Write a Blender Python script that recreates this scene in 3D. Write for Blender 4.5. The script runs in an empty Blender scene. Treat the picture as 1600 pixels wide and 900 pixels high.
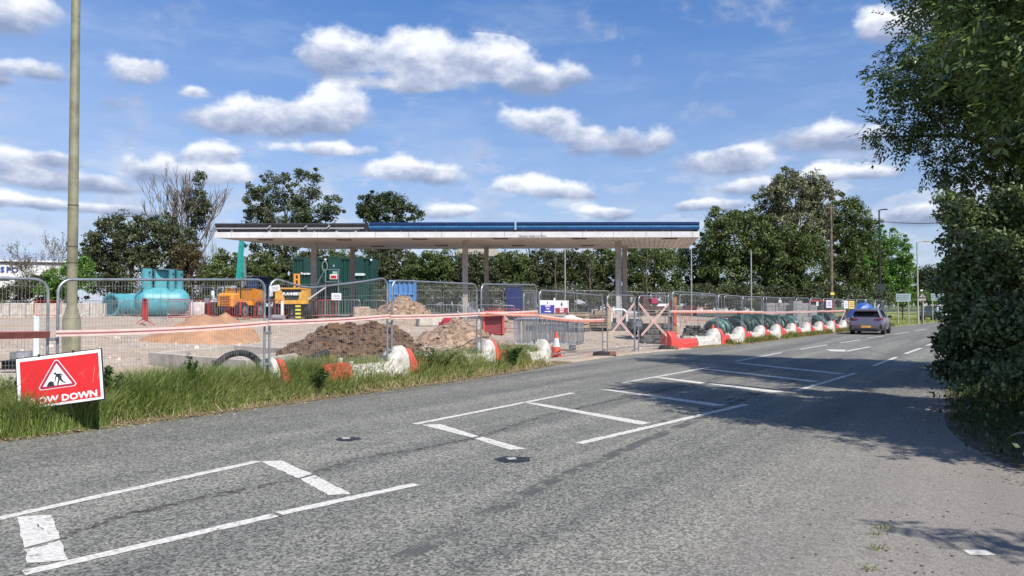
import bpy, bmesh, math, random
import numpy as np
from mathutils import Vector, Matrix, noise as mnoise

# ------------------------------------------------------------------ camera
scene = bpy.context.scene
col = scene.collection
R = math.radians
F = 1208.0            # focal length in pixels of the 1600 wide photograph
HC = 1.62             # camera height
PITCH = math.atan(28.0 / F)
cam_d = bpy.data.cameras.new("camera")
cam_d.sensor_width = 36.0
cam_d.lens = 36.0 * F / 1600.0
cam_d.clip_start = 0.05
cam_d.clip_end = 6000.0
cam = bpy.data.objects.new("camera", cam_d)
cam.location = (0, 0, HC)
cam.rotation_euler = (math.pi / 2 + PITCH, 0, 0)
col.objects.link(cam)
scene.camera = cam

# ------------------------------------------------------------------ light and exposure
SUN_EL = R(49)
SUN_H = Vector((0.60, -0.80, 0)).normalized()
SUN_DIR = (SUN_H * math.cos(SUN_EL) + Vector((0, 0, math.sin(SUN_EL)))).normalized()
sd = bpy.data.lights.new("sun", 'SUN')
sd.energy = 5.0
sd.angle = R(0.53)
sd.color = (1.0, 0.955, 0.88)
sun = bpy.data.objects.new("sun", sd)
sun.rotation_euler = SUN_DIR.to_track_quat('Z', 'Y').to_euler()
sun.location = (20, -30, 60)
col.objects.link(sun)
scene.view_settings.view_transform = 'Standard'
scene.view_settings.look = 'None'
scene.view_settings.gamma = 1.0
scene.view_settings.use_curve_mapping = False
scene.view_settings.exposure = 0.30
scene.render.engine = 'CYCLES'
scene.cycles.max_bounces = 5
scene.cycles.diffuse_bounces = 2
scene.cycles.glossy_bounces = 2
scene.cycles.transmission_bounces = 3
scene.cycles.transparent_max_bounces = 8
scene.cycles.use_denoising = True


def pix_dir(px, py):
    x, y, z = (px - 800.0) / F, 1.0, (450.0 - py) / F
    c, s = math.cos(PITCH), math.sin(PITCH)
    return Vector((x, y * c - z * s, y * s + z * c))


def az_el(px, py):
    d = pix_dir(px, py).normalized()
    return math.degrees(math.atan2(d.x, d.y)), math.degrees(math.asin(d.z))


# ------------------------------------------------------------------ world: sky and clouds
world = bpy.data.worlds.new("World")
scene.world = world
world.use_nodes = True
wn, wl = world.node_tree.nodes, world.node_tree.links
wn.clear()
try:
    world.cycles.sampling_method = 'MANUAL'
    world.cycles.sample_map_resolution = 256
except Exception:
    pass


def wnode(t, **kw):
    n = wn.new(t)
    for k, v in kw.items():
        setattr(n, k, v)
    return n


def wmath(op, a, b=None, c=None, clamp=False):
    n = wn.new('ShaderNodeMath')
    n.operation = op
    n.use_clamp = clamp
    for i, s in enumerate((a, b, c)):
        if s is None:
            continue
        if isinstance(s, (int, float)):
            n.inputs[i].default_value = s
        else:
            wl.new(s, n.inputs[i])
    return n.outputs[0]


def wvec(op, a, b=None, c=None):
    n = wn.new('ShaderNodeVectorMath')
    n.operation = op
    for i, s in enumerate((a, b, c)):
        if s is None:
            continue
        if isinstance(s, (tuple, list)):
            n.inputs[i].default_value = s
        else:
            wl.new(s, n.inputs[i])
    return n.outputs['Value'] if op == 'LENGTH' else n.outputs['Vector']


SKY_K = 0.070
tc = wnode('ShaderNodeTexCoord')
direc = wvec('NORMALIZE', tc.outputs['Generated'])
sx = wnode('ShaderNodeSeparateXYZ')
wl.new(direc, sx.inputs[0])
az = wmath('MULTIPLY', wmath('ARCTAN2', sx.outputs[0], sx.outputs[1]), 57.29578)
el = wmath('MULTIPLY', wmath('ARCSINE', sx.outputs[2]), 57.29578)


def wnoise(scale, detail, rough, vec=None, stretch=None):
    v = vec or direc
    if stretch:
        v = wvec('MULTIPLY', v, stretch)
    n = wnode('ShaderNodeTexNoise')
    n.inputs['Scale'].default_value = scale
    n.inputs['Detail'].default_value = detail
    n.inputs['Roughness'].default_value = rough
    wl.new(v, n.inputs['Vector'])
    return n


n_edge = wnoise(15.0, 8.0, 0.58, stretch=(1, 1, 1.35))
n_warp = wnoise(9.0, 3.0, 0.5)
n_shade = wnoise(26.0, 5.0, 0.6, stretch=(1, 1, 1.6))
n_wisp = wnoise(6.0, 6.0, 0.65, stretch=(1, 1, 4.0))
n_low = wnoise(15.0, 6.0, 0.55, stretch=(1, 1, 2.4))
cx = wnode('ShaderNodeCombineXYZ')
wl.new(az, cx.inputs[0])
wl.new(el, cx.inputs[1])
warp = wvec('MULTIPLY_ADD', n_warp.outputs['Color'], (4.0, 2.0, 0.0), (-2.0, -1.0, 0.0))
pos = wvec('ADD', cx.outputs[0], warp)

# cumulus lobes: centre and radii read off the photograph, kept as directions in the sky
LOBES = [
    (545, 96, 92, 50), (640, 98, 110, 52), (735, 112, 105, 46), (640, 138, 120, 26), (850, 128, 82, 30), (903, 118, 34, 34),
    (215, 119, 62, 30),
    (420, 190, 122, 46), (505, 186, 92, 50), (365, 196, 76, 32), (505, 240, 90, 18),
    (850, 196, 76, 34), (968, 228, 86, 34), (1020, 222, 36, 30), (920, 214, 50, 22),
    (1135, 258, 90, 30), (1155, 243, 52, 24),
    (1300, 218, 86, 34), (1378, 50, 62, 34), (1430, 40, 60, 30),
    (660, 276, 92, 27), (850, 300, 86, 25), (900, 306, 50, 18),
    (15, 26, 66, 56), (0, 118, 46, 26),
    (20, 255, 100, 34), (90, 286, 100, 26), (250, 268, 66, 34), (345, 280, 70, 30), (160, 290, 90, 24), (90, 250, 40, 20), (60, 110, 60, 22), (330, 245, 60, 20),
    (1180, 294, 76, 20), (1290, 276, 40, 20), (1352, 274, 50, 16), (1440, 340, 90, 26),
    (1100, 322, 60, 14), (960, 335, 60, 16), (700, 336, 60, 14), (30, 320, 110, 16), (170, 330, 90, 16), (310, 150, 42, 18),
]
PXDEG = 57.29578 / F
lobes = []
for (lx, ly, rx, ry) in LOBES:
    a, e = az_el(lx, ly)
    ca = 1.0 / (1.0 + ((lx - 800) / F) ** 2) ** 0.5
    lobes.append((a, e, rx * PXDEG * ca * ca, ry * PXDEG * ca))
rnd = random.Random(5)
for k in range(18):                       # the same kind of sky goes on all round
    a = rnd.uniform(42, 318)
    if a > 180:
        a -= 360
    e = rnd.uniform(4, 40)
    w = rnd.uniform(3, 6) * (0.6 + e / 30)
    lobes.append((a, e, w, w * rnd.uniform(.32, .45)))
    lobes.append((a + w * .8, e - .2 * w, w * .7, w * .25))
for k in range(7):
    a, e = rnd.uniform(-36, 36), rnd.uniform(27, 60)
    lobes.append((a, e, 7, 2.4))
dens = wmath('ADD', 0.0, 0.0)
acc_y = wmath('ADD', 0.0, 0.0)
acc_w = wmath('ADD', 0.001, 0.0)
for (a, e, rx, ry) in lobes:
    v = wvec('MULTIPLY_ADD', pos, (1 / rx, 1 / ry, 0), (-a / rx, -e / ry, 0))
    v2 = wvec('MINIMUM', v, wvec('MULTIPLY', v, (1.0, 1.7, 1.0)))
    w = wmath('SUBTRACT', 1.32, wvec('LENGTH', v2), clamp=True)
    yy = wmath('MAXIMUM', wmath('MULTIPLY_ADD', el, 1 / ry, -e / ry), -1.3)
    acc_y = wmath('MULTIPLY_ADD', w, wmath('MINIMUM', yy, 1.5), acc_y)
    acc_w = wmath('ADD', acc_w, w)
    dens = wmath('SMOOTH_MAX', dens, w, 0.18)
yl = wmath('DIVIDE', acc_y, acc_w)
d1 = wmath('MULTIPLY_ADD', wmath('SUBTRACT', n_edge.outputs['Fac'], 0.5), 2.0, dens)
al = wnode('ShaderNodeMapRange', interpolation_type='SMOOTHSTEP')
wl.new(d1, al.inputs['Value'])
al.inputs['From Min'].default_value = 0.20
wl.new(wmath('MULTIPLY_ADD', wmath('MAXIMUM', wmath('SUBTRACT', 0.15, yl), 0.0), 0.60, 0.70), al.inputs['From Max'])
al.inputs['To Max'].default_value = 0.93
alpha = al.outputs['Result']
sh0 = wmath('MULTIPLY_ADD', yl, 1.0, 0.36)
shade = wmath('MULTIPLY_ADD', wmath('SUBTRACT', n_shade.outputs['Fac'], 0.5), 1.7, sh0)
shr = wnode('ShaderNodeValToRGB')
wl.new(shade, shr.inputs[0])
cr = shr.color_ramp
cr.elements[0].position = 0.0
cr.elements[0].color = (0.24, 0.30, 0.45, 1)
cr.elements[1].position = 1.0
cr.elements[1].color = (0.84, 0.86, 0.90, 1)
m_ = cr.elements.new(0.45)
m_.color = (0.43, 0.48, 0.62, 1)
cl = wvec('MULTIPLY', shr.outputs[0], (1 / SKY_K,) * 3)
sky = wnode('ShaderNodeTexSky', sky_type='NISHITA')
sky.sun_disc = False
sky.sun_elevation = SUN_EL
sky.sun_rotation = math.atan2(SUN_H.x, SUN_H.y)
sky.air_density = 1.0
sky.dust_density = 0.15
sky.ozone_density = 2.2
sky.altitude = 50
tintf = wnode('ShaderNodeMapRange', interpolation_type='SMOOTHSTEP')
wl.new(el, tintf.inputs['Value'])
tintf.inputs['From Min'].default_value = -1.0
tintf.inputs['From Max'].default_value = 24.0
tintf.data_type = 'FLOAT'
tmx = wnode('ShaderNodeMix', data_type='VECTOR')
wl.new(tintf.outputs['Result'], tmx.inputs['Factor'])
tmx.inputs[4].default_value = (1.00, 1.04, 1.26)
tmx.inputs[5].default_value = (0.58, 1.12, 1.72)
skyc = wvec('MULTIPLY', sky.outputs[0], tmx.outputs[1])
# thin wisps everywhere, a broken layer low over the horizon
wis = wnode('ShaderNodeMapRange', interpolation_type='SMOOTHSTEP')
wl.new(n_wisp.outputs['Fac'], wis.inputs['Value'])
wis.inputs['From Min'].default_value = 0.46
wis.inputs['From Max'].default_value = 0.80
wis.inputs['To Max'].default_value = 0.22
lowmask = wnode('ShaderNodeMapRange', interpolation_type='SMOOTHSTEP')
wl.new(el, lowmask.inputs['Value'])
lowmask.inputs['From Min'].default_value = 13.5
lowmask.inputs['From Max'].default_value = 5.0
lown = wnode('ShaderNodeMapRange', interpolation_type='SMOOTHSTEP')
wl.new(n_low.outputs['Fac'], lown.inputs['Value'])
lown.inputs['From Min'].default_value = 0.47
lown.inputs['From Max'].default_value = 0.60
low_a = wmath('MULTIPLY', wmath('MULTIPLY', lown.outputs[0], lowmask.outputs[0]), 0.75)


def wmix(fac, a, b):
    n = wnode('ShaderNodeMix', data_type='RGBA')
    wl.new(fac, n.inputs['Factor'])
    for s, i in ((a, 6), (b, 7)):
        if isinstance(s, tuple):
            n.inputs[i].default_value = s
        else:
            wl.new(s, n.inputs[i])
    return n.outputs[2]


WH = (0.50 / SKY_K, 0.58 / SKY_K, 0.74 / SKY_K, 1)
veil = wnode('ShaderNodeMapRange')
wl.new(el, veil.inputs['Value'])
veil.inputs['From Min'].default_value = 23.0
veil.inputs['From Max'].default_value = 1.0
veil.inputs['To Min'].default_value = 0.05
veil.inputs['To Max'].default_value = 0.46
vleft = wnode('ShaderNodeMapRange', interpolation_type='SMOOTHSTEP')
wl.new(az, vleft.inputs['Value'])
vleft.inputs['From Min'].default_value = -8.0
vleft.inputs['From Max'].default_value = -40.0
vleft.inputs['To Max'].default_value = 0.26
vamt = wmath('ADD', veil.outputs[0], wmath('MULTIPLY', vleft.outputs[0], wmath('SUBTRACT', 1.0, wmath('MULTIPLY', wmath('ABSOLUTE', el), 0.025), clamp=True)))
vamt = wmath('MULTIPLY', vamt, wmath('MULTIPLY_ADD', n_wisp.outputs['Fac'], 1.2, 0.4), clamp=True)
c1 = wmix(wis.outputs[0], wmix(vamt, skyc, (0.50 / SKY_K, 0.58 / SKY_K, 0.76 / SKY_K, 1)), WH)
lowc = wnode('ShaderNodeValToRGB')
wl.new(n_edge.outputs['Fac'], lowc.inputs[0])
lowc.color_ramp.elements[0].position = 0.35
lowc.color_ramp.elements[0].color = (0.36, 0.45, 0.64, 1)
lowc.color_ramp.elements[1].position = 0.62
lowc.color_ramp.elements[1].color = (0.66, 0.70, 0.78, 1)
c2 = wmix(low_a, c1, wvec('MULTIPLY', lowc.outputs[0], (1 / SKY_K,) * 3))
c3 = wmix(alpha, c2, cl)
bg = wnode('ShaderNodeBackground')
bg.inputs['Strength'].default_value = SKY_K
wl.new(c3, bg.inputs['Color'])
wo = wnode('ShaderNodeOutputWorld')
wl.new(bg.outputs[0], wo.inputs['Surface'])

# ------------------------------------------------------------------ materials
MATS = {}


def mat(name, color, rough=0.6, metal=0.0, var=0.12, scale=6.0, bump=0.0, bscale=60.0, c2=None, spec=0.5, island=0.0):
    if name in MATS:
        return MATS[name]
    m = bpy.data.materials.new(name)
    m.use_nodes = True
    nt = m.node_tree
    n, l = nt.nodes, nt.links
    b = n['Principled BSDF']
    b.inputs['Roughness'].default_value = rough
    b.inputs['Metallic'].default_value = metal
    b.inputs['Specular IOR Level'].default_value = spec
    t = n.new('ShaderNodeTexCoord')
    ns = n.new('ShaderNodeTexNoise')
    ns.inputs['Scale'].default_value = scale
    ns.inputs['Detail'].default_value = 6
    ns.inputs['Roughness'].default_value = 0.65
    l.new(t.outputs['Object'], ns.inputs['Vector'])
    cr = n.new('ShaderNodeValToRGB')
    l.new(ns.outputs['Fac'], cr.inputs[0])
    k = c2 or tuple(max(0, c * (1 - 2.2 * var)) for c in color)
    hi = tuple(min(1, c * (1 + var)) for c in color)
    e = cr.color_ramp.elements
    e[0].position, e[1].position = 0.32, 0.66
    e[0].color = (*k, 1)
    e[1].color = (*hi, 1)
    out = cr.outputs[0]
    if island > 0:
        g = n.new('ShaderNodeNewGeometry')
        mr = n.new('ShaderNodeMapRange')
        l.new(g.outputs['Random Per Island'], mr.inputs['Value'])
        mr.inputs['To Min'].default_value = 1 - island
        mr.inputs['To Max'].default_value = 1 + island
        vm = n.new('ShaderNodeVectorMath')
        vm.operation = 'SCALE'
        l.new(out, vm.inputs[0])
        l.new(mr.outputs[0], vm.inputs['Scale'])
        out = vm.outputs[0]
    l.new(out, b.inputs['Base Color'])
    if bump > 0:
        n2 = n.new('ShaderNodeTexNoise')
        n2.inputs['Scale'].default_value = bscale
        n2.inputs['Detail'].default_value = 4
        l.new(t.outputs['Object'], n2.inputs['Vector'])
        bp = n.new('ShaderNodeBump')
        bp.inputs['Strength'].default_value = bump
        bp.inputs['Distance'].default_value = 0.02
        l.new(n2.outputs['Fac'], bp.inputs['Height'])
        l.new(bp.outputs[0], b.inputs['Normal'])
    MATS[name] = m
    return m


def leaf_mat(name, dark, light, trans=0.30, rough=0.45, dry=None, spec=0.35):
    if name in MATS:
        return MATS[name]
    m = bpy.data.materials.new(name)
    m.use_nodes = True
    n, l = m.node_tree.nodes, m.node_tree.links
    b = n['Principled BSDF']
    b.inputs['Roughness'].default_value = rough
    b.inputs['Specular IOR Level'].default_value = spec
    g = n.new('ShaderNodeNewGeometry')
    cr = n.new('ShaderNodeValToRGB')
    e = cr.color_ramp.elements
    e[0].color = (*dark, 1)
    e[1].color = (*light, 1)
    if dry:
        x = e.new(0.90)
        x.color = (*light, 1)
        e[-1].color = (*dry, 1)
        e[-1].position = 0.97
    t = n.new('ShaderNodeTexCoord')
    ns = n.new('ShaderNodeTexNoise')
    ns.inputs['Scale'].default_value = 0.9
    ns.inputs['Detail'].default_value = 2
    l.new(t.outputs['Object'], ns.inputs['Vector'])
    ad = n.new('ShaderNodeMath')
    ad.operation = 'MULTIPLY_ADD'
    l.new(ns.outputs['Fac'], ad.inputs[0])
    ad.inputs[1].default_value = 1.2
    ad.inputs[2].default_value = -0.60
    ad2 = n.new('ShaderNodeMath')
    ad2.operation = 'ADD'
    l.new(ad.outputs[0], ad2.inputs[0])
    l.new(g.outputs['Random Per Island'], ad2.inputs[1])
    l.new(ad2.outputs[0], cr.inputs[0])
    l.new(cr.outputs[0], b.inputs['Base Color'])
    tr = n.new('ShaderNodeBsdfTranslucent')
    l.new(cr.outputs[0], tr.inputs['Color'])
    mx = n.new('ShaderNodeMixShader')
    mx.inputs[0].default_value = trans
    l.new(b.outputs[0], mx.inputs[1])
    l.new(tr.outputs[0], mx.inputs[2])
    l.new(mx.outputs[0], n['Material Output'].inputs['Surface'])
    MATS[name] = m
    return m


def glass_mat(name, tint):
    return mat(name, tint, rough=0.06, var=0.05, spec=0.9)


STEEL = mat('galvanised steel', (0.42, 0.44, 0.46), rough=0.42, metal=0.75, var=0.16, scale=5, spec=0.5)
WIRE = mat('galvanised wire', (0.30, 0.30, 0.30), rough=0.6, metal=0.3, var=0.1)
TAPE_BROWN = mat('dark red tape', (0.13, 0.035, 0.03), rough=0.6, var=0.2)
STEEL_DIRTY = mat('dirty galvanised steel', (0.30, 0.31, 0.31), rough=0.55, metal=0.5, var=0.25, scale=4)
RED_PAINT = mat('red barrier paint', (0.50, 0.05, 0.05), rough=0.5, var=0.2)
RED_PLASTIC = mat('red plastic', (0.60, 0.05, 0.042), rough=0.5, var=0.16, scale=4, c2=(0.50, 0.08, 0.06))
ORANGE_PLASTIC = mat('faded orange red plastic', (0.62, 0.10, 0.065), rough=0.55, var=0.16, scale=4)
WHITE_PLASTIC = mat('dirty white plastic', (0.60, 0.58, 0.53), rough=0.55, var=0.10, scale=7, c2=(0.36, 0.33, 0.27))
WHITE_PAINT = mat('white paint', (0.70, 0.78, 0.76), rough=0.55, var=0.06)
BLACK_RUBBER = mat('black rubber', (0.025, 0.025, 0.027), rough=0.7, var=0.25, scale=9)
BLACK = mat('black painted', (0.02, 0.02, 0.022), rough=0.5, var=0.2)
CONCRETE = mat('pale concrete', (0.52, 0.47, 0.40), rough=0.9, var=0.16, scale=3, bump=0.3)
CONCRETE_DARK = mat('grey concrete', (0.30, 0.30, 0.29), rough=0.9, var=0.2, scale=3, bump=0.3)
TIMBER = mat('weathered timber', (0.36, 0.26, 0.17), rough=0.8, var=0.25, scale=7, bump=0.3)
TIMBER_ORANGE = mat('orange timber', (0.42, 0.20, 0.07), rough=0.8, var=0.25, scale=7)
BROWN_STEEL = mat('rusty brown steel', (0.10, 0.055, 0.042), rough=0.75, var=0.35, scale=6, c2=(0.05, 0.03, 0.028))
TEAL = mat('teal glassfibre', (0.085, 0.34, 0.39), rough=0.45, var=0.10, scale=2)
TEAL_MACHINE = mat('teal machine paint', (0.03, 0.34, 0.30), rough=0.4, var=0.12)
TEAL_END = mat('shaded tank end', (0.12, 0.20, 0.26), rough=0.6, var=0.15, scale=2)  # dark grey is the shade on the tank end, put into the colour
ORANGE_MACHINE = mat('amber machine paint', (0.78, 0.30, 0.03), rough=0.42, var=0.12)
YELLOW_MACHINE = mat('yellow machine paint', (0.72, 0.36, 0.05), rough=0.45, var=0.15)
GREEN_CONT = mat('container green', (0.008, 0.052, 0.040), rough=0.5, var=0.14, scale=2)
BLUE_SKIP = mat('pale blue steel', (0.10, 0.28, 0.60), rough=0.5, var=0.14, scale=2)
NAVY = mat('navy panel', (0.015, 0.03, 0.15), rough=0.5, var=0.2)
BLUE_FASCIA = mat('blue fascia metal', (0.03, 0.16, 0.34), rough=0.35, var=0.14, scale=1.5)
BLUE_DARK = mat('dark blue fascia metal', (0.008, 0.032, 0.12), rough=0.4, var=0.2)
GREY_FASCIA = mat('dark grey fascia metal', (0.055, 0.06, 0.07), rough=0.5, var=0.2)
WHITE_FASCIA = mat('white fascia metal', (0.66, 0.66, 0.66), rough=0.5, var=0.06, scale=1.2, c2=(0.55, 0.54, 0.53))
SOFFIT = mat('soffit board', (0.62, 0.57, 0.54), rough=0.7, var=0.10, scale=0.8)
COLUMN = mat('column cladding', (0.36, 0.33, 0.30), rough=0.6, var=0.12, scale=2)
SAND = mat('orange sand', (0.42, 0.23, 0.13), rough=0.95, var=0.14, scale=2.5, bump=0.5, bscale=22)
SOIL = mat('brown soil', (0.15, 0.088, 0.052), rough=0.95, var=0.30, scale=4, bump=0.9, bscale=16, c2=(0.055, 0.033, 0.022))
SOIL_DRY = mat('dry soil', (0.38, 0.26, 0.175), rough=0.95, var=0.28, scale=5, bump=0.8, bscale=20, c2=(0.12, 0.075, 0.048))
BARK = mat('grey brown bark', (0.13, 0.105, 0.08), rough=0.9, var=0.3, scale=5, bump=0.5)
BARK_PALE = mat('pale dead bark', (0.27, 0.235, 0.20), rough=0.9, var=0.3, scale=5)
POST_GREEN = mat('olive column paint', (0.25, 0.24, 0.15), rough=0.55, var=0.18, scale=3, c2=(0.15, 0.14, 0.09))
RED_SIGN = mat('red sign face', (0.58, 0.018, 0.016), rough=0.35, var=0.05, scale=3)
SIGN_RIM = mat('dark red sign rim', (0.36, 0.02, 0.045), rough=0.4, var=0.05)
SIGN_WHITE = mat('white sign sheet', (0.80, 0.78, 0.78), rough=0.4, var=0.05)
SIGN_BLUE = mat('blue sign sheet', (0.06, 0.05, 0.36), rough=0.4, var=0.05)
SIGN_MAROON = mat('dull red sign sheet', (0.38, 0.04, 0.06), rough=0.4, var=0.05)
SIGN_GREY = mat('grey green sign sheet', (0.32, 0.39, 0.38), rough=0.5, var=0.10)
SIGN_YELLOW = mat('yellow sign sheet', (0.75, 0.58, 0.12), rough=0.5, var=0.08)
TAPE_PINK = mat('red tape', (0.36, 0.13, 0.12), rough=0.5, var=0.12, scale=2)
TAPE_WHITE = mat('white tape', (0.78, 0.56, 0.51), rough=0.5, var=0.08)
TAPE_ORANGE = mat('orange tape', (0.62, 0.24, 0.16), rough=0.5, var=0.1)
CAR_PAINT = mat('mauve grey car paint', (0.22, 0.20, 0.24), rough=0.25, metal=0.55, var=0.04, scale=2)
GLASS_DARK = glass_mat('dark car glass', (0.012, 0.013, 0.018))
GLASS_BLUE = glass_mat('blue cab glass', (0.03, 0.07, 0.17))
TAIL_RED = mat('tail lamp red', (0.16, 0.010, 0.022), rough=0.15, var=0.1)
PLATE_YELLOW = mat('yellow number plate', (0.75, 0.42, 0.10), rough=0.4, var=0.05)
ALLOY = mat('alloy wheel', (0.30, 0.30, 0.31), rough=0.35, metal=0.8, var=0.1)
NET_GREEN = mat('dark green netting', (0.018, 0.065, 0.052), rough=0.5, var=0.3, scale=9, c2=(0.008, 0.02, 0.018))
PIPE_GREEN = mat('pale green film', (0.13, 0.26, 0.22), rough=0.35, var=0.25, scale=7)
BLUE_TARP = mat('blue tarpaulin', (0.01, 0.14, 0.62), rough=0.4, var=0.2, scale=3)
HAZARD_Y = mat('hazard yellow', (0.72, 0.66, 0.05), rough=0.5, var=0.1)
STONE_DARK = mat('dark rubble', (0.12, 0.115, 0.11), rough=0.9, var=0.3, scale=8, bump=0.5)
WALL_WHITE = mat('pale clad wall', (0.62, 0.62, 0.60), rough=0.7, var=0.10, scale=0.6)
BAG_WHITE = mat('white bulk bag', (0.66, 0.62, 0.60), rough=0.8, var=0.15, scale=3, bump=0.6, bscale=6)
LITTER = mat('dry leaf litter', (0.34, 0.25, 0.17), rough=0.9, var=0.3, scale=10, island=0.5)


# ------------------------------------------------------------------ mesh builder
class MB:
    def __init__(self):
        self.v, self.f = [], []

    def add(self, vs, fs):
        o = len(self.v)
        self.v += [tuple(p) for p in vs]
        self.f += [tuple(i + o for i in q) for q in fs]
        return self

    def box(self, c, s, rz=0.0, top=(1, 1), rx=0.0, ry=0.0, ch=0.0):
        """centre, size; top = scale of the upper face; ch = chamfer of the edges."""
        hx, hy, hz = s[0] / 2, s[1] / 2, s[2] / 2
        M = Matrix.Translation(Vector(c)) @ Matrix.Rotation(rz, 4, 'Z') @ Matrix.Rotation(ry, 4, 'Y') @ Matrix.Rotation(rx, 4, 'X')
        if ch <= 0:
            vs = [(-hx, -hy, -hz), (hx, -hy, -hz), (hx, hy, -hz), (-hx, hy, -hz),
                  (-hx * top[0], -hy * top[1], hz), (hx * top[0], -hy * top[1], hz), (hx * top[0], hy * top[1], hz), (-hx * top[0], hy * top[1], hz)]
            fs = [(3, 2, 1, 0), (4, 5, 6, 7), (0, 1, 5, 4), (1, 2, 6, 5), (2, 3, 7, 6), (3, 0, 4, 7)]
        else:
            def ring(z, ix, iy, k):
                a, b_ = hx * ix, hy * iy
                q = ch
                return [(-a + q * k, -b_, z), (a - q * k, -b_, z), (a, -b_ + q * k, z), (a, b_ - q * k, z), (a - q * k, b_, z), (-a + q * k, b_, z), (-a, b_ - q * k, z), (-a, -b_ + q * k, z)]
            tx, ty = top
            r0 = [(x * (hx - ch) / hx, y * (hy - ch) / hy, z) for x, y, z in ring(-hz, 1, 1, 1)]
            r1 = ring(-hz + ch, 1, 1, 1)
            r2 = ring(hz - ch, tx, ty, 1)
            r3 = [(x * (hx - ch) / hx, y * (hy - ch) / hy, z) for x, y, z in ring(hz, tx, ty, 1)]
            vs = r0 + r1 + r2 + r3
            fs = [tuple(range(7, -1, -1)), tuple(range(24, 32))]
            for k in range(3):
                for i in range(8):
                    j = (i + 1) % 8
                    fs.append((k * 8 + i, k * 8 + j, k * 8 + 8 + j, k * 8 + 8 + i))
        return self.add([M @ Vector(p) for p in vs], fs)

    def beam(self, p, q, w, h=None):
        p, q = Vector(p), Vector(q)
        h = h or w
        d = (q - p)
        L = d.length
        if L < 1e-6:
            return self
        d.normalize()
        up = Vector((0, 0, 1)) if abs(d.z) < 0.95 else Vector((0, 1, 0))
        a = d.cross(up).normalized()
        b = a.cross(d).normalized()
        vs = []
        for o in (p, q):
            for (i, j) in ((-1, -1), (1, -1), (1, 1), (-1, 1)):
                vs.append(o + a * (w / 2 * i) + b * (h / 2 * j))
        return self.add(vs, [(0, 1, 2, 3), (7, 6, 5, 4), (0, 4, 5, 1), (1, 5, 6, 2), (2, 6, 7, 3), (3, 7, 4, 0)])

    def tube(self, pts, r, n=8, closed=False):
        pts = [Vector(p) for p in pts]
        m = len(pts)
        rs = r if isinstance(r, (list, tuple)) else [r] * m
        vs, fs = [], []
        a = None
        for i, p in enumerate(pts):
            if closed:
                d = pts[(i + 1) % m] - pts[i - 1]
            else:
                d = pts[min(i + 1, m - 1)] - pts[max(i - 1, 0)]
            d.normalize()
            if a is None:
                up = Vector((0, 0, 1)) if abs(d.z) < 0.9 else Vector((0, 1, 0))
                a = d.cross(up).normalized()
            else:
                a = (a - d * a.dot(d))
                if a.length < 1e-5:
                    a = d.cross(Vector((0.3, 0.5, 0.8)))
                a.normalize()
            b = d.cross(a)
            for k in range(n):
                t = 2 * math.pi * k / n
                vs.append(p + (a * math.cos(t) + b * math.sin(t)) * rs[i])
        rng = m if closed else m - 1
        for i in range(rng):
            j = (i + 1) % m
            for k in range(n):
                k2 = (k + 1) % n
                fs.append((i * n + k, i * n + k2, j * n + k2, j * n + k))
        if not closed:
            fs.append(tuple(range(n - 1, -1, -1)))
            fs.append(tuple(range((m - 1) * n, m * n)))
        return self.add(vs, fs)

    def lathe(self, prof, n=20, c=(0, 0, 0), M=None):
        """prof: (r, z) from bottom to top, turned about z through c; M: extra matrix."""
        vs, fs = [], []
        M = M or Matrix.Translation(Vector(c))
        for (r, z) in prof:
            for k in range(n):
                t = 2 * math.pi * k / n
                vs.append(M @ Vector((r * math.cos(t), r * math.sin(t), z)))
        for i in range(len(prof) - 1):
            for k in range(n):
                k2 = (k + 1) % n
                fs.append((i * n + k, i * n + k2, (i + 1) * n + k2, (i + 1) * n + k))
        fs.append(tuple(range(n - 1, -1, -1)))
        o = (len(prof) - 1) * n
        fs.append(tuple(range(o, o + n)))
        return self.add(vs, fs)

    def prism(self, poly, z0, z1, M=None):
        """polygon in local xy extruded z0..z1."""
        n = len(poly)
        M = M or Matrix()
        vs = [M @ Vector((x, y, z0)) for x, y in poly] + [M @ Vector((x, y, z1)) for x, y in poly]
        fs = [tuple(range(n - 1, -1, -1)), tuple(range(n, 2 * n))]
        for i in range(n):
            j = (i + 1) % n
            fs.append((i, j, n + j, n + i))
        return self.add(vs, fs)

    def loft(self, rings, cap=True):
        n = len(rings[0])
        vs = [p for r in rings for p in r]
        fs = []
        for i in range(len(rings) - 1):
            for k in range(n):
                k2 = (k + 1) % n
                fs.append((i * n + k, i * n + k2, (i + 1) * n + k2, (i + 1) * n + k))
        if cap:
            fs.append(tuple(range(n - 1, -1, -1)))
            fs.append(tuple(range((len(rings) - 1) * n, len(rings) * n)))
        return self.add(vs, fs)

    def build(self, name, m, parent=None, smooth=0, loc=None, rot=None, kind=None):
        me = bpy.data.meshes.new(name)
        me.from_pydata(self.v, [], self.f)
        me.materials.append(m)
        me.update()
        bm = bmesh.new()
        bm.from_mesh(me)
        bmesh.ops.recalc_face_normals(bm, faces=bm.faces)
        bm.to_mesh(me)
        bm.free()
        if smooth:
            me.shade_smooth()
            me.set_sharp_from_angle(angle=R(smooth))
        return link(name, me, parent, loc, rot, kind)


def link(name, me, parent=None, loc=None, rot=None, kind=None):
    o = bpy.data.objects.new(name, me)
    col.objects.link(o)
    if parent is not None:
        o.parent = parent
    if loc is not None:
        o.location = loc
    if rot is not None:
        o.rotation_euler = rot
    if kind:
        o['kind'] = kind
    return o


def tag(o, label, cat, group=None):
    o['label'] = label
    o['category'] = cat
    if group:
        o['group'] = group
    return o


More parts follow.
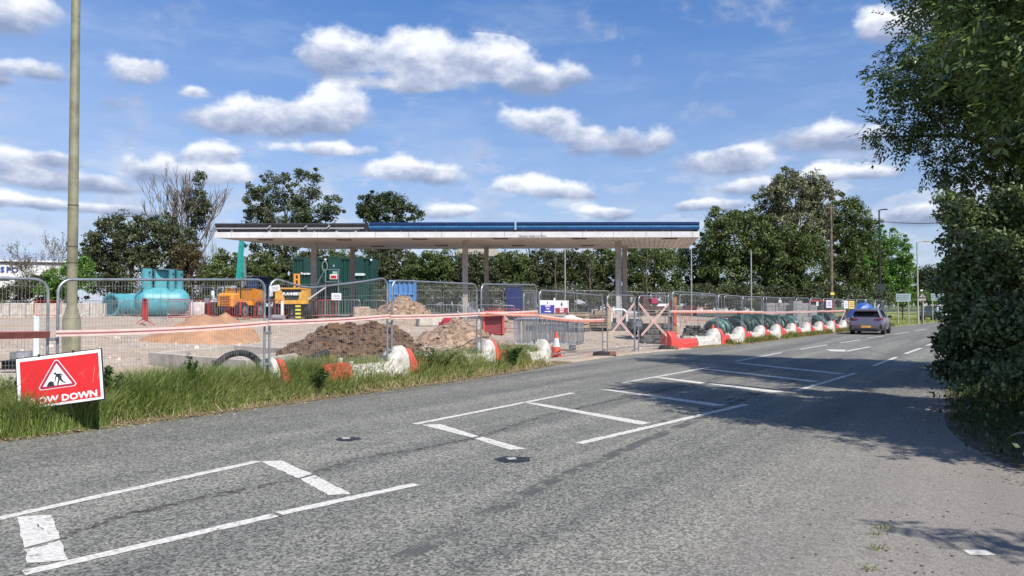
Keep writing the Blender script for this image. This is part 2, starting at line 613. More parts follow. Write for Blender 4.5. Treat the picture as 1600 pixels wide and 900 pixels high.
def thing(name, label, cat, loc=(0, 0, 0), rz=0.0, group=None):
    o = bpy.data.objects.new(name, None)
    o.empty_display_size = 0.2
    col.objects.link(o)
    o.location = loc
    o.rotation_euler = (0, 0, rz)
    return tag(o, label, cat, group)


def copy_tree(o, parent=None):
    c = o.copy()
    col.objects.link(c)
    if parent is not None:
        c.parent = parent
    for ch in list(o.children):
        copy_tree(ch, c)
    return c


def np_mesh(name, verts, faces_n, m):
    """verts (N*k,3) with consecutive k-gons."""
    me = bpy.data.meshes.new(name)
    nv = len(verts)
    nf = nv // faces_n
    me.vertices.add(nv)
    me.vertices.foreach_set('co', np.ascontiguousarray(verts, dtype=np.float32).ravel())
    me.loops.add(nv)
    me.loops.foreach_set('vertex_index', np.arange(nv, dtype=np.int32))
    me.polygons.add(nf)
    me.polygons.foreach_set('loop_start', np.arange(0, nv, faces_n, dtype=np.int32))
    me.update(calc_edges=True)
    me.materials.append(m)
    return me


def text_mesh(name, body, size, m, parent, M, align='CENTER', ext=0.0008, shear=0.0, bold=0.0, sx=1.0):
    cu = bpy.data.curves.new(name, 'FONT')
    cu.body = body
    cu.size = size
    cu.align_x = align
    cu.align_y = 'CENTER'
    cu.extrude = ext
    cu.shear = shear
    cu.offset = bold
    cu.resolution_u = 2
    tmp = bpy.data.objects.new(name + '_tmp', cu)
    col.objects.link(tmp)
    bpy.context.view_layer.update()
    me = bpy.data.meshes.new_from_object(tmp)
    bpy.data.objects.remove(tmp)
    me.materials.clear()
    me.materials.append(m)
    me.transform(M @ Matrix.Diagonal((sx, 1, 1, 1)))
    return link(name, me, parent)


# faces the viewer: local x stays, local y -> z, sheet stands upright looking to -y
UPRIGHT = Matrix.Rotation(math.pi / 2, 4, 'X')

# ------------------------------------------------------------------ the lie of the land
def flat(px, py, z=0.0):
    d = pix_dir(px, py)
    t = (z - HC) / d.z
    return Vector((d.x * t, d.y * t, z))


EDGE_PX = [(0, 690), (200, 667), (400, 639), (480, 627), (753, 592), (887, 567), (943, 558), (1047, 547), (1114, 543), (1190, 535), (1250, 527), (1320, 519), (1390, 511), (1470, 503)]
E = [flat(*p).to_2d() for p in EDGE_PX]
d0 = (E[2] - E[0]).normalized()
E.insert(0, E[0] - d0 * 45)
dl = Vector((math.sin(R(38)), math.cos(R(38))))
E.append(E[-1] + dl * 60)
E.append(E[-1] + Vector((math.sin(R(52)), math.cos(R(52)))) * 120)
# smooth and resample the left edge of the road
def resample(P, step):
    out = [P[0].copy()]
    acc = 0.0
    for a, b in zip(P[:-1], P[1:]):
        L = (b - a).length
        n = max(1, int(L / step))
        for i in range(1, n + 1):
            out.append(a.lerp(b, i / n))
    return out


ES = resample(E, 1.0)
for _ in range(6):
    ES = [ES[0]] + [(ES[i - 1] + ES[i] * 2 + ES[i + 1]) / 4 for i in range(1, len(ES) - 1)] + [ES[-1]]


def normals(P):
    N = []
    for i in range(len(P)):
        d = (P[min(i + 4, len(P) - 1)] - P[max(i - 4, 0)]).normalized()
        N.append(Vector((-d.y, d.x)))
    return N


EN = normals(ES)
ES_ARR = np.array([(p.x, p.y) for p in ES])
EN_ARR = np.array([(p.x, p.y) for p in EN])
ES_LEN = np.concatenate([[0], np.cumsum(np.linalg.norm(np.diff(ES_ARR, axis=0), axis=1))])


def near_edge(x, y):
    d = ES_ARR - np.array((x, y))
    i = int(np.argmin((d * d).sum(1)))
    t = -(d[i] * EN_ARR[i]).sum()
    return i, t


def smooth(a, b, x):
    x = max(0.0, min(1.0, (x - a) / (b - a)))
    return x * x * (3 - 2 * x)


I_GATE0 = near_edge(*flat(880, 568).to_2d())[0]
I_GATE1 = near_edge(*flat(1085, 544).to_2d())[0]
I_LAWN = near_edge(*flat(1395, 510).to_2d())[0]


def height(i, t):
    """ground height left of the road edge: station i, distance t from the edge"""
    verge = 1.0 - smooth(I_GATE0 - 3, I_GATE0, i)
    low = smooth(I_GATE1 - 1, I_GATE1 + 2, i) * (1 - smooth(I_LAWN - 3, I_LAWN + 3, i))
    z = 0.14 * verge * smooth(0.05, 0.55, t) * (1 - smooth(1.2, 4.5, t)) + 0.05 * low * smooth(0.02, 0.3, t) + 0.02
    z += 0.84 * (min(1.0, max(0.0, t - 1.5) / 18.0) ** 0.92) * (1 - 0.45 * smooth(I_LAWN - 6, I_LAWN + 6, i))
    return z


def gz(x, y):
    i, t = near_edge(x, y)
    if t < 0:
        return 0.0
    z = height(i, t)
    return z


def at(px, d):
    """point on the ground seen at column px, d metres ahead"""
    x = (px - 800.0) / F * d
    return Vector((x, d, gz(x, d)))


def zrow(py, d):
    """height of the thing seen at row py, d metres ahead"""
    return HC + (478.0 - py) / F * d


def hit(px, py):
    d = pix_dir(px, py)
    t = 5.0
    while t < 160:
        p = Vector((0, 0, HC)) + d * t
        if p.z < gz(p.x, p.y):
            return p
        t += 0.2
    return p


def on_fence(px, off=0.5):
    """where column px meets the fence line, off metres inside the road edge"""
    best = None
    k = (px - 800.0) / F
    for i in range(len(ES) - 1):
        a = ES[i] + EN[i] * off
        b = ES[i + 1] + EN[i + 1] * off
        fa, fb = a.x - k * a.y, b.x - k * b.y
        if fa * fb <= 0 and a.y > 1 and fa != fb:
            u = fa / (fa - fb)
            return a.lerp(b, u)
    return None

# ------------------------------------------------------------------ road, markings, ground
def asphalt():
    m = bpy.data.materials.new('worn asphalt')
    m.use_nodes = True
    n, l = m.node_tree.nodes, m.node_tree.links
    b = n['Principled BSDF']
    b.inputs['Roughness'].default_value = 0.82
    b.inputs['Specular IOR Level'].default_value = 0.35
    t = n.new('ShaderNodeTexCoord')

    def nz(scale, det=4, rough=0.6, stretch=None):
        x = n.new('ShaderNodeTexNoise')
        x.inputs['Scale'].default_value = scale
        x.inputs['Detail'].default_value = det
        x.inputs['Roughness'].default_value = rough
        if stretch:
            mp = n.new('ShaderNodeMapping')
            mp.vector_type = 'TEXTURE'
            mp.inputs['Rotation'].default_value = (0, 0, R(-33))
            mp.inputs['Scale'].default_value = tuple(1 / s for s in stretch)
            l.new(t.outputs['Object'], mp.inputs[0])
            l.new(mp.outputs[0], x.inputs['Vector'])
        else:
            l.new(t.outputs['Object'], x.inputs['Vector'])
        return x.outputs['Fac']

    def ramp(f, a, b_, c1, c2):
        r = n.new('ShaderNodeValToRGB')
        l.new(f, r.inputs[0])
        e = r.color_ramp.elements
        e[0].position, e[1].position = a, b_
        e[0].color, e[1].color = (*c1, 1), (*c2, 1)
        return r.outputs[0]

    def mix(f, a, b_, mode='MIX'):
        x = n.new('ShaderNodeMix')
        x.data_type = 'RGBA'
        x.blend_type = mode
        if isinstance(f, float):
            x.inputs['Factor'].default_value = f
        else:
            l.new(f, x.inputs['Factor'])
        for s, i in ((a, 6), (b_, 7)):
            if isinstance(s, tuple):
                x.inputs[i].default_value = (*s, 1)
            else:
                l.new(s, x.inputs[i])
        return x.outputs[2]

    vo = n.new('ShaderNodeTexVoronoi')
    vo.inputs['Scale'].default_value = 58
    l.new(t.outputs['Object'], vo.inputs['Vector'])
    bw = n.new('ShaderNodeRGBToBW')
    l.new(vo.outputs['Color'], bw.inputs[0])
    chips = ramp(bw.outputs[0], 0.22, 0.78, (0.092, 0.091, 0.080), (0.318, 0.310, 0.275))
    c = chips
    c = mix(0.8, c, ramp(nz(24, 3), 0.35, 0.7, (0.62, 0.63, 0.63), (1.2, 1.2, 1.18)), 'MULTIPLY')
    c = mix(1.0, c, ramp(nz(0.5, 5, 0.6, (2.4, 0.10, 1)), 0.36, 0.64, (0.70, 0.71, 0.73), (1.18, 1.17, 1.14)), 'MULTIPLY')
    c = mix(0.55, c, ramp(nz(1.6, 6, 0.7), 0.38, 0.62, (0.78, 0.78, 0.80), (1.1, 1.09, 1.05)), 'MULTIPLY')
    # dusty, paler strip on the right hand side of the carriageway
    sp = n.new('ShaderNodeSeparateXYZ')
    l.new(t.outputs['Object'], sp.inputs[0])

    def ma(op, a, b_, cc=None):
        x = n.new('ShaderNodeMath')
        x.operation = op
        for i, s in enumerate((a, b_, cc)):
            if s is None:
                continue
            if isinstance(s, (int, float)):
                x.inputs[i].default_value = s
            else:
                l.new(s, x.inputs[i])
        return x.outputs[0]
    e0 = E[1]
    tt = ma('MULTIPLY_ADD', sp.outputs[0], -0.862, ma('MULTIPLY_ADD', sp.outputs[1], 0.506, 0.862 * e0.x - 0.506 * e0.y))
    tt = ma('MULTIPLY_ADD', nz(1.3, 5, 0.7), -2.4, ma('ADD', tt, 1.2))
    mr = n.new('ShaderNodeMapRange')
    mr.interpolation_type = 'SMOOTHSTEP'
    l.new(tt, mr.inputs['Value'])
    mr.inputs['From Min'].default_value = -7.2
    mr.inputs['From Max'].default_value = -10.2
    mr.inputs['To Max'].default_value = 0.72
    near = n.new('ShaderNodeMapRange')
    l.new(sp.outputs[1], near.inputs['Value'])
    near.inputs['From Min'].default_value = 14
    near.inputs['From Max'].default_value = 9
    dust = ma('MULTIPLY', mr.outputs[0], near.outputs[0])
    c = mix(dust, c, ramp(nz(70, 3), 0.3, 0.7, (0.19, 0.165, 0.145), (0.30, 0.265, 0.235)))
    l.new(c, b.inputs['Base Color'])
    bp = n.new('ShaderNodeBump')
    bp.inputs['Strength'].default_value = 0.55
    bp.inputs['Distance'].default_value = 0.006
    l.new(vo.outputs['Distance'], bp.inputs['Height'])
    l.new(bp.outputs[0], b.inputs['Normal'])
    return m


ROAD_MAT = asphalt()
ES_R = [ES[i] - EN[i] * (9.5 + 26 * (1 - smooth(2, 11.5, ES[i].y - 3))) for i in range(len(ES))]


def right_edge(i):
    return ES_R[i]


mb = MB()
for i in range(len(ES)):
    p, q = ES[i], ES_R[i]
    mb.v += [(p.x, p.y, 0), (q.x, q.y, 0)]
mb.f = [(2 * i, 2 * i + 1, 2 * i + 3, 2 * i + 2) for i in range(len(ES) - 1)]
mb.build('road', ROAD_MAT, kind='structure')

# ground to the horizon
GRASS_FAR = mat('far grass ground', (0.10, 0.14, 0.04), rough=0.95, var=0.25, scale=0.15, c2=(0.06, 0.075, 0.03))
mb = MB()
mb.add([(-3000, -3000, -0.35), (3000, -3000, -0.35), (3000, 3000, -0.35), (-3000, 3000, -0.35)], [(0, 1, 2, 3)])
mb.build('ground', GRASS_FAR, kind='structure')


def road_paint():
    m = bpy.data.materials.new('worn road paint')
    m.use_nodes = True
    n, l = m.node_tree.nodes, m.node_tree.links
    b = n['Principled BSDF']
    b.inputs['Roughness'].default_value = 0.75
    t = n.new('ShaderNodeTexCoord')
    a = n.new('ShaderNodeTexNoise')
    a.inputs['Scale'].default_value = 30
    a.inputs['Detail'].default_value = 5
    l.new(t.outputs['Object'], a.inputs['Vector'])
    r = n.new('ShaderNodeValToRGB')
    l.new(a.outputs['Fac'], r.inputs[0])
    e = r.color_ramp.elements
    e[0].position, e[1].position = 0.3, 0.6
    e[0].color, e[1].color = (0.40, 0.38, 0.34, 1), (0.66, 0.63, 0.58, 1)
    l.new(r.outputs[0], b.inputs['Base Color'])
    w = n.new('ShaderNodeTexNoise')
    w.inputs['Scale'].default_value = 9
    w.inputs['Detail'].default_value = 8
    w.inputs['Roughness'].default_value = 0.8
    l.new(t.outputs['Object'], w.inputs['Vector'])
    k = n.new('ShaderNodeMapRange')
    l.new(w.outputs['Fac'], k.inputs['Value'])
    k.inputs['From Min'].default_value = 0.34
    k.inputs['From Max'].default_value = 0.44
    tr = n.new('ShaderNodeBsdfTransparent')
    mx = n.new('ShaderNodeMixShader')
    l.new(k.outputs[0], mx.inputs[0])
    l.new(tr.outputs[0], mx.inputs[1])
    l.new(b.outputs[0], mx.inputs[2])
    l.new(mx.outputs[0], n['Material Output'].inputs['Surface'])
    return m


PAINT = road_paint()


def ragged(poly, amp=0.009, step=0.08, seed=0):
    rr = random.Random(seed)
    out = []
    for i in range(len(poly)):
        a, b = poly[i], poly[(i + 1) % len(poly)]
        L = (b - a).length
        n = max(1, int(L / step))
        for k in range(n):
            p = a.lerp(b, k / n)
            out.append((p.x + rr.uniform(-amp, amp), p.y + rr.uniform(-amp, amp), 0.004))
    return out


def mark(poly, seed):
    pts = ragged(poly, seed=seed)
    mb = MB()
    mb.add(pts, [tuple(range(len(pts)))])
    o = mb.build('road_marking', PAINT)
    bm = bmesh.new()
    bm.from_mesh(o.data)
    bmesh.ops.triangulate(bm, faces=bm.faces)
    for f in bm.faces:
        if f.normal.z < 0:
            f.normal_flip()
    bm.to_mesh(o.data)
    bm.free()
    o['kind'] = 'structure'
    return o


def line_px(a, b, w, seed):
    p, q = flat(*a).to_2d(), flat(*b).to_2d()
    d = (q - p).normalized()
    n = Vector((-d.y, d.x)) * w / 2
    return mark([p + n, p - n, q - n, q + n], seed)


LINES = [((36, 896), (432, 805), .11), ((436, 803), (650, 757), .11), ((-140, 841), (403, 721), .11),
         ((648, 663), (896, 614), .11), ((905, 693), (1167, 632), .12), ((970, 599), (1108, 574), .11),
         ((1244, 611), (1337, 583), .12), ((1148, 565), (1222, 551), .11), ((1364, 572), (1401, 558), .12),
         ((1250, 546), (1293, 539), .12), ((1312, 536), (1344, 531), .12), ((1355, 528), (1381, 525), .12), ((1398, 522), (1420, 519), .12),
         ((1322, 549), (1359, 542), .16), ((1414, 553), (1439, 544), .12), ((1448, 540), (1466, 534), .12), ((1478, 530), (1492, 526), .12),
         ((1430, 517), (1448, 514), .12)]
for k, (a, b, w) in enumerate(LINES):
    line_px(a, b, w, k)
BARS = [[(25, 808), (81, 805), (92, 842), (38, 857)], [(39, 860), (94, 845), (104, 876), (42, 881)],
        [(407, 721), (440, 720), (487, 741), (466, 748)], [(469, 749), (491, 743), (549, 772), (513, 774)],
        [(658, 664), (688, 663), (749, 682), (737, 684)], [(741, 686), (754, 683), (823, 702), (796, 703)],
        [(816, 629), (838, 630), (1018, 661), (1000, 664)], [(934, 608), (953, 609), (1136, 633), (1116, 635)],
        [(1021, 590), (1037, 590), (1104, 598), (1094, 600)], [(1106, 600), (1114, 599), (1226, 612), (1206, 614)],
        [(1098, 577), (1112, 577), (1283, 596), (1268, 597)], [(1146, 567), (1158, 567), (1322, 584), (1308, 585)],
        [(1290, 546), (1321, 546.5), (1321, 549.5), (1298, 549)]]
for k, q in enumerate(BARS):
    mark([flat(*p).to_2d() for p in q], 50 + k)


def seam_mat(name, colr, cover, scale):
    m = bpy.data.materials.new(name)
    m.use_nodes = True
    n, l = m.node_tree.nodes, m.node_tree.links
    b = n['Principled BSDF']
    b.inputs['Base Color'].default_value = (*colr, 1)
    b.inputs['Roughness'].default_value = 0.85
    t = n.new('ShaderNodeTexCoord')
    a = n.new('ShaderNodeTexNoise')
    a.inputs['Scale'].default_value = scale
    a.inputs['Detail'].default_value = 8
    a.inputs['Roughness'].default_value = 0.75
    l.new(t.outputs['Object'], a.inputs['Vector'])
    k = n.new('ShaderNodeMapRange')
    l.new(a.outputs['Fac'], k.inputs['Value'])
    k.inputs['From Min'].default_value = 0.56 - cover * 0.25
    k.inputs['From Max'].default_value = 0.66 - cover * 0.25
    k.inputs['To Max'].default_value = 0.75
    tr = n.new('ShaderNodeBsdfTransparent')
    mx = n.new('ShaderNodeMixShader')
    l.new(k.outputs[0], mx.inputs[0])
    l.new(tr.outputs[0], mx.inputs[1])
    l.new(b.outputs[0], mx.inputs[2])
    l.new(mx.outputs[0], n['Material Output'].inputs['Surface'])
    return m


SEAM = seam_mat('open seam in asphalt', (0.075, 0.06, 0.05), 0.25, 11)
SMEAR = seam_mat('dark rubber smear', (0.10, 0.10, 0.10), 0.36, 3)
CRACK = seam_mat('open crack', (0.055, 0.05, 0.043), 0.50, 7)


def strip_px(name, pts, w, m, z):
    P = [flat(*p).to_2d() for p in pts]
    mb = MB()
    for i, p in enumerate(P):
        d = (P[min(i + 1, len(P) - 1)] - P[max(i - 1, 0)]).normalized()
        n = Vector((-d.y, d.x)) * w / 2
        mb.v += [(p.x + n.x, p.y + n.y, z), (p.x - n.x, p.y - n.y, z)]
    mb.f = [(2 * i, 2 * i + 1, 2 * i + 3, 2 * i + 2) for i in range(len(P) - 1)]
    return mb.build(name, m, kind='structure')


strip_px('road_seam', [(90, 842), (190, 806), (300, 781), (465, 749), (560, 716), (660, 701), (740, 685), (850, 650), (960, 625), (1060, 605), (1180, 577), (1290, 556)], 0.13, SEAM, 0.0022)
strip_px('tyre_smear', [(500, 915), (569, 894), (640, 866), (720, 826), (800, 782), (870, 748), (950, 713), (1030, 680), (1100, 650), (1170, 620), (1260, 588)], 0.16, SMEAR, 0.0018)
strip_px('tyre_smear', [(1010, 668), (1060, 650), (1120, 630), (1190, 608)], 0.10, SMEAR, 0.0026)

def crack(pts, w, seed):
    rr = random.Random(seed)
    P = [flat(*p).to_2d() for p in pts]
    Q = []
    for a, b in zip(P[:-1], P[1:]):
        n = max(2, int((b - a).length / .07))
        for k in range(n):
            p = a.lerp(b, k / n)
            Q.append(p + Vector((rr.uniform(-.022, .022), rr.uniform(-.022, .022))))
    mb = MB()
    for i, p in enumerate(Q):
        d = (Q[min(i + 1, len(Q) - 1)] - Q[max(i - 1, 0)]).normalized()
        n = Vector((-d.y, d.x)) * w * rr.uniform(.2, .55)
        mb.v += [(p.x + n.x, p.y + n.y, .0062), (p.x - n.x, p.y - n.y, .0062)]
    mb.f = [(2 * i, 2 * i + 1, 2 * i + 3, 2 * i + 2) for i in range(len(Q) - 1)]
    mb.build('road_crack', CRACK, kind='structure')


for k, (pts, w) in enumerate(((((30, 868), (60, 855), (95, 843), (190, 806), (330, 774), (467, 748)), .022), (((467, 748), (560, 716), (660, 701), (742, 685), (850, 650)), .018), (((45, 815), (70, 830), (88, 838)), .012), (((850, 650), (960, 625), (1060, 605), (1100, 599), (1200, 574)), .02),
                              (((425, 803), (438, 806), (445, 815)), .014), (((300, 742), (212, 764), (200, 768)), .010), (((740, 686), (800, 700), (880, 705)), .008))):
    crack(pts, w, k)
# road studs' sunken housings: dark patch of bitumen with a small pale casting
for (px, py, r, lab) in ((803, 718, .20, 'dark round bitumen patch with a sunken pale road stud beside the hatched white bars'),
                         (544, 686, .16, 'smaller dark road stud patch out in the empty near lane')):
    p = flat(px, py)
    t = thing('road_stud', lab, 'road stud', p, group='road studs set in dark patches')
    mb = MB()
    rr = random.Random(px)
    pts = [(math.cos(a) * r * rr.uniform(.8, 1.1), math.sin(a) * r * rr.uniform(.75, 1.1), 0.003) for a in [k * math.pi / 9 for k in range(18)]]
    mb.add(pts + [(x * .62, y * .62, 0.009) for x, y, z in pts], [tuple(range(18, 36))] + [(i, (i + 1) % 18, 18 + (i + 1) % 18, 18 + i) for i in range(18)])
    mb.build('bitumen_patch', mat('fresh bitumen', (0.022, 0.022, 0.024), rough=0.55, var=0.3, scale=12), t)
    mb = MB().box((-.03, 0, 0.012), (.10, .07, .014), rz=.5, ch=.004)
    mb.build('stud_casting', mat('worn stud casting', (0.40, 0.38, 0.35), rough=.5, var=.2), t)

# the ground left of the road: verge, building site, lawn beyond
SITE_MAT = bpy.data.materials.new('site hardcore')
SITE_MAT.use_nodes = True
_n, _l = SITE_MAT.node_tree.nodes, SITE_MAT.node_tree.links
_b = _n['Principled BSDF']
_b.inputs['Roughness'].default_value = 0.95
_t = _n.new('ShaderNodeTexCoord')


def _nz(sc, det, a, b, ca, cb):
    x = _n.new('ShaderNodeTexNoise')
    x.inputs['Scale'].default_value = sc
    x.inputs['Detail'].default_value = det
    x.inputs['Roughness'].default_value = 0.65
    _l.new(_t.outputs['Object'], x.inputs['Vector'])
    r = _n.new('ShaderNodeValToRGB')
    _l.new(x.outputs['Fac'], r.inputs[0])
    e = r.color_ramp.elements
    e[0].position, e[1].position = a, b
    e[0].color, e[1].color = (*ca, 1), (*cb, 1)
    return r.outputs[0]


def _mx(a, b, mode, f):
    x = _n.new('ShaderNodeMix')
    x.data_type = 'RGBA'
    x.blend_type = mode
    x.inputs['Factor'].default_value = f
    _l.new(a, x.inputs[6])
    _l.new(b, x.inputs[7])
    return x.outputs[2]


_c = _nz(0.22, 6, 0.40, 0.60, (0.46, 0.395, 0.325), (0.45, 0.335, 0.245))
_c = _mx(_c, _nz(2.2, 6, 0.35, 0.68, (0.72, 0.72, 0.72), (1.15, 1.13, 1.10)), 'MULTIPLY', 1.0)
_c = _mx(_c, _nz(14, 4, 0.36, 0.64, (0.66, 0.65, 0.64), (1.25, 1.25, 1.25)), 'MULTIPLY', 0.8)
_l.new(_c, _b.inputs['Base Color'])
_bp = _n.new('ShaderNodeBump')
_bp.inputs['Strength'].default_value = 0.7
_bp.inputs['Distance'].default_value = 0.05
_x = _n.new('ShaderNodeTexNoise')
_x.inputs['Scale'].default_value = 9
_x.inputs['Detail'].default_value = 6
_l.new(_t.outputs['Object'], _x.inputs['Vector'])
_l.new(_x.outputs['Fac'], _bp.inputs['Height'])
_l.new(_bp.outputs[0], _b.inputs['Normal'])

VERGE_MAT = mat('verge soil and thatch', (0.15, 0.13, 0.055), rough=0.95, var=0.3, scale=5, c2=(0.09, 0.06, 0.035), bump=0.5)
LAWN_MAT = mat('mown verge grass', (0.24, 0.26, 0.075), rough=0.95, var=0.22, scale=1.4, c2=(0.11, 0.135, 0.035), bump=0.7, bscale=30)


def left_strip(name, i0, i1, ts, m, step=1, kind='structure'):
    mb = MB()
    idx = list(range(i0, i1 + 1, step))
    if idx[-1] != i1:
        idx.append(i1)
    for i in idx:
        for t in ts:
            p = ES[i] + EN[i] * t
            z = height(i, t)
            if t > 1.8:
                z += 0.05 * mnoise.noise((p.x * .5, p.y * .5, 0)) + 0.025 * mnoise.noise((p.x * 1.7, p.y * 1.7, 3))
            mb.v.append((p.x, p.y, z if t > 0 else -0.003))
    k = len(ts)
    mb.f = [(a * k + j, (a + 1) * k + j, (a + 1) * k + j + 1, a * k + j + 1) for a in range(len(idx) - 1) for j in range(k - 1)]
    return mb.build(name, m, smooth=60, kind=kind)


T_V = [-.04, .05, .15, .3, .45, .6, .8, 1.0, 1.25, 1.6]
T_S = [1.6, 2, 2.5, 3, 3.6, 4.3, 5, 6, 7, 8, 9.5, 11, 13, 15, 17, 20, 23, 27, 32, 38, 45, 55, 70, 95, 140]
left_strip('verge', 0, I_GATE0, T_V, VERGE_MAT)
left_strip('site_ground', 0, I_LAWN, T_S, SITE_MAT)
left_strip('site_entrance', I_GATE0, I_GATE1, T_V, SITE_MAT)
left_strip('verge', I_GATE1, I_LAWN, T_V, VERGE_MAT)
left_strip('lawn', I_LAWN, len(ES) - 1, T_V + [t for t in T_S[1:] if t <= 23], LAWN_MAT)
left_strip('field', I_LAWN, len(ES) - 1, [23, 27, 32, 40, 55, 80, 140], mat('dark rough field', (0.055, 0.065, 0.025), rough=.95, var=.3, scale=.6))


# right hand bank under the bush
def bank_h(t):
    return 0.02 + 0.75 * smooth(0.1, 2.2, t) + 0.12 * smooth(2, 8, t)


RB = []                                        # foot of the bank
for p in [(9.5, -6.0), (7.6, 0.5), (6.1, 3.6), (5.15, 5.6), (4.85, 7.2), (5.0, 8.4), (5.5, 9.8), (6.75, 12), (9.0, 16), (11.8, 20.6), (16.2, 26.3), (22, 33.5), (27.8, 41), (38, 55), (50.7, 72.3), (100, 125)]:
    RB.append(Vector(p))
RB = resample(RB, 0.8)
for _ in range(3):
    RB = [RB[0]] + [(RB[i - 1] + RB[i] * 2 + RB[i + 1]) / 4 for i in range(1, len(RB) - 1)] + [RB[-1]]
RBN = [-v for v in normals(RB)]
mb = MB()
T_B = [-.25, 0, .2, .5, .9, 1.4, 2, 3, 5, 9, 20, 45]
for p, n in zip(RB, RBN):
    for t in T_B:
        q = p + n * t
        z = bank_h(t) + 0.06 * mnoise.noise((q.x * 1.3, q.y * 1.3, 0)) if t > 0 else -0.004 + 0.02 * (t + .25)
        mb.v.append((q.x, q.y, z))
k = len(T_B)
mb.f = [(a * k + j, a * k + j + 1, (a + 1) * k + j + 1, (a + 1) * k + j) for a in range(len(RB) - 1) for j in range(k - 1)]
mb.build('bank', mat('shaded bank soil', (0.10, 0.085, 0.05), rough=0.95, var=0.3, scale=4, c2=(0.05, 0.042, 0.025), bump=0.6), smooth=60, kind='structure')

# ------------------------------------------------------------------ filling station canopy
ZS = 5.5
def on_z(px, py, z):
    return flat(px, py, z)


fl, fr = on_z(335, 371, ZS), on_z(1093, 370, ZS)
br, bl = on_z(1075, 387.5, ZS), on_z(492, 389, ZS)
can = thing('fuel_canopy', 'long flat filling station canopy with white edge and half stripped blue fascia on grey columns', 'canopy', (0, 0, 0))


def lerp(a, b, u):
    return a + (b - a) * u


fd = (fr - fl).normalized()
back = (bl + br) / 2 - (fl + fr) / 2
back.z = 0
back.normalize()
# soffit: planks running front to back, a few millimetres of joint between them
NPL = 88
mb_all = []
for k in range(NPL):
    u0, u1 = k / NPL + .00045, (k + 1) / NPL - .00045
    a, b, c, d = lerp(fl, fr, u0), lerp(fl, fr, u1), lerp(bl, br, u1), lerp(bl, br, u0)
    a, b = a + back * .1, b + back * .1
    dz = 0.004 * ((k * 7) % 3)
    up = Vector((0, 0, .05))
    mb = MB()
    vs = [p + Vector((0, 0, dz)) for p in (a, b, c, d)]
    mb.add(vs + [p + up for p in vs], [(3, 2, 1, 0), (4, 5, 6, 7), (0, 1, 5, 4), (1, 2, 6, 5), (2, 3, 7, 6), (3, 0, 4, 7)])
    mb.build('soffit_plank', SOFFIT, can)
mb = MB()
vs = [fl + Vector((.05, .2, .07)), fr + Vector((-.05, .2, .07)), br + Vector((-.05, -.05, .07)), bl + Vector((.05, -.05, .07))]
up = Vector((0, 0, .12))
mb.add(vs + [p + up for p in vs], [(3, 2, 1, 0), (4, 5, 6, 7), (0, 1, 5, 4), (1, 2, 6, 5), (2, 3, 7, 6), (3, 0, 4, 7)])
mb.build('roof_deck', GREY_FASCIA, can)
# soffit lamps
for (px, py) in ((415, 375), (538, 375), (656, 374), (782, 373), (905, 373), (1046, 373), (590, 385), (690, 384), (810, 384), (918, 384)):
    p = on_z(px, py, ZS - .03)
    MB().box(p, (.85, .35, .05), ch=.01).build('soffit_lamp', mat('lamp frame', (0.16, 0.14, 0.13), var=.1), can)

# edge pieces: (left px limits along the front edge)
def ux(px):
    return (px - 335) / (1093 - 335.0)


def edge_piece(name, a, b, z0, z1, m, th=.06, out=0.0, prof=None):
    """upright sheet along the line a..b between heights z0 and z1"""
    d = (b - a).normalized()
    n = Vector((d.y, -d.x, 0))
    mb = MB()
    prof = prof or [(0, z0), (0, z1)]
    rings = []
    for p in (a, b):
        ring = [Vector((p.x, p.y, z)) + n * (out + o) for o, z in prof] + [Vector((p.x, p.y, z)) + n * (out + o - th) for o, z in reversed(prof)]
        rings.append(ring)
    mb.loft(rings)
    return mb.build(name, m, can)


def front(u):
    return lerp(fl, fr, u)


WJ = [335, 362, 388, 440, 497, 548, 588, 640, 692, 738, 790, 848, 912, 960, 1010, 1050, 1082, 1093]
for k in range(len(WJ) - 1):
    edge_piece('white_fascia_panel', front(ux(WJ[k]) + .0003), front(ux(WJ[k + 1]) - .0003), ZS - .02, ZS + .30, WHITE_FASCIA, out=.006 * (k % 2))
for (a, b, nn) in ((fr, br, 3), (br, bl, 8), (bl, fl, 4)):
    for k in range(nn):
        edge_piece('white_fascia_panel', lerp(a, b, k / nn + .002), lerp(a, b, (k + 1) / nn - .002), ZS - .02, ZS + .30, WHITE_FASCIA, out=.006 * (k % 2))
# dark recess behind the stripped fascia
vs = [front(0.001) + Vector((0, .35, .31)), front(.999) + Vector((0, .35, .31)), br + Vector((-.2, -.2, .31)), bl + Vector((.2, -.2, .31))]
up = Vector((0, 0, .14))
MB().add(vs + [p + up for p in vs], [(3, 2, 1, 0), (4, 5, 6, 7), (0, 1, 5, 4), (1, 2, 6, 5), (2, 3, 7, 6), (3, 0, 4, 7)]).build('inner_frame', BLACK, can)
# upper rails: stripped grey sheets at the left, blue sheets to the right
def blue_prof(z):
    return [(0, z + .0), (.05, z + .03), (.02, z + .08), (.02, z + .10), (.0, z + .16), (.02, z + .21), (.06, z + .24), (.06, z + .29)]


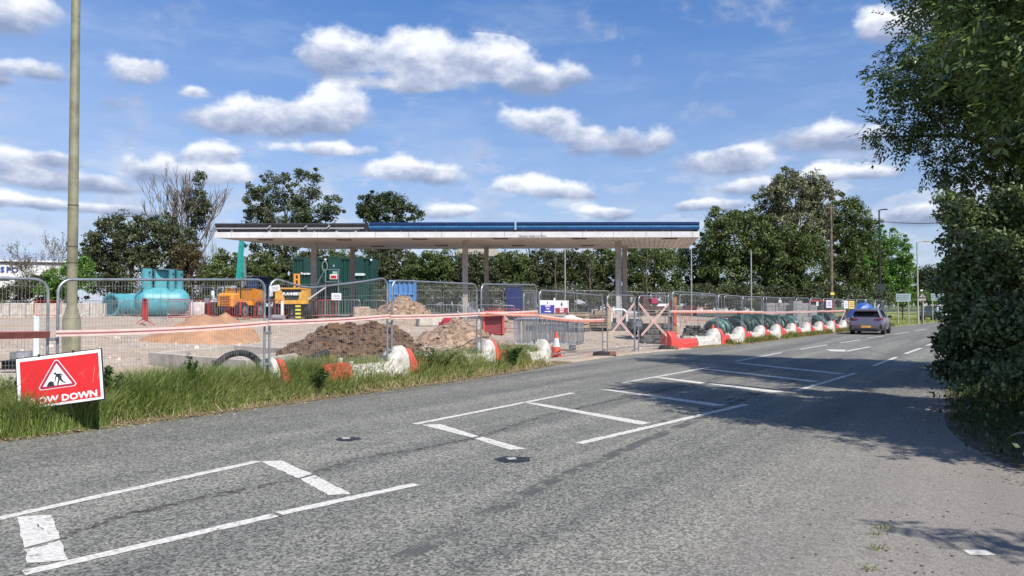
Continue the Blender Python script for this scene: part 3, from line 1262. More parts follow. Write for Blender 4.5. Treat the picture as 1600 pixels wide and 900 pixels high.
ZB = ZS + .455
for (p0, p1) in ((336, 420), (421, 478), (479, 514), (515, 571)):
    edge_piece('grey_fascia_sheet', front(ux(p0)), front(ux(p1)), ZB, ZB + .38, GREY_FASCIA, prof=[(0, ZB - .02), (.05, ZB + .0), (.0, ZB + .06), (-.05, ZB + .12), (.02, ZB + .22), (.06, ZB + .28), (.06, ZB + .34)])
    edge_piece('grey_strip', front(ux(p0 + 1)), front(ux(p1 - 1)), ZB + .03, ZB + .085, mat('pale grey trim', (0.42, .42, .42), rough=.5, var=.1), out=.05)
for (p0, p1) in ((578, 806), (808, 1093)):
    edge_piece('blue_fascia_sheet', front(ux(p0)), front(ux(p1)), ZB, ZB + .4, BLUE_FASCIA, prof=[(.02, ZB + .04), (.045, ZB + .12), (.02, ZB + .22)])
    edge_piece('blue_fascia_lip', front(ux(p0) + .0006), front(ux(p1) - .0006), ZB + .22, ZB + .40, BLUE_DARK, out=.05, prof=[(.01, ZB + .222), (.03, ZB + .26), (.03, ZB + .36), (0, ZB + .385)])
    edge_piece('blue_fascia_sill', front(ux(p0) + .0006), front(ux(p1) - .0006), ZB - .06, ZB + .04, BLUE_DARK, out=.06)
edge_piece('blue_fascia_sheet', fr + Vector((0, .1, 0)), br, ZB - .05, ZB + .4, BLUE_FASCIA)
edge_piece('grey_fascia_sheet', br, bl, ZB - .05, ZB + .34, GREY_FASCIA)
edge_piece('grey_fascia_sheet', bl, fl + Vector((.1, .1, 0)), ZB - .05, ZB + .34, GREY_FASCIA)
edge_piece('joint_cover', front(ux(805.6)), front(ux(808.6)), ZB - .02, ZB + .43, mat('joint trim', (0.30, .42, .55), var=.1), out=.10)
edge_piece('end_cap', front(ux(572)), front(ux(577)), ZB - .06, ZB + .36, BLACK, out=.04)
for px, w, m in ((362, .11, 1), (421, .13, 1), (468, .12, 1), (527, .12, 1), (557, .12, 1), (438, .05, 0), (492, .05, 0), (574, .05, 0), (628, .05, 0), (655, .05, 0), (682, .05, 0), (737, .05, 0),
                 (819, .05, 0), (875, .05, 0), (917, .08, 1), (931, .05, 0), (988, .05, 0), (1009, .05, 0), (1037, .05, 0), (1053, .05, 0)):
    p = front(ux(px))
    MB().box((p.x, p.y + .06, ZS + .385), (w, .06, .17)).build('strut', mat('grey strut', (0.45, .45, .45), var=.1), can)
for px in (421, 478, 514):
    p = front(ux(px))
    MB().beam((p.x - .1, p.y - .09, ZB + .02), (p.x + .12, p.y - .09, ZB + .20), .10, .05).build('brace', mat('grey strut', (0.45, .45, .45), var=.1), can)
# the small faded line of print on the white edge
pa, pb = front(ux(813)), front(ux(855))
ang = math.atan2(fd.y, fd.x)
Mx = Matrix.Translation(((pa.x + pb.x) / 2, (pa.y + pb.y) / 2 - .022, ZS + .065)) @ Matrix.Rotation(ang, 4, 'Z') @ UPRIGHT
text_mesh('faded_lettering', 'Maximum Height 4.2 Metres', .17, mat('faded print', (.22, .21, .20), var=.1), can, Mx, sx=.80)

# columns
COLS = [(491, 377.5), (727, 376), (966, 375.8), (551, 387), (760, 385.3), (976, 385.3)]
for k, (px, py) in enumerate(COLS):
    p = on_z(px, py, ZS)
    g = gz(p.x, p.y)
    w = .33 if k < 3 else .30
    mb = MB().box((p.x, p.y, (ZS + g) / 2 + .0), (w, w, ZS - g + .1), ch=.03)
    c = mb.build('column', COLUMN, can)
    MB().box((p.x, p.y, ZS - .03), (w + .28, w + .2, .05), ch=.01).build('column_head', SOFFIT, c)
    for zz in (2.2, 3.9):
        MB().box((p.x, p.y, zz), (w + .012, w + .012, .025)).build('column_joint', mat('joint shadow gap', (.20, .18, .17), var=.1), c)
# lower cladding sheet, paler, on the right hand front column
p = on_z(966, 375.8, ZS)
MB().box((p.x - .06, p.y - .175, 1.9), (.19, .03, 2.6), ch=.005).build('cladding_sheet', mat('pale cladding', (.46, .46, .45), var=.08), can)

# ------------------------------------------------------------------ mesh fence panels
def fence_panel(a, b, za, zb, label, h=1.95, group='steel mesh fence panels round the site', wr=.0022, fr_=.020, dip=None, pitch=.045, m=STEEL, square=False, lean=0.0, foot=0.0):
    """a, b: ends on plan; za, zb: foot heights; dip: (fraction, amount) a dent in the top rail"""
    L = (b - a).length
    rz = math.atan2(b.y - a.y, b.x - a.x)
    t = thing('mesh_fence', label, 'fence panel', (a.x, a.y, za), rz, group)
    sl = (zb - za) / L

    def top(x):
        z = h
        if dip:
            f, am = dip
            z -= am * max(0, 1 - abs(x / L - f) / (f if x / L < f else 1 - f))
        return z

    def Q(x, z):
        return Vector((x, lean * z, z + sl * x))
    r = .02 if square else .17
    x0, x1 = .03, L - .03
    pts = [Q(x0, foot), Q(x0, 1.0)]
    for k in range(7):
        an = math.pi - k * math.pi / 12
        pts.append(Q(x0 + r + r * math.cos(an), top(0) - r + r * math.sin(an)))
    for k in range(1, 10):
        x = x0 + r + (x1 - x0 - 2 * r) * k / 10
        if dip and abs(k / 10 - dip[0]) > .12 and k not in (2, 8):
            continue
        pts.append(Q(x, top(x)))
    for k in range(7):
        an = math.pi / 2 - k * math.pi / 12
        pts.append(Q(x1 - r + r * math.cos(an), top(L) - r + r * math.sin(an)))
    pts += [Q(x1, 1.0), Q(x1, foot)]
    fr = MB()
    fr.tube(pts, fr_, 8)
    fr.tube([Q(x0, .16), Q(x1, .16)], fr_ * .8, 6)
    fr.build('frame', m, t, smooth=50)
    w = MB()

    def wire(p, q):
        d = (q - p).normalized()
        s1 = Vector((0, 1, 0)) * wr
        s2 = d.cross(Vector((0, 1, 0))) * wr
        o = len(w.v)
        for e in (p, q):
            w.v += [e + s1, e - s1 * .5 + s2 * .87, e - s1 * .5 - s2 * .87]
        w.f += [(o, o + 1, o + 4, o + 3), (o + 1, o + 2, o + 5, o + 4), (o + 2, o, o + 3, o + 5)]
    n = int((x1 - x0) / pitch)
    for k in range(1, n):
        x = x0 + (x1 - x0) * k / n
        zt = top(x)
        e = min(x - x0, x1 - x)
        if e < r:
            zt -= r - math.sqrt(max(0, r * r - (r - e) ** 2))
        w_p, w_q = Q(x, .16), Q(x, zt)
        mid = Q(x + .006 * math.sin(k * 1.7), .9)
        wire(w_p, mid)
        wire(mid, w_q)
    for z in (.42, .85, 1.3, 1.62, 1.86):
        wire(Q(x0, z), Q(x1, z))
    me = w.build('wire_mesh', WIRE, t)
    me['kind'] = 'stuff'
    return t


def clamp(t, x, z):
    MB().box((x, 0, z), (.15, .05, .045), ch=.008).build('clamp', STEEL, t)


def fp(px, off=.5):
    return on_fence(px, off)


SPEC = [  # px from, px to, top row from, top row to, label
    (-190, 79, 441, 437, 'leftmost steel mesh fence panel, its far post beside the red slow down sign', None),
    (87, 416, 437, 437, 'wide steel mesh fence panel in front of the teal tanks and the lamp post', None),
    (419, 607, 437, 435, 'steel mesh fence panel with its top rail bent down in the middle', (.30, .16)),
    (611, 746, 438, 444, 'steel mesh fence panel before the pale blue skip and paler soil heap', None),
    (751, 839, 444, 445, 'steel mesh fence panel just left of the blue and red site notice', None)]
LEFT_PANELS = []
for (p0, p1, t0, t1, lab, dip) in SPEC:
    off = .52
    a = fp(p0, off) if p0 > 0 else None
    b = fp(p1, off)
    if a is None:
        d = (fp(79, off) - fp(300, off)).normalized()
        a = b + d * 3.45
    za = zrow(t0, a.y) - 1.95
    zb = zrow(t1, b.y) - 1.95
    if p0 < 0:
        za = zb + .02
    t = fence_panel(a, b, za, zb, lab, dip=dip, wr=.0019)
    LEFT_PANELS.append(t)
    L = (b - a).length
    clamp(t, L + .03, 1.15)
    clamp(t, L + .03, .62)
# panel carrying the notice, then two gate leaves
a, b = fp(842, .52), fp(942, .42)
NOTICE = fence_panel(a, b, zrow(453, a.y) - 1.95, zrow(462, b.y) - 1.95, 'steel mesh fence panel that carries the blue and red site notice', wr=.0018)
clamp(NOTICE, (b - a).length + .04, 1.3)
clamp(NOTICE, (b - a).length + .04, .35)
GATES = []
for (p0, p1, lab) in ((948, 992, 'left mesh gate leaf crossed with red and white tape at the site entrance'),
                      (997, 1045, 'right mesh gate leaf crossed with tape before the stacked rubble and pallets')):
    a, b = fp(p0, .42), fp(p1, .42)
    g = fence_panel(a, b, .03, .03, lab, group='gate leaves at the site entrance', wr=.0018)
    GATES.append((g, (b - a).length))
    mb = MB()
    mb.box(((b - a).length - .03, 0, .95), (.05, .05, 1.85), ch=.006)
    mb.build('end_post', STEEL, g)
RIGHT_PX = [1050, 1121, 1159, 1191, 1217, 1243, 1265, 1285, 1303, 1320, 1337, 1352, 1366, 1378, 1386]
RTOP = [455, 460, 463, 464, 465, 465.5, 466, 466.5, 467, 468, 468, 468, 468.5, 469, 469]
ORD = ['next to the orange timber post past the gate', 'above the first coils of dark green netting', 'above the second coil of green netting', 'fourth from the gate in front of grey blocks', 'with a small white notice, fifth past the gate',
       'sixth past the gate before the grey concrete stack', 'seventh past the gate beside the red framed cabin', 'eighth past the gate with the white and blue notice', 'ninth past the gate, behind the last plastic humps', 'behind the white and yellow notice board', 'between the yellow notice and blue tarpaulin',
       'in front of the blue tarpaulin beyond the car', 'with white pipes behind it beyond the car', 'last of the row, ending at the mown grass']
for k in range(len(RIGHT_PX) - 1):
    off = .5 + (k % 2) * .05
    a, b = fp(RIGHT_PX[k] + (1 if k else 0), off), fp(RIGHT_PX[k + 1] - .5, off)
    za, zb = zrow(RTOP[k], a.y) - 1.95, zrow(RTOP[k + 1], b.y) - 1.95
    fence_panel(a, b, za, zb, 'steel mesh fence panel ' + ORD[k], wr=.0021, pitch=.06)

# row at the back of the site and cross runs
BACK = [((560, 60), (640, 60.5)), ((643, 60.5), (690, 61)), ((692, 61), (734, 61)), ((737, 61), (787, 61.5)), ((790, 61.5), (842, 62)), ((845, 62), (898, 62)), ((900, 62), (952, 62.5)), ((955, 62.5), (1008, 63)), ((1010, 63), (1062, 64))]
WHERE = ['behind the pale blue skip', 'right of the pale blue skip', 'left of the tall middle column', 'between the two middle canopy columns', 'behind the navy panel', 'behind the blue and red notice', 'left of the right hand canopy columns', 'behind the white hoop', 'furthest right, by the thin lamp column']
for k, ((p0, q0), (p1, q1)) in enumerate(BACK):
    a, b = at(p0, q0).to_2d(), at(p1, q1).to_2d()
    fence_panel(a, b, gz(*a), gz(*b), 'far mesh fence panel at the back, ' + WHERE[k], group='mesh fence panels along the back of the site', wr=.0024, pitch=.075, m=STEEL_DIRTY)
CROSS = [((1062, 44), (1128, 46), 'inner mesh panel seen left of the green coils'), ((1131, 46), (1190, 49), 'inner mesh panel seen behind the green coils'), ((1197, 49), (1236, 52), 'inner mesh panel seen before the grey block stack'),
         ((818, 26.5), (836, 29.5), 'mesh panel turned end on behind the notice panel post'), ((300, 49), (335, 49), 'short inner mesh panel left of the amber dumper'), ((338, 49), (368, 49.5), 'short inner mesh panel right behind the white bollard'),
         ((1016, 36), (1040, 38), 'inner mesh panel right behind the rusty skip'), ((1044, 38), (1052, 41), 'narrow inner mesh panel behind the orange timber post')]
for ((p0, q0), (p1, q1), lab) in CROSS:
    a, b = at(p0, q0).to_2d(), at(p1, q1).to_2d()
    fence_panel(a, b, gz(*a), gz(*b), lab, group='inner mesh fence panels', wr=.0024, pitch=.075)

# rubber feet under the gate posts
for (px, w, lab) in ((944, .75, 'dark rubber fence foot under the left gate post'), (1044, .7, 'dark rubber fence foot beside the red plastic barrier')):
    p = fp(px, .34)
    t = thing('fence_foot', lab, 'fence foot', (p.x, p.y, .0), -.15, 'rubber fence feet')
    MB().box((0, 0, .075), (w, .26, .15), ch=.025, top=(.94, .85)).build('rubber_block', BLACK_RUBBER, t)
    MB().box((w * .36, 0, .09), (w * .3, .268, .13), ch=.02, top=(.94, .85)).build('block_end', mat('dusty red rubber', (.20, .09, .07), rough=.8), t)

# ------------------------------------------------------------------ tape
def tape(label, pts, w=.075, kind=0, sag=.05, twist=0.0, group='barrier tapes along the fence'):
    """red and white striped tape as thin bands; pts are 3d points"""
    t = thing('barrier_tape', label, 'barrier tape', pts[0], 0, group)
    o = Vector(pts[0])
    P = []
    for a, b in zip(pts[:-1], pts[1:]):
        a, b = Vector(a), Vector(b)
        n = 8
        for k in range(n):
            u = k / n
            p = a.lerp(b, u)
            p.z -= sag * 4 * u * (1 - u)
            P.append(p - o)
    P.append(Vector(pts[-1]) - o)
    bands = {0: [(-.5, -.2, TAPE_WHITE), (-.2, .16, TAPE_PINK), (.16, .5, TAPE_WHITE)], 1: [(-.5, .1, TAPE_ORANGE), (.1, .5, TAPE_WHITE)], 2: [(-.5, -.16, TAPE_WHITE), (-.16, .12, TAPE_PINK), (.12, .5, TAPE_WHITE)], 3: [(-.5, .36, TAPE_BROWN), (.36, .5, TAPE_PINK)]}[kind]
    for (u0, u1, m) in bands:
        mb = MB()
        for k, p in enumerate(P):
            d = (P[min(k + 1, len(P) - 1)] - P[max(k - 1, 0)]).normalized()
            side = Vector((-d.y, d.x, 0))
            if side.length < .1:
                side = Vector((0, 1, 0))
            side.normalize()
            upv = d.cross(side)
            if upv.z < 0:
                upv = -upv
            upv = (upv * math.cos(twist) + side * math.sin(twist)).normalized()
            for s, e in ((1, u0), (1, u1), (-1, u1), (-1, u0)):
                mb.v.append(p + upv * (w * e) + side * (.0012 * s))
        n = len(P)
        mb.f = []
        for k in range(n - 1):
            for j in range(4):
                j2 = (j + 1) % 4
                mb.f.append((k * 4 + j, k * 4 + j2, k * 4 + 4 + j2, k * 4 + 4 + j))
        mb.f += [(0, 1, 2, 3), ((n - 1) * 4 + 3, (n - 1) * 4 + 2, (n - 1) * 4 + 1, (n - 1) * 4)]
        mb.build('band', m, t)
    return t


def tp(px, row, off=.42):
    p = fp(px, off)
    return Vector((p.x, p.y, zrow(row, p.y)))


a = tp(79, 522.5)
b = a + (tp(79, 522) - tp(300, 522)).normalized() * 3.2
tape('dark brown red tape tied across the leftmost fence panel', [a + Vector((0, 0, .0)), Vector((b.x, b.y, a.z + .04))], .095, 3, .0)
tape('red and white tape across the panel before the orange sand', [tp(88, 521), tp(418, 505)], .082, 2, .03)
tape('red and white tape across the bent panel before the soil heap', [tp(420, 504.5), tp(609, 494)], .082, 2, .02)
tape('red and white tape across the panel before the blue skip', [tp(611, 495.5), tp(747, 491)], .088, 2, .01)
tape('pink orange tape across the panel left of the site notice', [tp(749, 491), tp(840, 487.5)], .10, 1, .01)
tape('orange tape slung under the site notice', [tp(843, 494), tp(944, 500)], .10, 1, .06)
tape('second loose orange tape crossing under the site notice', [tp(760, 489), tp(840, 493), tp(905, 499)], .06, 1, .02)
for (g0, g1, nm) in ((948, 992, 'left'), (998, 1046, 'right')):
    tape('tape running down from upper left on the %s gate leaf' % nm, [tp(g0, 474, .38), tp(g1 - 2, 527, .38)], .085, 0, .04, group='crossed tapes on the gate leaves')
    tape('tape running up to the upper right on the %s gate leaf' % nm, [tp(g0 + 4, 524, .36), tp(g1 - 1, 474, .36)], .085, 0, .02, group='crossed tapes on the gate leaves')
tape('salmon pink tape along the fence from the orange post onward', [tp(1048, 487), tp(1121, 487), tp(1191, 488)], .095, 1, .0)
tape('red and white tape further along the right hand fence', [tp(1191, 488), tp(1217, 488), tp(1243, 487), tp(1285, 486)], .085, 0, .02)
tape('far end of the tape beyond the grey blocks', [tp(1285, 486), tp(1303, 486), tp(1320, 485)], .10, 1, .02)
tape('slanting red and white tape in front of the yellow notice', [tp(1313, 502), tp(1326, 473)], .10, 0, .0)

# ------------------------------------------------------------------ site notice on the fence
a, b = fp(842, .44), fp(942, .36)
ax = (b - a).normalized()


def on_panel(px):
    best = fp(px, .43)
    return best


pL, pR = on_panel(843.5), on_panel(888.5)
zL, zR = zrow(469, pL.y), zrow(471, pR.y)
W = (pR - pL).length
Hh = zL - zrow(490, pL.y)
t = thing('site_notice', 'white notice on mesh fence with a blue arrow half and a red keep out half', 'notice board', (pL.x, pL.y, zL - Hh), math.atan2(pR.y - pL.y, pR.x - pL.x))
MB().box((W / 2, 0, Hh / 2), (W, .012, Hh), ch=.003).build('board', SIGN_WHITE, t)
MB().box((W * .245, -.008, Hh * .33), (W * .46, .004, Hh * .62)).build('blue_panel', SIGN_BLUE, t)
MB().box((W * .735, -.008, Hh * .22), (W * .46, .004, Hh * .40)).build('red_panel', SIGN_MAROON, t)
S = lambda x, z, y=-.0115: Matrix.Translation((W * x, y, Hh * z)) @ UPRIGHT
text_mesh('lettering', 'SITE ENTRANCE', Hh * .13, SIGN_WHITE, t, S(.245, .555), bold=.004, sx=.95)
text_mesh('lettering', 'THIS WAY', Hh * .13, SIGN_WHITE, t, S(.245, .36), bold=.004)
MB().prism([(-.13, -.025), (.05, -.025), (.05, -.06), (.15, 0), (.05, .06), (.05, .025), (-.13, .025)], 0, .002, S(.245, .15) @ Matrix.Diagonal((W * .8, Hh * 1.3, 1, 1))).build('arrow', SIGN_WHITE, t)
text_mesh('lettering', 'CHILDREN', Hh * .17, SIGN_WHITE, t, S(.735, .31), bold=.004, sx=.95)
text_mesh('lettering', 'KEEP OUT', Hh * .17, SIGN_WHITE, t, S(.735, .12), bold=.004, sx=.95)
mb = MB()
mb.lathe([(Hh * .165, 0), (Hh * .165, .003)], 20, M=S(.73, .70, -.007))
mb.build('ring', BLACK, t)
MB().lathe([(Hh * .135, 0), (Hh * .135, .003)], 20, M=S(.73, .70, -.010)).build('ring_field', SIGN_WHITE, t)
mb = MB()
mb.box((W * .72, -.0145, Hh * .70), (W * .025, .003, Hh * .17), ry=.3).box((W * .745, -.0147, Hh * .72), (W * .022, .003, Hh * .12), ry=-.5).box((W * .73, -.0149, Hh * .70), (W * .02, .003, Hh * .26), ry=-.8)
mb.build('pictogram', BLACK, t)
MB().lathe([(Hh * .075, 0), (Hh * .075, .003)], 14, M=S(.245, .80, -.008)).build('pictogram', BLACK, t)
MB().box((W * .5, .01, Hh * 1.06), (.10, .01, .10)).build('tie_card', SIGN_WHITE, t)

# small notices tied to fences
def notice(label, px0, px1, r0, r1, off, m=SIGN_WHITE, roll=0.0, band=None):
    a, b = fp(px0, off), fp(px1, off)
    w = (b - a).length
    z1, z0 = zrow(r0, a.y), zrow(r1, a.y)
    t = thing('notice', label, 'notice board', ((a.x + b.x) / 2, (a.y + b.y) / 2, (z0 + z1) / 2), math.atan2(b.y - a.y, b.x - a.x), 'small notices tied to the fence')
    MB().box((0, 0, 0), (w, .012, z1 - z0), ry=roll, ch=.003).build('sheet', m, t)
    bm_ = band or mat('grey print', (.35, .36, .42), var=.1)
    for k in range(3):
        MB().box((0, -.008, (z1 - z0) * (.25 - .24 * k)), (w * .7, .003, (z1 - z0) * .10), ry=roll).build('print_line', bm_, t)
    return t


notice('small white card tilted on the bent fence panel', 421, 437, 446, 455, .44, roll=-.16)
notice('small square white card under the tilted card', 421, 426, 457, 463, .44)
notice('white notice with torn corner hung before the green container', 518, 533, 458, 469, .44)
notice('white and blue notice near the far end of the right fence', 1291, 1299.5, 469, 481, .36, band=SIGN_BLUE)
notice('small white card on the fifth right hand panel', 1217, 1221, 469, 473, .40)
notice('small white card on the red framed cabin', 1275.5, 1278.5, 471.5, 478, .40)
notice('pale grey notice left of the yellow one', 1318.5, 1325, 470, 482, .36)
notice('yellow topped notice at the far end of the fence', 1326, 1334.5, 470, 482.5, .36, m=SIGN_YELLOW, band=SIGN_MAROON)

# ------------------------------------------------------------------ plastic water filled barriers
def barrier_unit(label, name_m, length=1.25, flip=False):
    t = thing('plastic_barrier', label, 'plastic barrier', group='red and white plastic barriers at the foot of the fence')
    L = length
    s = -1 if flip else 1

    def X(x):
        return (L - x) if flip else x
    mb = MB()
    # low bar with chamfered top and a step
    bar = [(-.19, 0), (.19, 0), (.19, .20), (.15, .24), (.13, .34), (.09, .37), (-.09, .37), (-.13, .34), (-.15, .24), (-.19, .20)]
    hump = [(-.25, 0), (.25, 0), (.25, .36), (.22, .50), (.14, .63), (.06, .68), (-.06, .68), (-.14, .63), (-.22, .50), (-.25, .36)]
    low = [(y * 1.02, min(z, .40) * (1.0)) for y, z in hump]
    rings = []
    for x, pr, k in ((0, bar, .94), (.03, bar, 1), (L - .52, bar, 1), (L - .36, low, .95), (L - .24, hump, .97), (L - .03, hump, 1), (L, hump, .95)):
        rings.append([Vector((X(x), y * k, max(0, z * (k if z > .3 else 1)))) for y, z in pr])
    if flip:
        rings = [list(reversed(r)) for r in rings]
    mb.loft(rings)
    body = mb.build('body', name_m, t, smooth=28)
    MB().box((X(L - .004), 0, .27), (.03, .03, .44), ch=.006).build('end_groove', mat('barrier groove', (.30, .28, .25), var=.2), t)
    MB().lathe([(.045, .36), (.045, .43), (.03, .44)], 10, (X(.10), 0, 0)).build('lug', WHITE_PLASTIC, t)
    return t


def put_barrier(proto, first, a, b, label, sink=.02):
    """lay a barrier unit between plan points a, b (hump at b), stretched to fit"""
    t = proto if first else copy_tree(proto)
    d = b - a
    t.location = (a.x, a.y, max(0, min(gz(a.x, a.y), gz(b.x, b.y)) - sink))
    t.rotation_euler = (R(random.Random(int(a.x * 100)).uniform(-3, 3)), -math.atan2(gz(b.x, b.y) - gz(a.x, a.y), d.length) * 0, math.atan2(d.y, d.x))
    t.scale = (d.length / 1.25, 1, 1)
    t['label'] = label
    return t


WP = barrier_unit('white', WHITE_PLASTIC)                 # hump at its far end
RP = barrier_unit('red', RED_PLASTIC, flip=True)          # hump at its near end
OP = barrier_unit('red', ORANGE_PLASTIC, flip=True)
used = {'w': 0, 'r': 0, 'o': 0}


def barrier(kind, p0, p1, label, off=.50, sink=.03):
    proto = {'w': WP, 'r': RP, 'o': OP}[kind]
    a, b = fp(p0, off), fp(p1, off)
    put_barrier(proto, used[kind] == 0, a, b, label, sink)
    used[kind] += 1


barrier('w', 384, 426, 'white plastic barrier hump sunk in grass below the black hose loop', .62, .10)
barrier('o', 428, 470, 'faded red plastic barrier joined on beside the concrete chamber corner', .62, .12)
a_, b_ = fp(500, .50), fp(541, .52)
t = thing('plastic_barrier', 'flat faded red barrier bar lying low in the grass', 'plastic barrier', (a_.x, a_.y, gz(a_.x, a_.y) + .02), math.atan2((b_ - a_).y, (b_ - a_).x), 'red and white plastic barriers at the foot of the fence')
L_ = (b_ - a_).length
MB().loft([[Vector((x, y * k, z * k)) for y, z in ((-.19, 0), (.19, 0), (.19, .22), (.14, .26), (.12, .36), (.08, .39), (-.08, .39), (-.12, .36), (-.14, .26), (-.19, .22))] for x, k in ((0, .8), (.08, .97), (L_ * .5, 1), (L_ - .05, 1), (L_, .94))]).build('body', ORANGE_PLASTIC, t, smooth=28)
MB().lathe([(.05, .38), (.05, .46), (.03, .47)], 10, (L_ - .15, 0, 0)).build('lug', WHITE_PLASTIC, t)
barrier('w', 541, 627, 'white plastic barrier with long low bar in front of the brown soil', .56)
barrier('o', 629, 664, 'faded red barrier stub half hidden by white flowers', .62, .08)
barrier('w', 722, 761, 'white plastic hump under the post right of the paler soil', .60)
barrier('o', 763, 786, 'faded red stub behind the tall dark weed', .60)
barrier('w', 812, 840, 'clear white hump further back beside the stacked grey barriers', .62)
barrier('w', 822, 848, 'clean white hump nearest the two cones', .42)
barrier('r', 1040, 1084, 'bright red barrier lying at the right end of the gate', .42)
barrier('w', 1085, 1118, 'white barrier bar behind the cone right of the gate', .50)
HU = [1118, 1155, 1187, 1213, 1237, 1260, 1279, 1298, 1317]
NM = ['first', 'second', 'third', 'fourth', 'fifth', 'sixth', 'seventh', 'eighth', 'ninth']
for k in range(len(HU) - 1):
    a, b = HU[k], HU[k + 1]
    m_ = a + (b - a) * .46
    barrier('r', a + .6, m_, '%s red barrier of the row beyond the gate cone' % NM[k], .52 + .03 * (k % 2))
    barrier('w', m_ + .4, b, '%s white hump of the row beyond the gate cone' % NM[k], .50 + .03 * (k % 2))

# ------------------------------------------------------------------ traffic cones
def make_cone():
    t = thing('traffic_cone', 'cone', 'traffic cone', group='red and white traffic cones')
    MB().box((0, 0, .025), (.40, .40, .05), ch=.012, top=(.96, .96)).build('base', mat('cone base', (.55, .09, .045), rough=.6, var=.15), t)
    prof = [(.165, .045), (.15, .10), (.108, .32)]
    MB().lathe([(.165, .04), (.155, .08), (.122, .30)], 18).build('lower_cone', mat('cone orange', (.80, .10, .04), rough=.5, var=.1), t, smooth=40)
    MB().lathe([(.124, .30), (.074, .56)], 18).build('white_sleeve', mat('cone sleeve', (.76, .74, .76), rough=.4, var=.08), t, smooth=40)
    MB().lathe([(.0735, .56), (.042, .73), (.036, .75), (.020, .752)], 18).build('tip', mat('cone orange', (.80, .10, .04)), t, smooth=40)
    return t


CONE = make_cone()
CL = [(869, 558.5, 'nearest cone, standing at the grass end before the stacked grey barriers', 1.0), (854, 548, 'cone partly hidden in grass just behind the nearest cone', .95),
      (1114, 536.5, 'cone at the foot of the fence right of the red barrier', 1.0), (1053, 529, 'cone behind the red barrier below the orange timber post', 1.0)]
for k, (px, py, lab, s) in enumerate(CL):
    c = CONE if k == 0 else copy_tree(CONE)
    p = flat(px, py)
    c.location = (p.x, p.y, gz(p.x, p.y))
    c.scale = (s, s, s * (1.0 if k else 1.05))
    c.rotation_euler = (0, 0, .3 * k)
    c['label'] = lab

# ------------------------------------------------------------------ pedestrian barriers
def make_ped(m, length=2.2, bars=14):
    t = thing('crowd_barrier', 'x', 'crowd barrier')
    r = .12
    pts = [Vector((x, 0, z)) for x, z in ((r, .2), (.035, .24), (0, .32), (0, .96), (.035, 1.05), (r, 1.08), (length - r, 1.08), (length - .035, 1.05), (length, .96), (length, .32), (length - .035, .24), (length - r, .2))]
    MB().tube(pts, .02, 6, closed=True).build('frame', m, t, smooth=60)
    mb = MB()
    for k in range(1, bars):
        x = length * k / bars
        mb.tube([(x, 0, .2), (x, 0, 1.08)], .0105, 4)
    o = mb.build('bars', m, t)
    o['kind'] = 'stuff'
    for x in (.28, length - .28):
        mb = MB()
        mb.tube([(x, -.28, .0), (x, -.18, .12), (x, 0, .21), (x, .18, .12), (x, .28, .0)], .016, 5)
        mb.build('foot', m, t)
    return t


PED_G, PED_R = make_ped(STEEL), make_ped(RED_PAINT)
first = {'g': True, 'r': True}


def ped(kind, p0, p1, label, d0, d1=None):
    proto = PED_G if kind == 'g' else PED_R
    t = proto if first[kind] else copy_tree(proto)
    first[kind] = False
    a, b = at(p0, d0), at(p1, d1 or d0)
    d = b - a
    t.location = a
    t.rotation_euler = (0, -math.atan2(d.z, d.to_2d().length), math.atan2(d.y, d.x))
    t.scale = (d.to_2d().length / 2.2, 1, 1)
    t['label'] = label
    t['group'] = 'galvanised crowd barriers on the site' if kind == 'g' else 'red crowd barriers on the site'


for args in [('g', 2, 53, 'grey crowd barrier before the concrete wall at far left', 47), ('r', 54, 94, 'red crowd barrier by the two fence posts, before the concrete wall', 47), ('g', 96, 127, 'grey crowd barrier just right of the lamp post', 47.5),
             ('g', 127, 161, 'grey crowd barrier left of the tank with a shaded end', 48), ('g', 162, 192, 'grey crowd barrier across the end of the lower tank', 48), ('g', 193, 222, 'grey crowd barrier between the two teal tanks', 49),
             ('r', 223, 231, 'red crowd barrier standing end on before the teal tanks', 33, 31), ('g', 228, 262, 'grey crowd barrier joined to the end on red one', 36), ('r', 262, 297, 'red crowd barrier under the right end of the big tank', 38),
             ('g', 262, 298, 'grey crowd barrier up against the big tank', 50), ('r', 302, 324, 'red crowd barrier in front of the white bulk bag', 43), ('r', 326, 374, 'red crowd barrier in front of the amber dumper', 41),
             ('r', 376, 450, 'red crowd barrier leading from the dumper to the yellow machine', 40, 43), ('r', 452, 525, 'red crowd barrier under the yellow machine frame', 43, 44), ('g', 433, 497, 'grey crowd barrier before the yellow machine', 45), ('g', 498, 563, 'grey crowd barrier below the white notice and green container', 46),
             ('g', 568, 602, 'grey crowd barrier at the left foot of the far soil heap', 42), ('g', 612, 634, 'grey crowd barrier in front of the far soil heap', 40), ('g', 664, 730, 'grey crowd barrier round the red valve and white hose', 38), ('g', 732, 745, 'grey crowd barrier right of the middle canopy column', 42, 45),
             ('g', 746, 803, 'grey crowd barrier in front of the pale slab heap', 39), ('r', 760, 785, 'red crowd barrier before the red pump casing', 35), ('r', 786, 812, 'red crowd barrier right of the red pump casing', 35),
             ('g', 650, 690, 'far grey crowd barrier right of the blue skip', 54), ('g', 692, 736, 'far grey crowd barrier left of the middle column', 54), ('r', 1066, 1108, 'red crowd barrier far behind the fence by the thin lamp', 52),
             ('g', 1090, 1150, 'low grey crowd barrier behind the first green coil', 41, 42), ('g', 905, 945, 'grey crowd barrier behind the tan crates', 50)]:
    ped(*args)
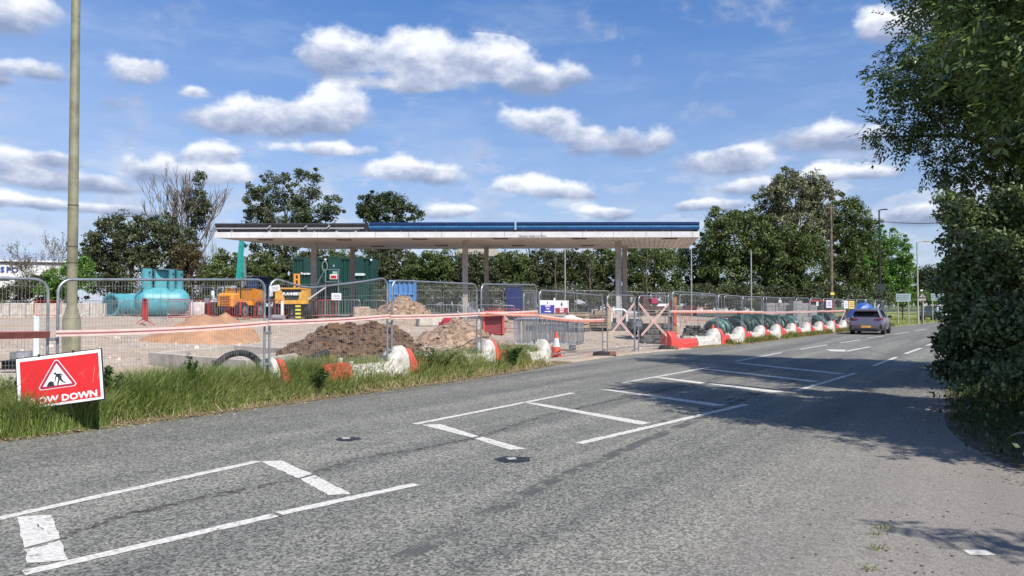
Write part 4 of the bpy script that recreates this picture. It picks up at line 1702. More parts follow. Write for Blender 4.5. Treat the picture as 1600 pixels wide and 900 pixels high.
# stack of grey barriers leaning together at the grass end
sa, sb = flat(806, 553).to_2d(), flat(905, 553).to_2d()
for k in range(7):
    t = copy_tree(PED_G)
    u = Vector((sb.x - sa.x, sb.y - sa.y)).normalized()
    nrm = Vector((-u.y, u.x))
    o = sa + nrm * (.10 * k + .15) + u * (.06 * ((k * 5) % 4) - .05)
    t.location = (o.x, o.y, gz(o.x, o.y) - .02)
    t.rotation_euler = (R(-8 + 2.2 * k), 0, math.atan2(u.y, u.x) + R(-2 + k * 1.1))
    t.scale = (1.0, .5, 1)
    t['label'] = ['front', 'second', 'third', 'fourth', 'fifth', 'sixth', 'rearmost'][k] + ' grey crowd barrier of the stack leaning behind the cones'
    t['group'] = 'stack of grey crowd barriers behind the cones'

# ------------------------------------------------------------------ roadworks sign
def roadworks_sign():
    d = 9.78
    bl_ = Vector(((33 - 800) / F * d, d, 0))
    W_, H_ = .965, .67
    cxp = (95 - 800) / F * d
    t = thing('roadworks_sign', 'red slow down sign with a digging figure, leaning in the tall verge grass', 'road sign', (cxp, d + .02, zrow(592.5, d)))
    roll = R(-7.5)
    t.rotation_euler = (R(-12), -R(6.9), R(15))
    t.scale = (1.03, 1.0, 1.0)
    B = W_ / 2
    MB().box((0, 0, 0), (W_, .022, H_), ch=.006).build('backing_board', BLACK, t)
    MB().box((0, -.013, 0), (W_ - .028, .005, H_ - .028)).build('white_border', SIGN_WHITE, t)
    MB().box((0.004, -.0165, -.006), (W_ - .095, .004, H_ - .10)).build('red_face', RED_SIGN, t)
    P = lambda y: Matrix.Translation((-.03, y, .02)) @ UPRIGHT

    def tri(r, rc, dy=0.0):
        out = []
        for k in range(3):
            a = math.pi / 2 + k * 2 * math.pi / 3
            cx_, cy_ = (r - rc * 2) * math.cos(a), (r - rc * 2) * math.sin(a)
            for j in range(-3, 4):
                b = a + j * math.pi / 9
                out.append((cx_ + rc * math.cos(b), cy_ + rc * math.sin(b)))
        return out
    MB().prism(tri(.262, .030), 0, .002, P(-.0195)).build('triangle_edge', SIGN_WHITE, t)
    MB().prism(tri(.247, .026), 0, .002, P(-.0215)).build('triangle_rim', SIGN_RIM, t)
    MB().prism([(x * .83, y * .83) for x, y in tri(.222, .004)], 0, .002, P(-.0235)).build('triangle_field', SIGN_WHITE, t)
    # the digging figure and its heap
    Q = Matrix.Translation((-.03, -.0255, -.075)) @ UPRIGHT @ Matrix.Diagonal((.0125, .0125, 1, 1))
    fig = MB()
    fig.prism([(-9.5, 0), (-8.6, 2.6), (-7.2, 4.6), (-5.4, 5.0), (-3.9, 4.2), (-3.1, 2.4), (-2.6, 0)], 0, .0015, Q)
    fig.build('heap_print', BLACK, t)
    fig = MB()
    fig.prism([(-1.6 + 1.15 * math.cos(a), 12.2 + 1.15 * math.sin(a)) for a in [k * math.pi / 6 for k in range(12)]], 0, .0014, Q)
    fig.prism([(-1.2, 11.3), (.4, 12.0), (2.4, 11.6), (3.4, 10.2), (3.9, 7.8), (4.1, 5.9), (2.2, 5.0), (.9, 6.1), (.6, 8.0), (-.9, 9.0)], 0, .0015, Q)
    fig.prism([(.9, 6.2), (2.4, 5.6), (1.5, 3.2), (.9, .5), (-.6, .5), (-.2, 1.3), (.1, 3.4)], 0, .0016, Q)
    fig.prism([(2.2, 5.3), (4.1, 5.9), (5.2, 3.8), (7.4, 2.0), (6.6, 1.0), (6.2, 1.7), (4.0, 3.0)], 0, .0017, Q)
    fig.prism([(-1.0, 10.6), (-.2, 9.6), (-.9, 7.4), (-1.5, 5.2), (-2.3, 5.3), (-1.9, 7.6)], 0, .0018, Q)
    fig.prism([(2.4, 11.7), (4.4, 11.2), (5.0, 9.6), (4.6, 8.0), (4.0, 8.2), (4.3, 9.6), (3.6, 10.5), (2.6, 10.8)], 0, .0019, Q)
    fig.prism([(-3.6, 3.4), (-1.6, 5.4), (-1.2, 5.1), (-3.2, 3.0)], 0, .0020, Q)
    fig.build('worker_print', BLACK, t)
    text_mesh('lettering', 'SLOW DOWN', .112, SIGN_WHITE, t, Matrix.Translation((.02, -.0200, -.242)) @ UPRIGHT, bold=.004, sx=1.06)
    mb = MB()
    rr = random.Random(3)
    for (x0, z0, x1, z1) in ((.20, .02, .30, .09), (.36, -.10, .39, .10), (.40, .12, .37, .10), (-.40, .20, -.36, .215), (.24, .05, .27, -.02), (.42, -.05, .43, .02)):
        mb.beam((x0, -.0195, z0), (x1, -.0195, z1), .004, .001)
    mb.build('scratches', mat('scuffed sheet', (.72, .30, .27), var=.2), t)
    for x in (-.22, .16):
        MB().box((x, -.012, H_ / 2), (.022, .034, .03), ch=.004).build('clip', BLACK, t)
    for x in (-.36, .06):
        MB().tube([(x, .03, -.2), (x, .30, -.56)], .012, 6).build('rear_leg', STEEL_DIRTY, t)


roadworks_sign()

# ------------------------------------------------------------------ lamp column on the left
d = 12.7
g = at(112.5, d)
t = thing('street_lamp', 'tall olive lamp post rising out of frame behind the red slow down sign', 'lamp post', g)
MB().lathe([(.135, -.1), (.135, 1.22), (.125, 1.25)], 20).build('base_box', POST_GREEN, t, smooth=40)
MB().lathe([(.130, 1.25), (.082, 1.43), (.080, 1.46)], 20).build('shoulder', POST_GREEN, t, smooth=40)
MB().lathe([(.080, 1.45), (.079, 3.05)], 20).build('lower_shaft', POST_GREEN, t, smooth=40)
MB().lathe([(.0815, 3.04), (.083, 3.06), (.078, 3.10), (.060, 8.2)], 20).build('shaft', POST_GREEN, t, smooth=40)
for z in (2.15, 2.42, 3.10):
    MB().lathe([(.081, z), (.0815, z + .008), (.081, z + .016)], 20).build('band', mat('dark band', (.06, .055, .04)), t)
mb = MB().tube([(0, 0, 8.1), (.05, 0, 8.35), (.45, -.25, 8.5), (1.0, -.55, 8.55)], .035, 8)
br_ = mb.build('bracket_arm', POST_GREEN, t, smooth=40)
MB().box((1.25, -.68, 8.55), (.6, .26, .14), rz=-.5, ch=.04).build('lamp_head', mat('lamp head grey', (.3, .3, .29), var=.1), t)
MB().box((0, -.134, .75), (.14, .012, .5), ch=.004).build('door', POST_GREEN, t)

# white plastic pipes standing on the site, small items beside the sign
for (px, d, top, w, lab) in ((57.5, 14.0, 495, .054, 'white upright plastic pipe left of the fence posts, above the red sign'), (104, 18.5, 489, .052, 'white upright plastic pipe half behind the lamp post')):
    g = at(px, d)
    t = thing('standing_pipe', lab, 'pipe', g, group='white standing pipes')
    MB().lathe([(w, -.1), (w, zrow(top, d) - g.z)], 16).build('pipe', WHITE_PAINT, t, smooth=40)
    MB().lathe([(w * 1.08, zrow(top, d) - g.z - .02), (w * 1.08, zrow(top, d) - g.z + .01)], 16).build('rim', WHITE_PAINT, t, smooth=40)
d = 15.0
g = at(39, d)
t = thing('meter_box', 'small grey steel box with a silver panel beside the white pipe', 'box', (g.x, g.y, zrow(561, d)), .05)
MB().box((0, 0, .075), (.38, .3, .15), ch=.01).build('case', STEEL_DIRTY, t)
MB().box((.05, -.155, .08), (.22, .012, .10), ch=.003).build('silver_panel', mat('silver panel', (.55, .56, .60), rough=.3, metal=.6, var=.2, scale=12), t)
MB().box((-.13, -.155, .08), (.08, .012, .12)).build('side_panel', STEEL_DIRTY, t)
t = thing('slab', 'thin pale board lying under the small grey box', 'slab', (g.x + .03, g.y - .02, zrow(565, d)), .05)
MB().box((0, 0, .022), (.62, .5, .045), ch=.006).build('board', CONCRETE, t)
g = at(26, 14.2)
t = thing('drain_grate', 'dark barred drain grate set in a kerb left of the red sign', 'grate', (g.x + .1, g.y, zrow(576, 14.2)), .03)
for k in range(11):
    MB().box((-.28 + k * .056, 0, .075), (.022, .20, .13)).build('bar', BLACK, t)
MB().box((0, 0, .145), (.62, .24, .02)).build('frame', BLACK, t)
MB().box((0, 0, .005), (.62, .24, .02)).build('frame', BLACK, t)
t = thing('kerb', 'pale concrete kerb under the dark drain grate', 'kerb', (g.x + .05, g.y + .05, gz(g.x, g.y) - .02), .03)
MB().box((0, 0, .09), (1.1, .35, .22), ch=.015).build('kerb_block', CONCRETE, t)

# ------------------------------------------------------------------ open concrete chamber with hoses
def chamber():
    d0 = 15.2
    A = Vector(((385 - 800) / F * d0, d0, 0))        # near corner
    zt = zrow(563, d0)
    B = flat(232, 551, zt)
    C = flat(511, 547.5, zt)
    D = flat(352, 542.0, zt)
    D = B + (C - A) * .97
    A.z = B.z = C.z = D.z = 0
    B.z = C.z = D.z = 0
    z0 = .05
    zt += 0
    o = A.copy()
    t = thing('concrete_chamber', 'open rectangular concrete chamber lying in front of the orange sand heap', 'concrete chamber', (o.x, o.y, 0))
    th = .16
    cen = (A + B + C + D) / 4

    def inset(p):
        v = (cen - p)
        return p + v.normalized() * th * 1.5
    names = (('near_wall', A, B), ('lit_wall', C, A), ('far_wall', B, D), ('right_wall', D, C))
    for nm, p, q in names:
        pi, qi = inset(p), inset(q)
        mb = MB()
        vs = []
        for z in (z0, zt):
            for v in (p, q, qi, pi):
                vs.append(Vector((v.x - o.x, v.y - o.y, z)))
        mb.add(vs, [(0, 1, 2, 3), (7, 6, 5, 4), (0, 4, 5, 1), (1, 5, 6, 2), (2, 6, 7, 3), (3, 7, 4, 0)])
        w = mb.build(nm, CONCRETE if nm != 'near_wall' else CONCRETE, t)
    # stepped inner slab and rim of the second section
    m0, m1 = A.lerp(B, .30), C.lerp(D, .30)
    mb = MB()
    v = (B - A).normalized() * .07
    vs = []
    for z in (z0, zt - .05):
        for p in (m0 - v, m0 + v, m1 + v, m1 - v):
            vs.append(Vector((p.x - o.x, p.y - o.y, z)))
    mb.add(vs, [(3, 2, 1, 0), (4, 5, 6, 7), (0, 1, 5, 4), (1, 2, 6, 5), (2, 3, 7, 6), (3, 0, 4, 7)])
    mb.build('cross_wall', CONCRETE, t)
    mb = MB()
    vs = [Vector((p.x - o.x, p.y - o.y, .12)) for p in (inset(A), inset(B), inset(D), inset(C))]
    mb.add(vs, [(0, 1, 2, 3)])
    mb.build('chamber_floor', CONCRETE_DARK, t)


chamber()


def hose(label, pts, r, m=BLACK_RUBBER, ribs=True, group='black ribbed hoses by the chamber'):
    o = Vector(pts[0])
    t = thing('ribbed_hose', label, 'hose', o, 0, group)
    P = []
    pts = [Vector(p) for p in pts]
    # catmull rom
    for i in range(len(pts) - 1):
        p0, p1, p2, p3 = pts[max(i - 1, 0)], pts[i], pts[i + 1], pts[min(i + 2, len(pts) - 1)]
        for k in range(14):
            u = k / 14
            P.append(.5 * ((2 * p1) + (p2 - p0) * u + (2 * p0 - 5 * p1 + 4 * p2 - p3) * u * u + (3 * p1 - p0 - 3 * p2 + p3) * u ** 3) - o)
    P.append(pts[-1] - o)
    rs = [r * (1.0 if (k % 2) else .86) for k in range(len(P))] if ribs else r
    MB().tube(P, rs, 10).build('hose_wall', m, t, smooth=50)
    return t


def pt(px, py, d):
    return Vector(((px - 800) / F * d, d, zrow(py, d)))


hose('black ribbed hose arching out of the grass before the concrete chamber', [pt(336, 582, 13.6), pt(341, 568, 13.7), pt(358, 555, 13.9), pt(378, 551.5, 14.0), pt(395, 557, 14.0), pt(408, 570, 13.9), pt(414, 588, 13.8)], .062)
hose('straight black ribbed hose leaning against the right wall of the chamber', [pt(455, 578, 14.8), pt(470, 568, 15.1), pt(490, 559, 15.5), pt(512, 551, 15.9)], .085)

# ------------------------------------------------------------------ heaps
def heap(label, name, a, b, width, h, m, seed, bumps, rough=.1, nx=120, ny=60, chunks=0, chunk_m=None, cs=.12):
    """heap along a..b on plan; bumps: (u, v, radius, height) in the heap's own unit frame"""
    a, b = Vector(a).to_2d(), Vector(b).to_2d()
    L = (b - a).length
    c = (a + b) / 2
    t = thing(name, label, 'heap', (c.x, c.y, gz(c.x, c.y)), math.atan2((b - a).y, (b - a).x))
    M = t.matrix_basis.copy()
    mb = MB()

    def hh(u, v):
        z = 0
        for (bu, bv, rad, bh) in bumps:
            q = math.hypot((u - bu) * 1.0, (v - bv) * width / L * 1.0) / rad
            z = max(z, bh * max(0, 1 - q) ** .85) if q < 1 else z
        e = min(u, 1 - u) * L
        z *= smooth(0, .25, min(e, min(v, 1 - v) * width))
        x, y = u * L, v * width
        k = smooth(0, .3, z / max(h, .01))
        z += rough * k * (mnoise.noise((x * 1.6, y * 1.6, seed)) * 1.1 + mnoise.noise((x * 4.3, y * 4.3, seed + 5)) * .7 + abs(mnoise.noise((x * 9, y * 9, seed + 9))) * .5)
        return z
    for i in range(nx + 1):
        for j in range(ny + 1):
            u, v = i / nx, j / ny
            lx, ly = (u - .5) * L, (v - .5) * width
            ca, sa_ = math.cos(t.rotation_euler.z), math.sin(t.rotation_euler.z)
            wx, wy = c.x + lx * ca - ly * sa_, c.y + lx * sa_ + ly * ca
            mb.v.append((lx, ly, gz(wx, wy) - t.location.z - .06 + hh(u, v)))
    mb.f = [(i * (ny + 1) + j, (i + 1) * (ny + 1) + j, (i + 1) * (ny + 1) + j + 1, i * (ny + 1) + j + 1) for i in range(nx) for j in range(ny)]
    mb.build('heap_surface', m, t, smooth=70 if rough < .1 else 40)
    if chunks:
        rr = random.Random(seed)
        mb2 = MB()
        k = 0
        while k < chunks:
            u, v = rr.random(), rr.random()
            z = hh(u, v)
            if z < .06:
                continue
            i, j = int(u * nx), int(v * ny)
            s = rr.uniform(.3, 1.0) * cs
            p = Vector(mb.v[i * (ny + 1) + j]) + Vector((0, 0, s * .15))
            mb2.box(p, (s * rr.uniform(.7, 1.8), s, s * rr.uniform(.4, .8)), rz=rr.uniform(0, 6), rx=rr.uniform(-.6, .6), ry=rr.uniform(-.6, .6), top=(rr.uniform(.4, .8), rr.uniform(.4, .8)))
            k += 1
        mb2.build('clods', chunk_m or m, t, kind='stuff')
    return t


heap('long heap of dark brown clods of soil behind the bent fence panel', 'soil_heap', at(425, 17.6), at(640, 20.2), 4.6, 1.05, SOIL, 2,
     [(.42, .50, .44, 1.0), (.56, .52, .42, 1.08), (.70, .5, .42, 1.05), (.25, .45, .34, .70), (.86, .5, .32, .95)], rough=.12, chunks=1900, cs=.17)
heap('smaller paler heap of dry soil right of the dark clods', 'soil_heap', at(625, 20.0), at(792, 22.6), 4.4, 1.15, SOIL_DRY, 7,
     [(.50, .5, .52, 1.22), (.32, .5, .38, .85)], rough=.07, chunks=500, cs=.10)
heap('smooth orange sand heap behind the concrete chamber', 'sand_heap', at(212, 24.3), at(412, 25.8), 4.6, 1.0, SAND, 3,
     [(.52, .5, .50, .86), (.70, .62, .36, .95), (.30, .45, .32, .45)], rough=.035, nx=100)
heap('brown soil heap far back before the pale blue skip', 'soil_heap', at(582, 44.5), at(676, 45.5), 4.4, 1.3, SOIL_DRY, 11,
     [(.50, .5, .60, 1.35), (.36, .5, .5, 1.1), (.64, .5, .45, 1.0)], rough=.12, nx=60, ny=40, chunks=200, cs=.2)
heap('low orange sand spread below the amber dumper', 'sand_heap', at(285, 36), at(350, 37), 4.0, .5, SAND, 13,
     [(.5, .5, .55, .45), (.3, .5, .4, .4)], rough=.05, nx=50, ny=40)

# ------------------------------------------------------------------ teal tanks
def tank(label, pa, pb, rad, cap_a, cap_b, seed):
    """horizontal cylinder with axis from pa to pb"""
    pa, pb = Vector(pa), Vector(pb)
    ax = (pb - pa)
    L = ax.length
    t = thing('storage_tank', label, 'tank', ((pa + pb) / 2).to_2d().to_3d() + Vector((0, 0, pa.z - rad)), math.atan2(ax.y, ax.x), 'teal storage tanks')
    Mx = Matrix.Translation((-L / 2, 0, rad)) @ Matrix.Rotation(math.pi / 2, 4, 'Y')
    prof = []
    k = 8
    for i in range(k + 1):
        a = math.pi / 2 * i / k
        prof.append((max(.02, rad * math.sin(a)) if cap_a else rad * (.98 if i == 0 else 1), (1 - math.cos(a)) * cap_a))
    for f in (.22, .45, .68):
        z = cap_a + (L - cap_a - cap_b) * f
        prof += [(rad, z - .05), (rad * 1.025, z - .03), (rad * 1.025, z + .03), (rad, z + .05)]
    for i in range(k + 1):
        a = math.pi / 2 * (1 - i / k)
        prof.append((max(.02, rad * math.sin(a)) if cap_b else rad, L - cap_b + (math.cos(a)) * cap_b))
    MB().lathe(prof, 36, M=Mx).build('shell', TEAL, t, smooth=35)
    return t, L


DT = 56.0
gt = at(250, DT).z
ztop = zrow(452, DT)
rad = (ztop - gt) / 2 + .05
big, Lb = tank('big teal tank with three upright turrets on top', pt(214, 472, DT - .6) * Vector((1, 1, 0)) + Vector((0, 0, gt + rad)) if False else Vector(((209 - 800) / F * (DT - .9), DT - .9, gt + rad)), Vector(((298 - 800) / F * (DT + .9), DT + .9, gt + rad)), rad, .75, .9, 1)


def turret(px, w, top, sq=False, dy=0.0):
    x = (px - (211 + 298) / 2) / F * DT
    h0, h1 = rad * 1.5, zrow(top, DT) - gt
    if sq:
        o = MB().box((x, dy, (h0 + h1) / 2), (w, w * .8, h1 - h0), ch=.08).build('turret_box', TEAL, big)
    else:
        o = MB().lathe([(w / 2, h0), (w / 2, h1 - .06), (w / 2 * 1.03, h1 - .05), (w / 2 * 1.03, h1)], 24, (x, dy, 0)).build('turret', TEAL, big, smooth=40)
    return o, x, h1


s_px = DT / F
for (px, wpx, top, sq, dy) in ((231.5, 15, 420.5, False, -.25), (253, 21, 422, True, .25), (266, 9.5, 422.5, False, -.5), (277.5, 12, 423, False, -.15)):
    o, x, h1 = turret(px, wpx * s_px, top, sq, dy)
    if not sq:
        MB().box((x + wpx * s_px * .22, dy - wpx * s_px * .47, h1 - .28), (.12, .05, .16), ch=.01).build('valve', BLACK, o)
        MB().box((x + wpx * s_px * .18, dy - wpx * s_px * .49, h1 - .5), (.20, .03, .08)).build('stencil', mat('grey stencil', (.12, .2, .24)), o)
MB().lathe([(.75, 0), (.78, .06), (.5, .1)], 24, (.25, .1, zrow(422.5, DT) - gt)).build('lid', TEAL_END, big)
MB().box((-1.55, -.60, rad * 1.62), (.10, .06, 1.0), ry=.6, rx=.5).build('lifting_strap', mat('dark strap', (.02, .10, .14)), big)
for x in (-1.2, 1.3):
    MB().box((x, 0, .02), (.5, rad * 1.5, .16)).build('cradle', mat('maroon cradle', (.20, .03, .06), rough=.7), big)
for x in (.2, .9, 1.5):
    MB().box((x, -rad * 1.0, rad * 1.05), (.22, .03, .07)).build('stencil', mat('grey stencil', (.12, .2, .24)), big)
r2 = .84
gt2 = at(190, 58).z
tank2, L2 = tank('lower teal tank with a flat shaded end, left of the turreted tank', Vector(((173 - 800) / F * 57.5, 57.5, gt2 + r2)), Vector(((238 - 800) / F * 61.5, 61.5, gt2 + r2)), r2, 0.02, .4, 2)
Mx = Matrix.Translation((-L2 / 2 - .03, 0, r2)) @ Matrix.Rotation(math.pi / 2, 4, 'Y')
MB().lathe([(r2 * .86, 0), (r2 * .90, .04)], 32, M=Mx).build('end_plate', TEAL_END, tank2)
MB().lathe([(r2 * 1.02, 0), (r2 * 1.03, .10), (r2 * 1.0, .14)], 32, M=Mx).build('end_rim', TEAL, tank2, smooth=40)
MB().box((0, 0, r2 * 2), (.5, .2, .05), ch=.01).build('lifting_lug', WHITE_PAINT, tank2)
for x in (-1.2, 1.2):
    MB().box((x, 0, .02), (.4, 1.5, .14)).build('cradle', mat('maroon cradle', (.20, .03, .06), rough=.7), tank2)

# concrete wall far left
w0, w1 = at(-60, 52), at(166, 54)
t = thing('concrete_wall', 'low pale wall of big concrete blocks along the far left of the site', 'wall', w0, math.atan2((w1 - w0).y, (w1 - w0).x))
Lw = (w1 - w0).to_2d().length
n = 9
rr = random.Random(4)
for k in range(n):
    MB().box((Lw * (k + .5) / n, rr.uniform(-.03, .03), .45), (Lw / n - .03, .55, .98 + rr.uniform(-.02, .02)), ch=.03).build('concrete_block', CONCRETE, t)

# white bulk bags at the left of the dumper
for (px, dd, w, h, lab) in ((311, 52, 1.15, 1.0, 'white bulk bag left of the amber dumper'), (322, 55, 1.0, .95, 'second white bulk bag tucked behind, nearer the white bollard')):
    g = at(px, dd)
    t = thing('bulk_bag', lab, 'bag', g, .2, 'white bulk bags')
    rings = []
    for z, k in ((0, .86), (.12, .98), (h * .5, 1.05), (h * .85, .98), (h, .88), (h * 1.02, .5)):
        rings.append([Vector((w / 2 * k * math.copysign(abs(math.cos(a)) ** .5, math.cos(a)) * (1 + .06 * mnoise.noise((a * 2, z * 3, px))), w / 2 * k * math.copysign(abs(math.sin(a)) ** .5, math.sin(a)), z)) for a in [2 * math.pi * j / 20 for j in range(20)]])
    MB().loft(rings).build('sack', BAG_WHITE, t, smooth=50)
    for sx_ in (-1, 1):
        MB().tube([(sx_ * w * .35, -.3, h), (sx_ * w * .35, -.1, h + .18), (sx_ * w * .35, .15, h)], .02, 5).build('handle', BAG_WHITE, t)
g = at(332.5, 50)
t = thing('bollard', 'white round topped bollard left of the amber dumper', 'bollard', g)
h = zrow(454, 50) - g.z
MB().lathe([(.115, zrow(474, 50) - g.z), (.115, h - .08), (.09, h - .02), (.03, h)], 16).build('white_post', WHITE_PAINT, t, smooth=40)
MB().lathe([(.08, -.1), (.08, zrow(474, 50) - g.z)], 12).build('stem', STEEL_DIRTY, t)
MB().box((0, -.118, h * .75), (.1, .012, .25)).build('stencil', mat('grey stencil', (.12, .2, .24)), t)
g = at(324, 47)
t = thing('control_box', 'small white box on a dark red stand left of the bollard', 'box', g)
h = zrow(466, 47) - g.z
MB().box((0, 0, h - .14), (.30, .2, .30), ch=.02).build('box', WHITE_PAINT, t)
MB().box((0, 0, (h - .3) / 2), (.26, .2, h - .3), ch=.02).build('stand', mat('maroon stand', (.2, .03, .04), var=.2), t)

# ------------------------------------------------------------------ machines
def wheel(parent, x, y, z, r, w, m_rim, lugs=14, ax='y'):
    """tyre with tread bars, axle along local y"""
    Mx = Matrix.Translation((x, y - w / 2, z)) @ Matrix.Rotation(-math.pi / 2, 4, 'X')
    ty = MB().lathe([(r * .55, 0), (r * .90, 0), (r * .97, w * .12), (r * .97, w * .88), (r * .90, w), (r * .55, w)], 28, M=Mx)
    for k in range(lugs):
        for s in (0, 1):
            a = 2 * math.pi * (k + .5 * s) / lugs
            c = Mx @ Vector((r * .98 * math.cos(a), r * .98 * math.sin(a), w * (.28 + .44 * s)))
            ty.box(c, (.07 * r / .5, w * .46, .07 * r / .5), ry=-a, rz=0)
    t = ty.build('tyre', BLACK_RUBBER, parent, smooth=30)
    rim = MB().lathe([(r * .5, -.01), (r * .56, -.005), (r * .56, w + .005), (r * .5, w + .01)], 20, M=Mx).build('rim', m_rim, t, smooth=30)
    MB().lathe([(r * .16, -.05), (r * .2, w + .05)], 10, M=Mx).build('hub', STEEL_DIRTY, t)
    return t


# amber dumper, engine cover towards the camera, skip facing away to the right
dd = 44.0
g = at(369, dd)
SC = dd / F
t = thing('site_dumper', 'amber site dumper seen from its louvred engine end, beside the teal excavator', 'dumper', g, R(80))
# local: +x forward
zf = lambda row: zrow(row, dd) - g.z
wB = 27 * SC
MB().box((-.75, 0, (zf(458.5) + zf(481)) / 2), (.9, wB, zf(458.5) - zf(481)), ch=.08, top=(.92, .95)).build('engine_cover', ORANGE_MACHINE, t)
ec = t.children[0]
for k in range(5):
    MB().box((-1.215, 0, zf(463) - k * .135 - .02), (.03, wB * .62, .045), ch=.008).build('louvre', mat('louvre dark', (.28, .11, .02), var=.2), ec)
MB().box((-.3, 0, .62), (2.2, .7, .3), ch=.05).build('chassis', BLACK, t)
sk = MB()
sk.loft([[Vector((.45, -.75, 1.05)), Vector((.45, .75, 1.05)), Vector((.45, .75, 1.15)), Vector((.45, -.75, 1.15))],
         [Vector((.35, -.85, .8)), Vector((.35, .85, .8)), Vector((.35, .95, 1.75)), Vector((.35, -.95, 1.75))],
         [Vector((1.2, -.85, .75)), Vector((1.2, .85, .75)), Vector((1.3, .95, 1.65)), Vector((1.3, -.95, 1.65))],
         [Vector((1.8, -.8, 1.2)), Vector((1.8, .8, 1.2)), Vector((1.95, .85, 1.45)), Vector((1.95, -.85, 1.45))]])
sk.build('skip', ORANGE_MACHINE, t)
MB().box((.95, 0, 1.70), (1.2, 1.6, .06)).build('skip_load', SOIL, t)
for x, r_ in ((-.85, .48), (.85, .50)):
    for y in (-.82, .82):
        wheel(t, x, y, r_, r_, .42, STEEL_DIRTY)
MB().box((-.15, 0, 1.25), (.5, .5, .3), ch=.05).build('seat', BLACK, t)
MB().tube([(-.4, -.5, 1.2), (-.4, -.5, zf(440)), (-.4, .5, zf(440)), (-.4, .5, 1.2)], .035, 6).build('roll_bar', BLACK, t)
MB().tube([(.1, 0, 1.2), (.0, 0, 1.75)], .03, 6).build('steering_column', BLACK, t)

# teal excavator behind it
dd = 50.0
g = at(385, dd)
t = thing('excavator', 'teal excavator behind the amber dumper with its arm raised upright', 'excavator', g, R(75))
zf = lambda row: zrow(row, dd) - g.z
for y in (-.85, .85):
    tr = MB()
    tr.prism([(-1.5, .12), (-1.2, 0), (1.2, 0), (1.5, .12), (1.55, .4), (1.3, .68), (-1.3, .68), (-1.55, .4)], -.25, .25, Matrix.Translation((0, y, 0)) @ Matrix.Rotation(math.pi / 2, 4, 'X'))
    trk = tr.build('track', BLACK_RUBBER, t)
    for k in range(16):
        MB().box((-1.2 + k * .16, y, .69), (.05, .52, .05)).build('track_plate', STEEL_DIRTY, trk)
MB().box((-.6, 0, 1.15), (1.7, 2.1, .75), ch=.12).build('counterweight', TEAL_MACHINE, t)
MB().box((.3, 0, .8), (1.4, 1.6, .25), ch=.04).build('turntable', BLACK, t)
cab = MB().box((.45, -.55, 1.85), (1.35, .95, 1.5), ch=.07, top=(.86, .94)).build('cab_glass', GLASS_BLUE, t)
for sx_ in (-.62, .62):
    for sy in (-.44, .44):
        MB().beam((.45 + sx_, -.55 + sy, 1.1), (.45 + sx_ * .88, -.55 + sy * .95, 2.6), .09).build('pillar', BLACK, cab)
MB().box((.45, -.55, 2.64), (1.25, .95, .09), ch=.03).build('cab_roof', mat('grey cab roof', (.16, .17, .19), var=.1), cab)
MB().box((.45, -1.04, 1.3), (1.2, .04, .4), ch=.01).build('cab_door', TEAL_MACHINE, cab)
# boom to the left in the picture
inv = t.matrix_basis.to_3x3().inverted() if False else Matrix.Rotation(-R(75), 3, 'Z')


def L(px, row, d=dd):
    p = pt(px, row, d) - g
    return inv @ p


bm1 = MB()
bm1.loft([[L(384, 452) + Vector((.2, 0, .0)) + Vector((0, y, z)) for y, z in ((-.16, -.2), (.16, -.2), (.16, .2), (-.16, .2))],
          [L(377, 420) + Vector((0, y, z)) for y, z in ((-.17, -.2), (.17, -.2), (.17, .2), (-.17, .2))],
          [L(376, 374) + Vector((0, y, z)) for y, z in ((-.13, -.12), (.13, -.12), (.13, .12), (-.13, .12))]])
bm1.build('boom', TEAL_MACHINE, t)
MB().beam(L(376.5, 377) + Vector((.05, 0, 0)), L(372, 440), .26, .24).build('dipper_arm', TEAL_MACHINE, t)
MB().beam(L(371, 400), L(370, 432), .10).build('hydraulic_ram', BLACK, t)
MB().beam(L(381.5, 400), L(384, 445), .10).build('hydraulic_ram', STEEL, t)
bk = MB()
c = L(376, 458)
bk.prism([(-.45, -.3), (.3, -.45), (.5, .1), (.35, .4), (-.35, .35)], -.35, .35, Matrix.Translation(c) @ Matrix.Rotation(math.pi / 2, 4, 'X'))
bk.build('bucket', BROWN_STEEL, t)
MB().tube([L(378, 438), L(379, 460)], .12, 8).build('grey_ram', STEEL, t)
# small teal blade and bent arm by its right side
bl2 = MB().box(L(402, 464), (.5, .9, .55), ch=.06).build('rear_cover', TEAL_MACHINE, t)
MB().loft([[L(407, 468) + Vector((0, y, z)) for y, z in ((-.15, -.1), (.15, -.1), (.15, .12), (-.15, .12))], [L(412, 455) + Vector((0, y, z)) for y, z in ((-.15, -.1), (.15, -.1), (.15, .12), (-.15, .12))], [L(409, 441) + Vector((0, y, z)) for y, z in ((-.08, -.05), (.08, -.05), (.08, .05), (-.08, .05))]]).build('bent_arm', TEAL_MACHINE, t)

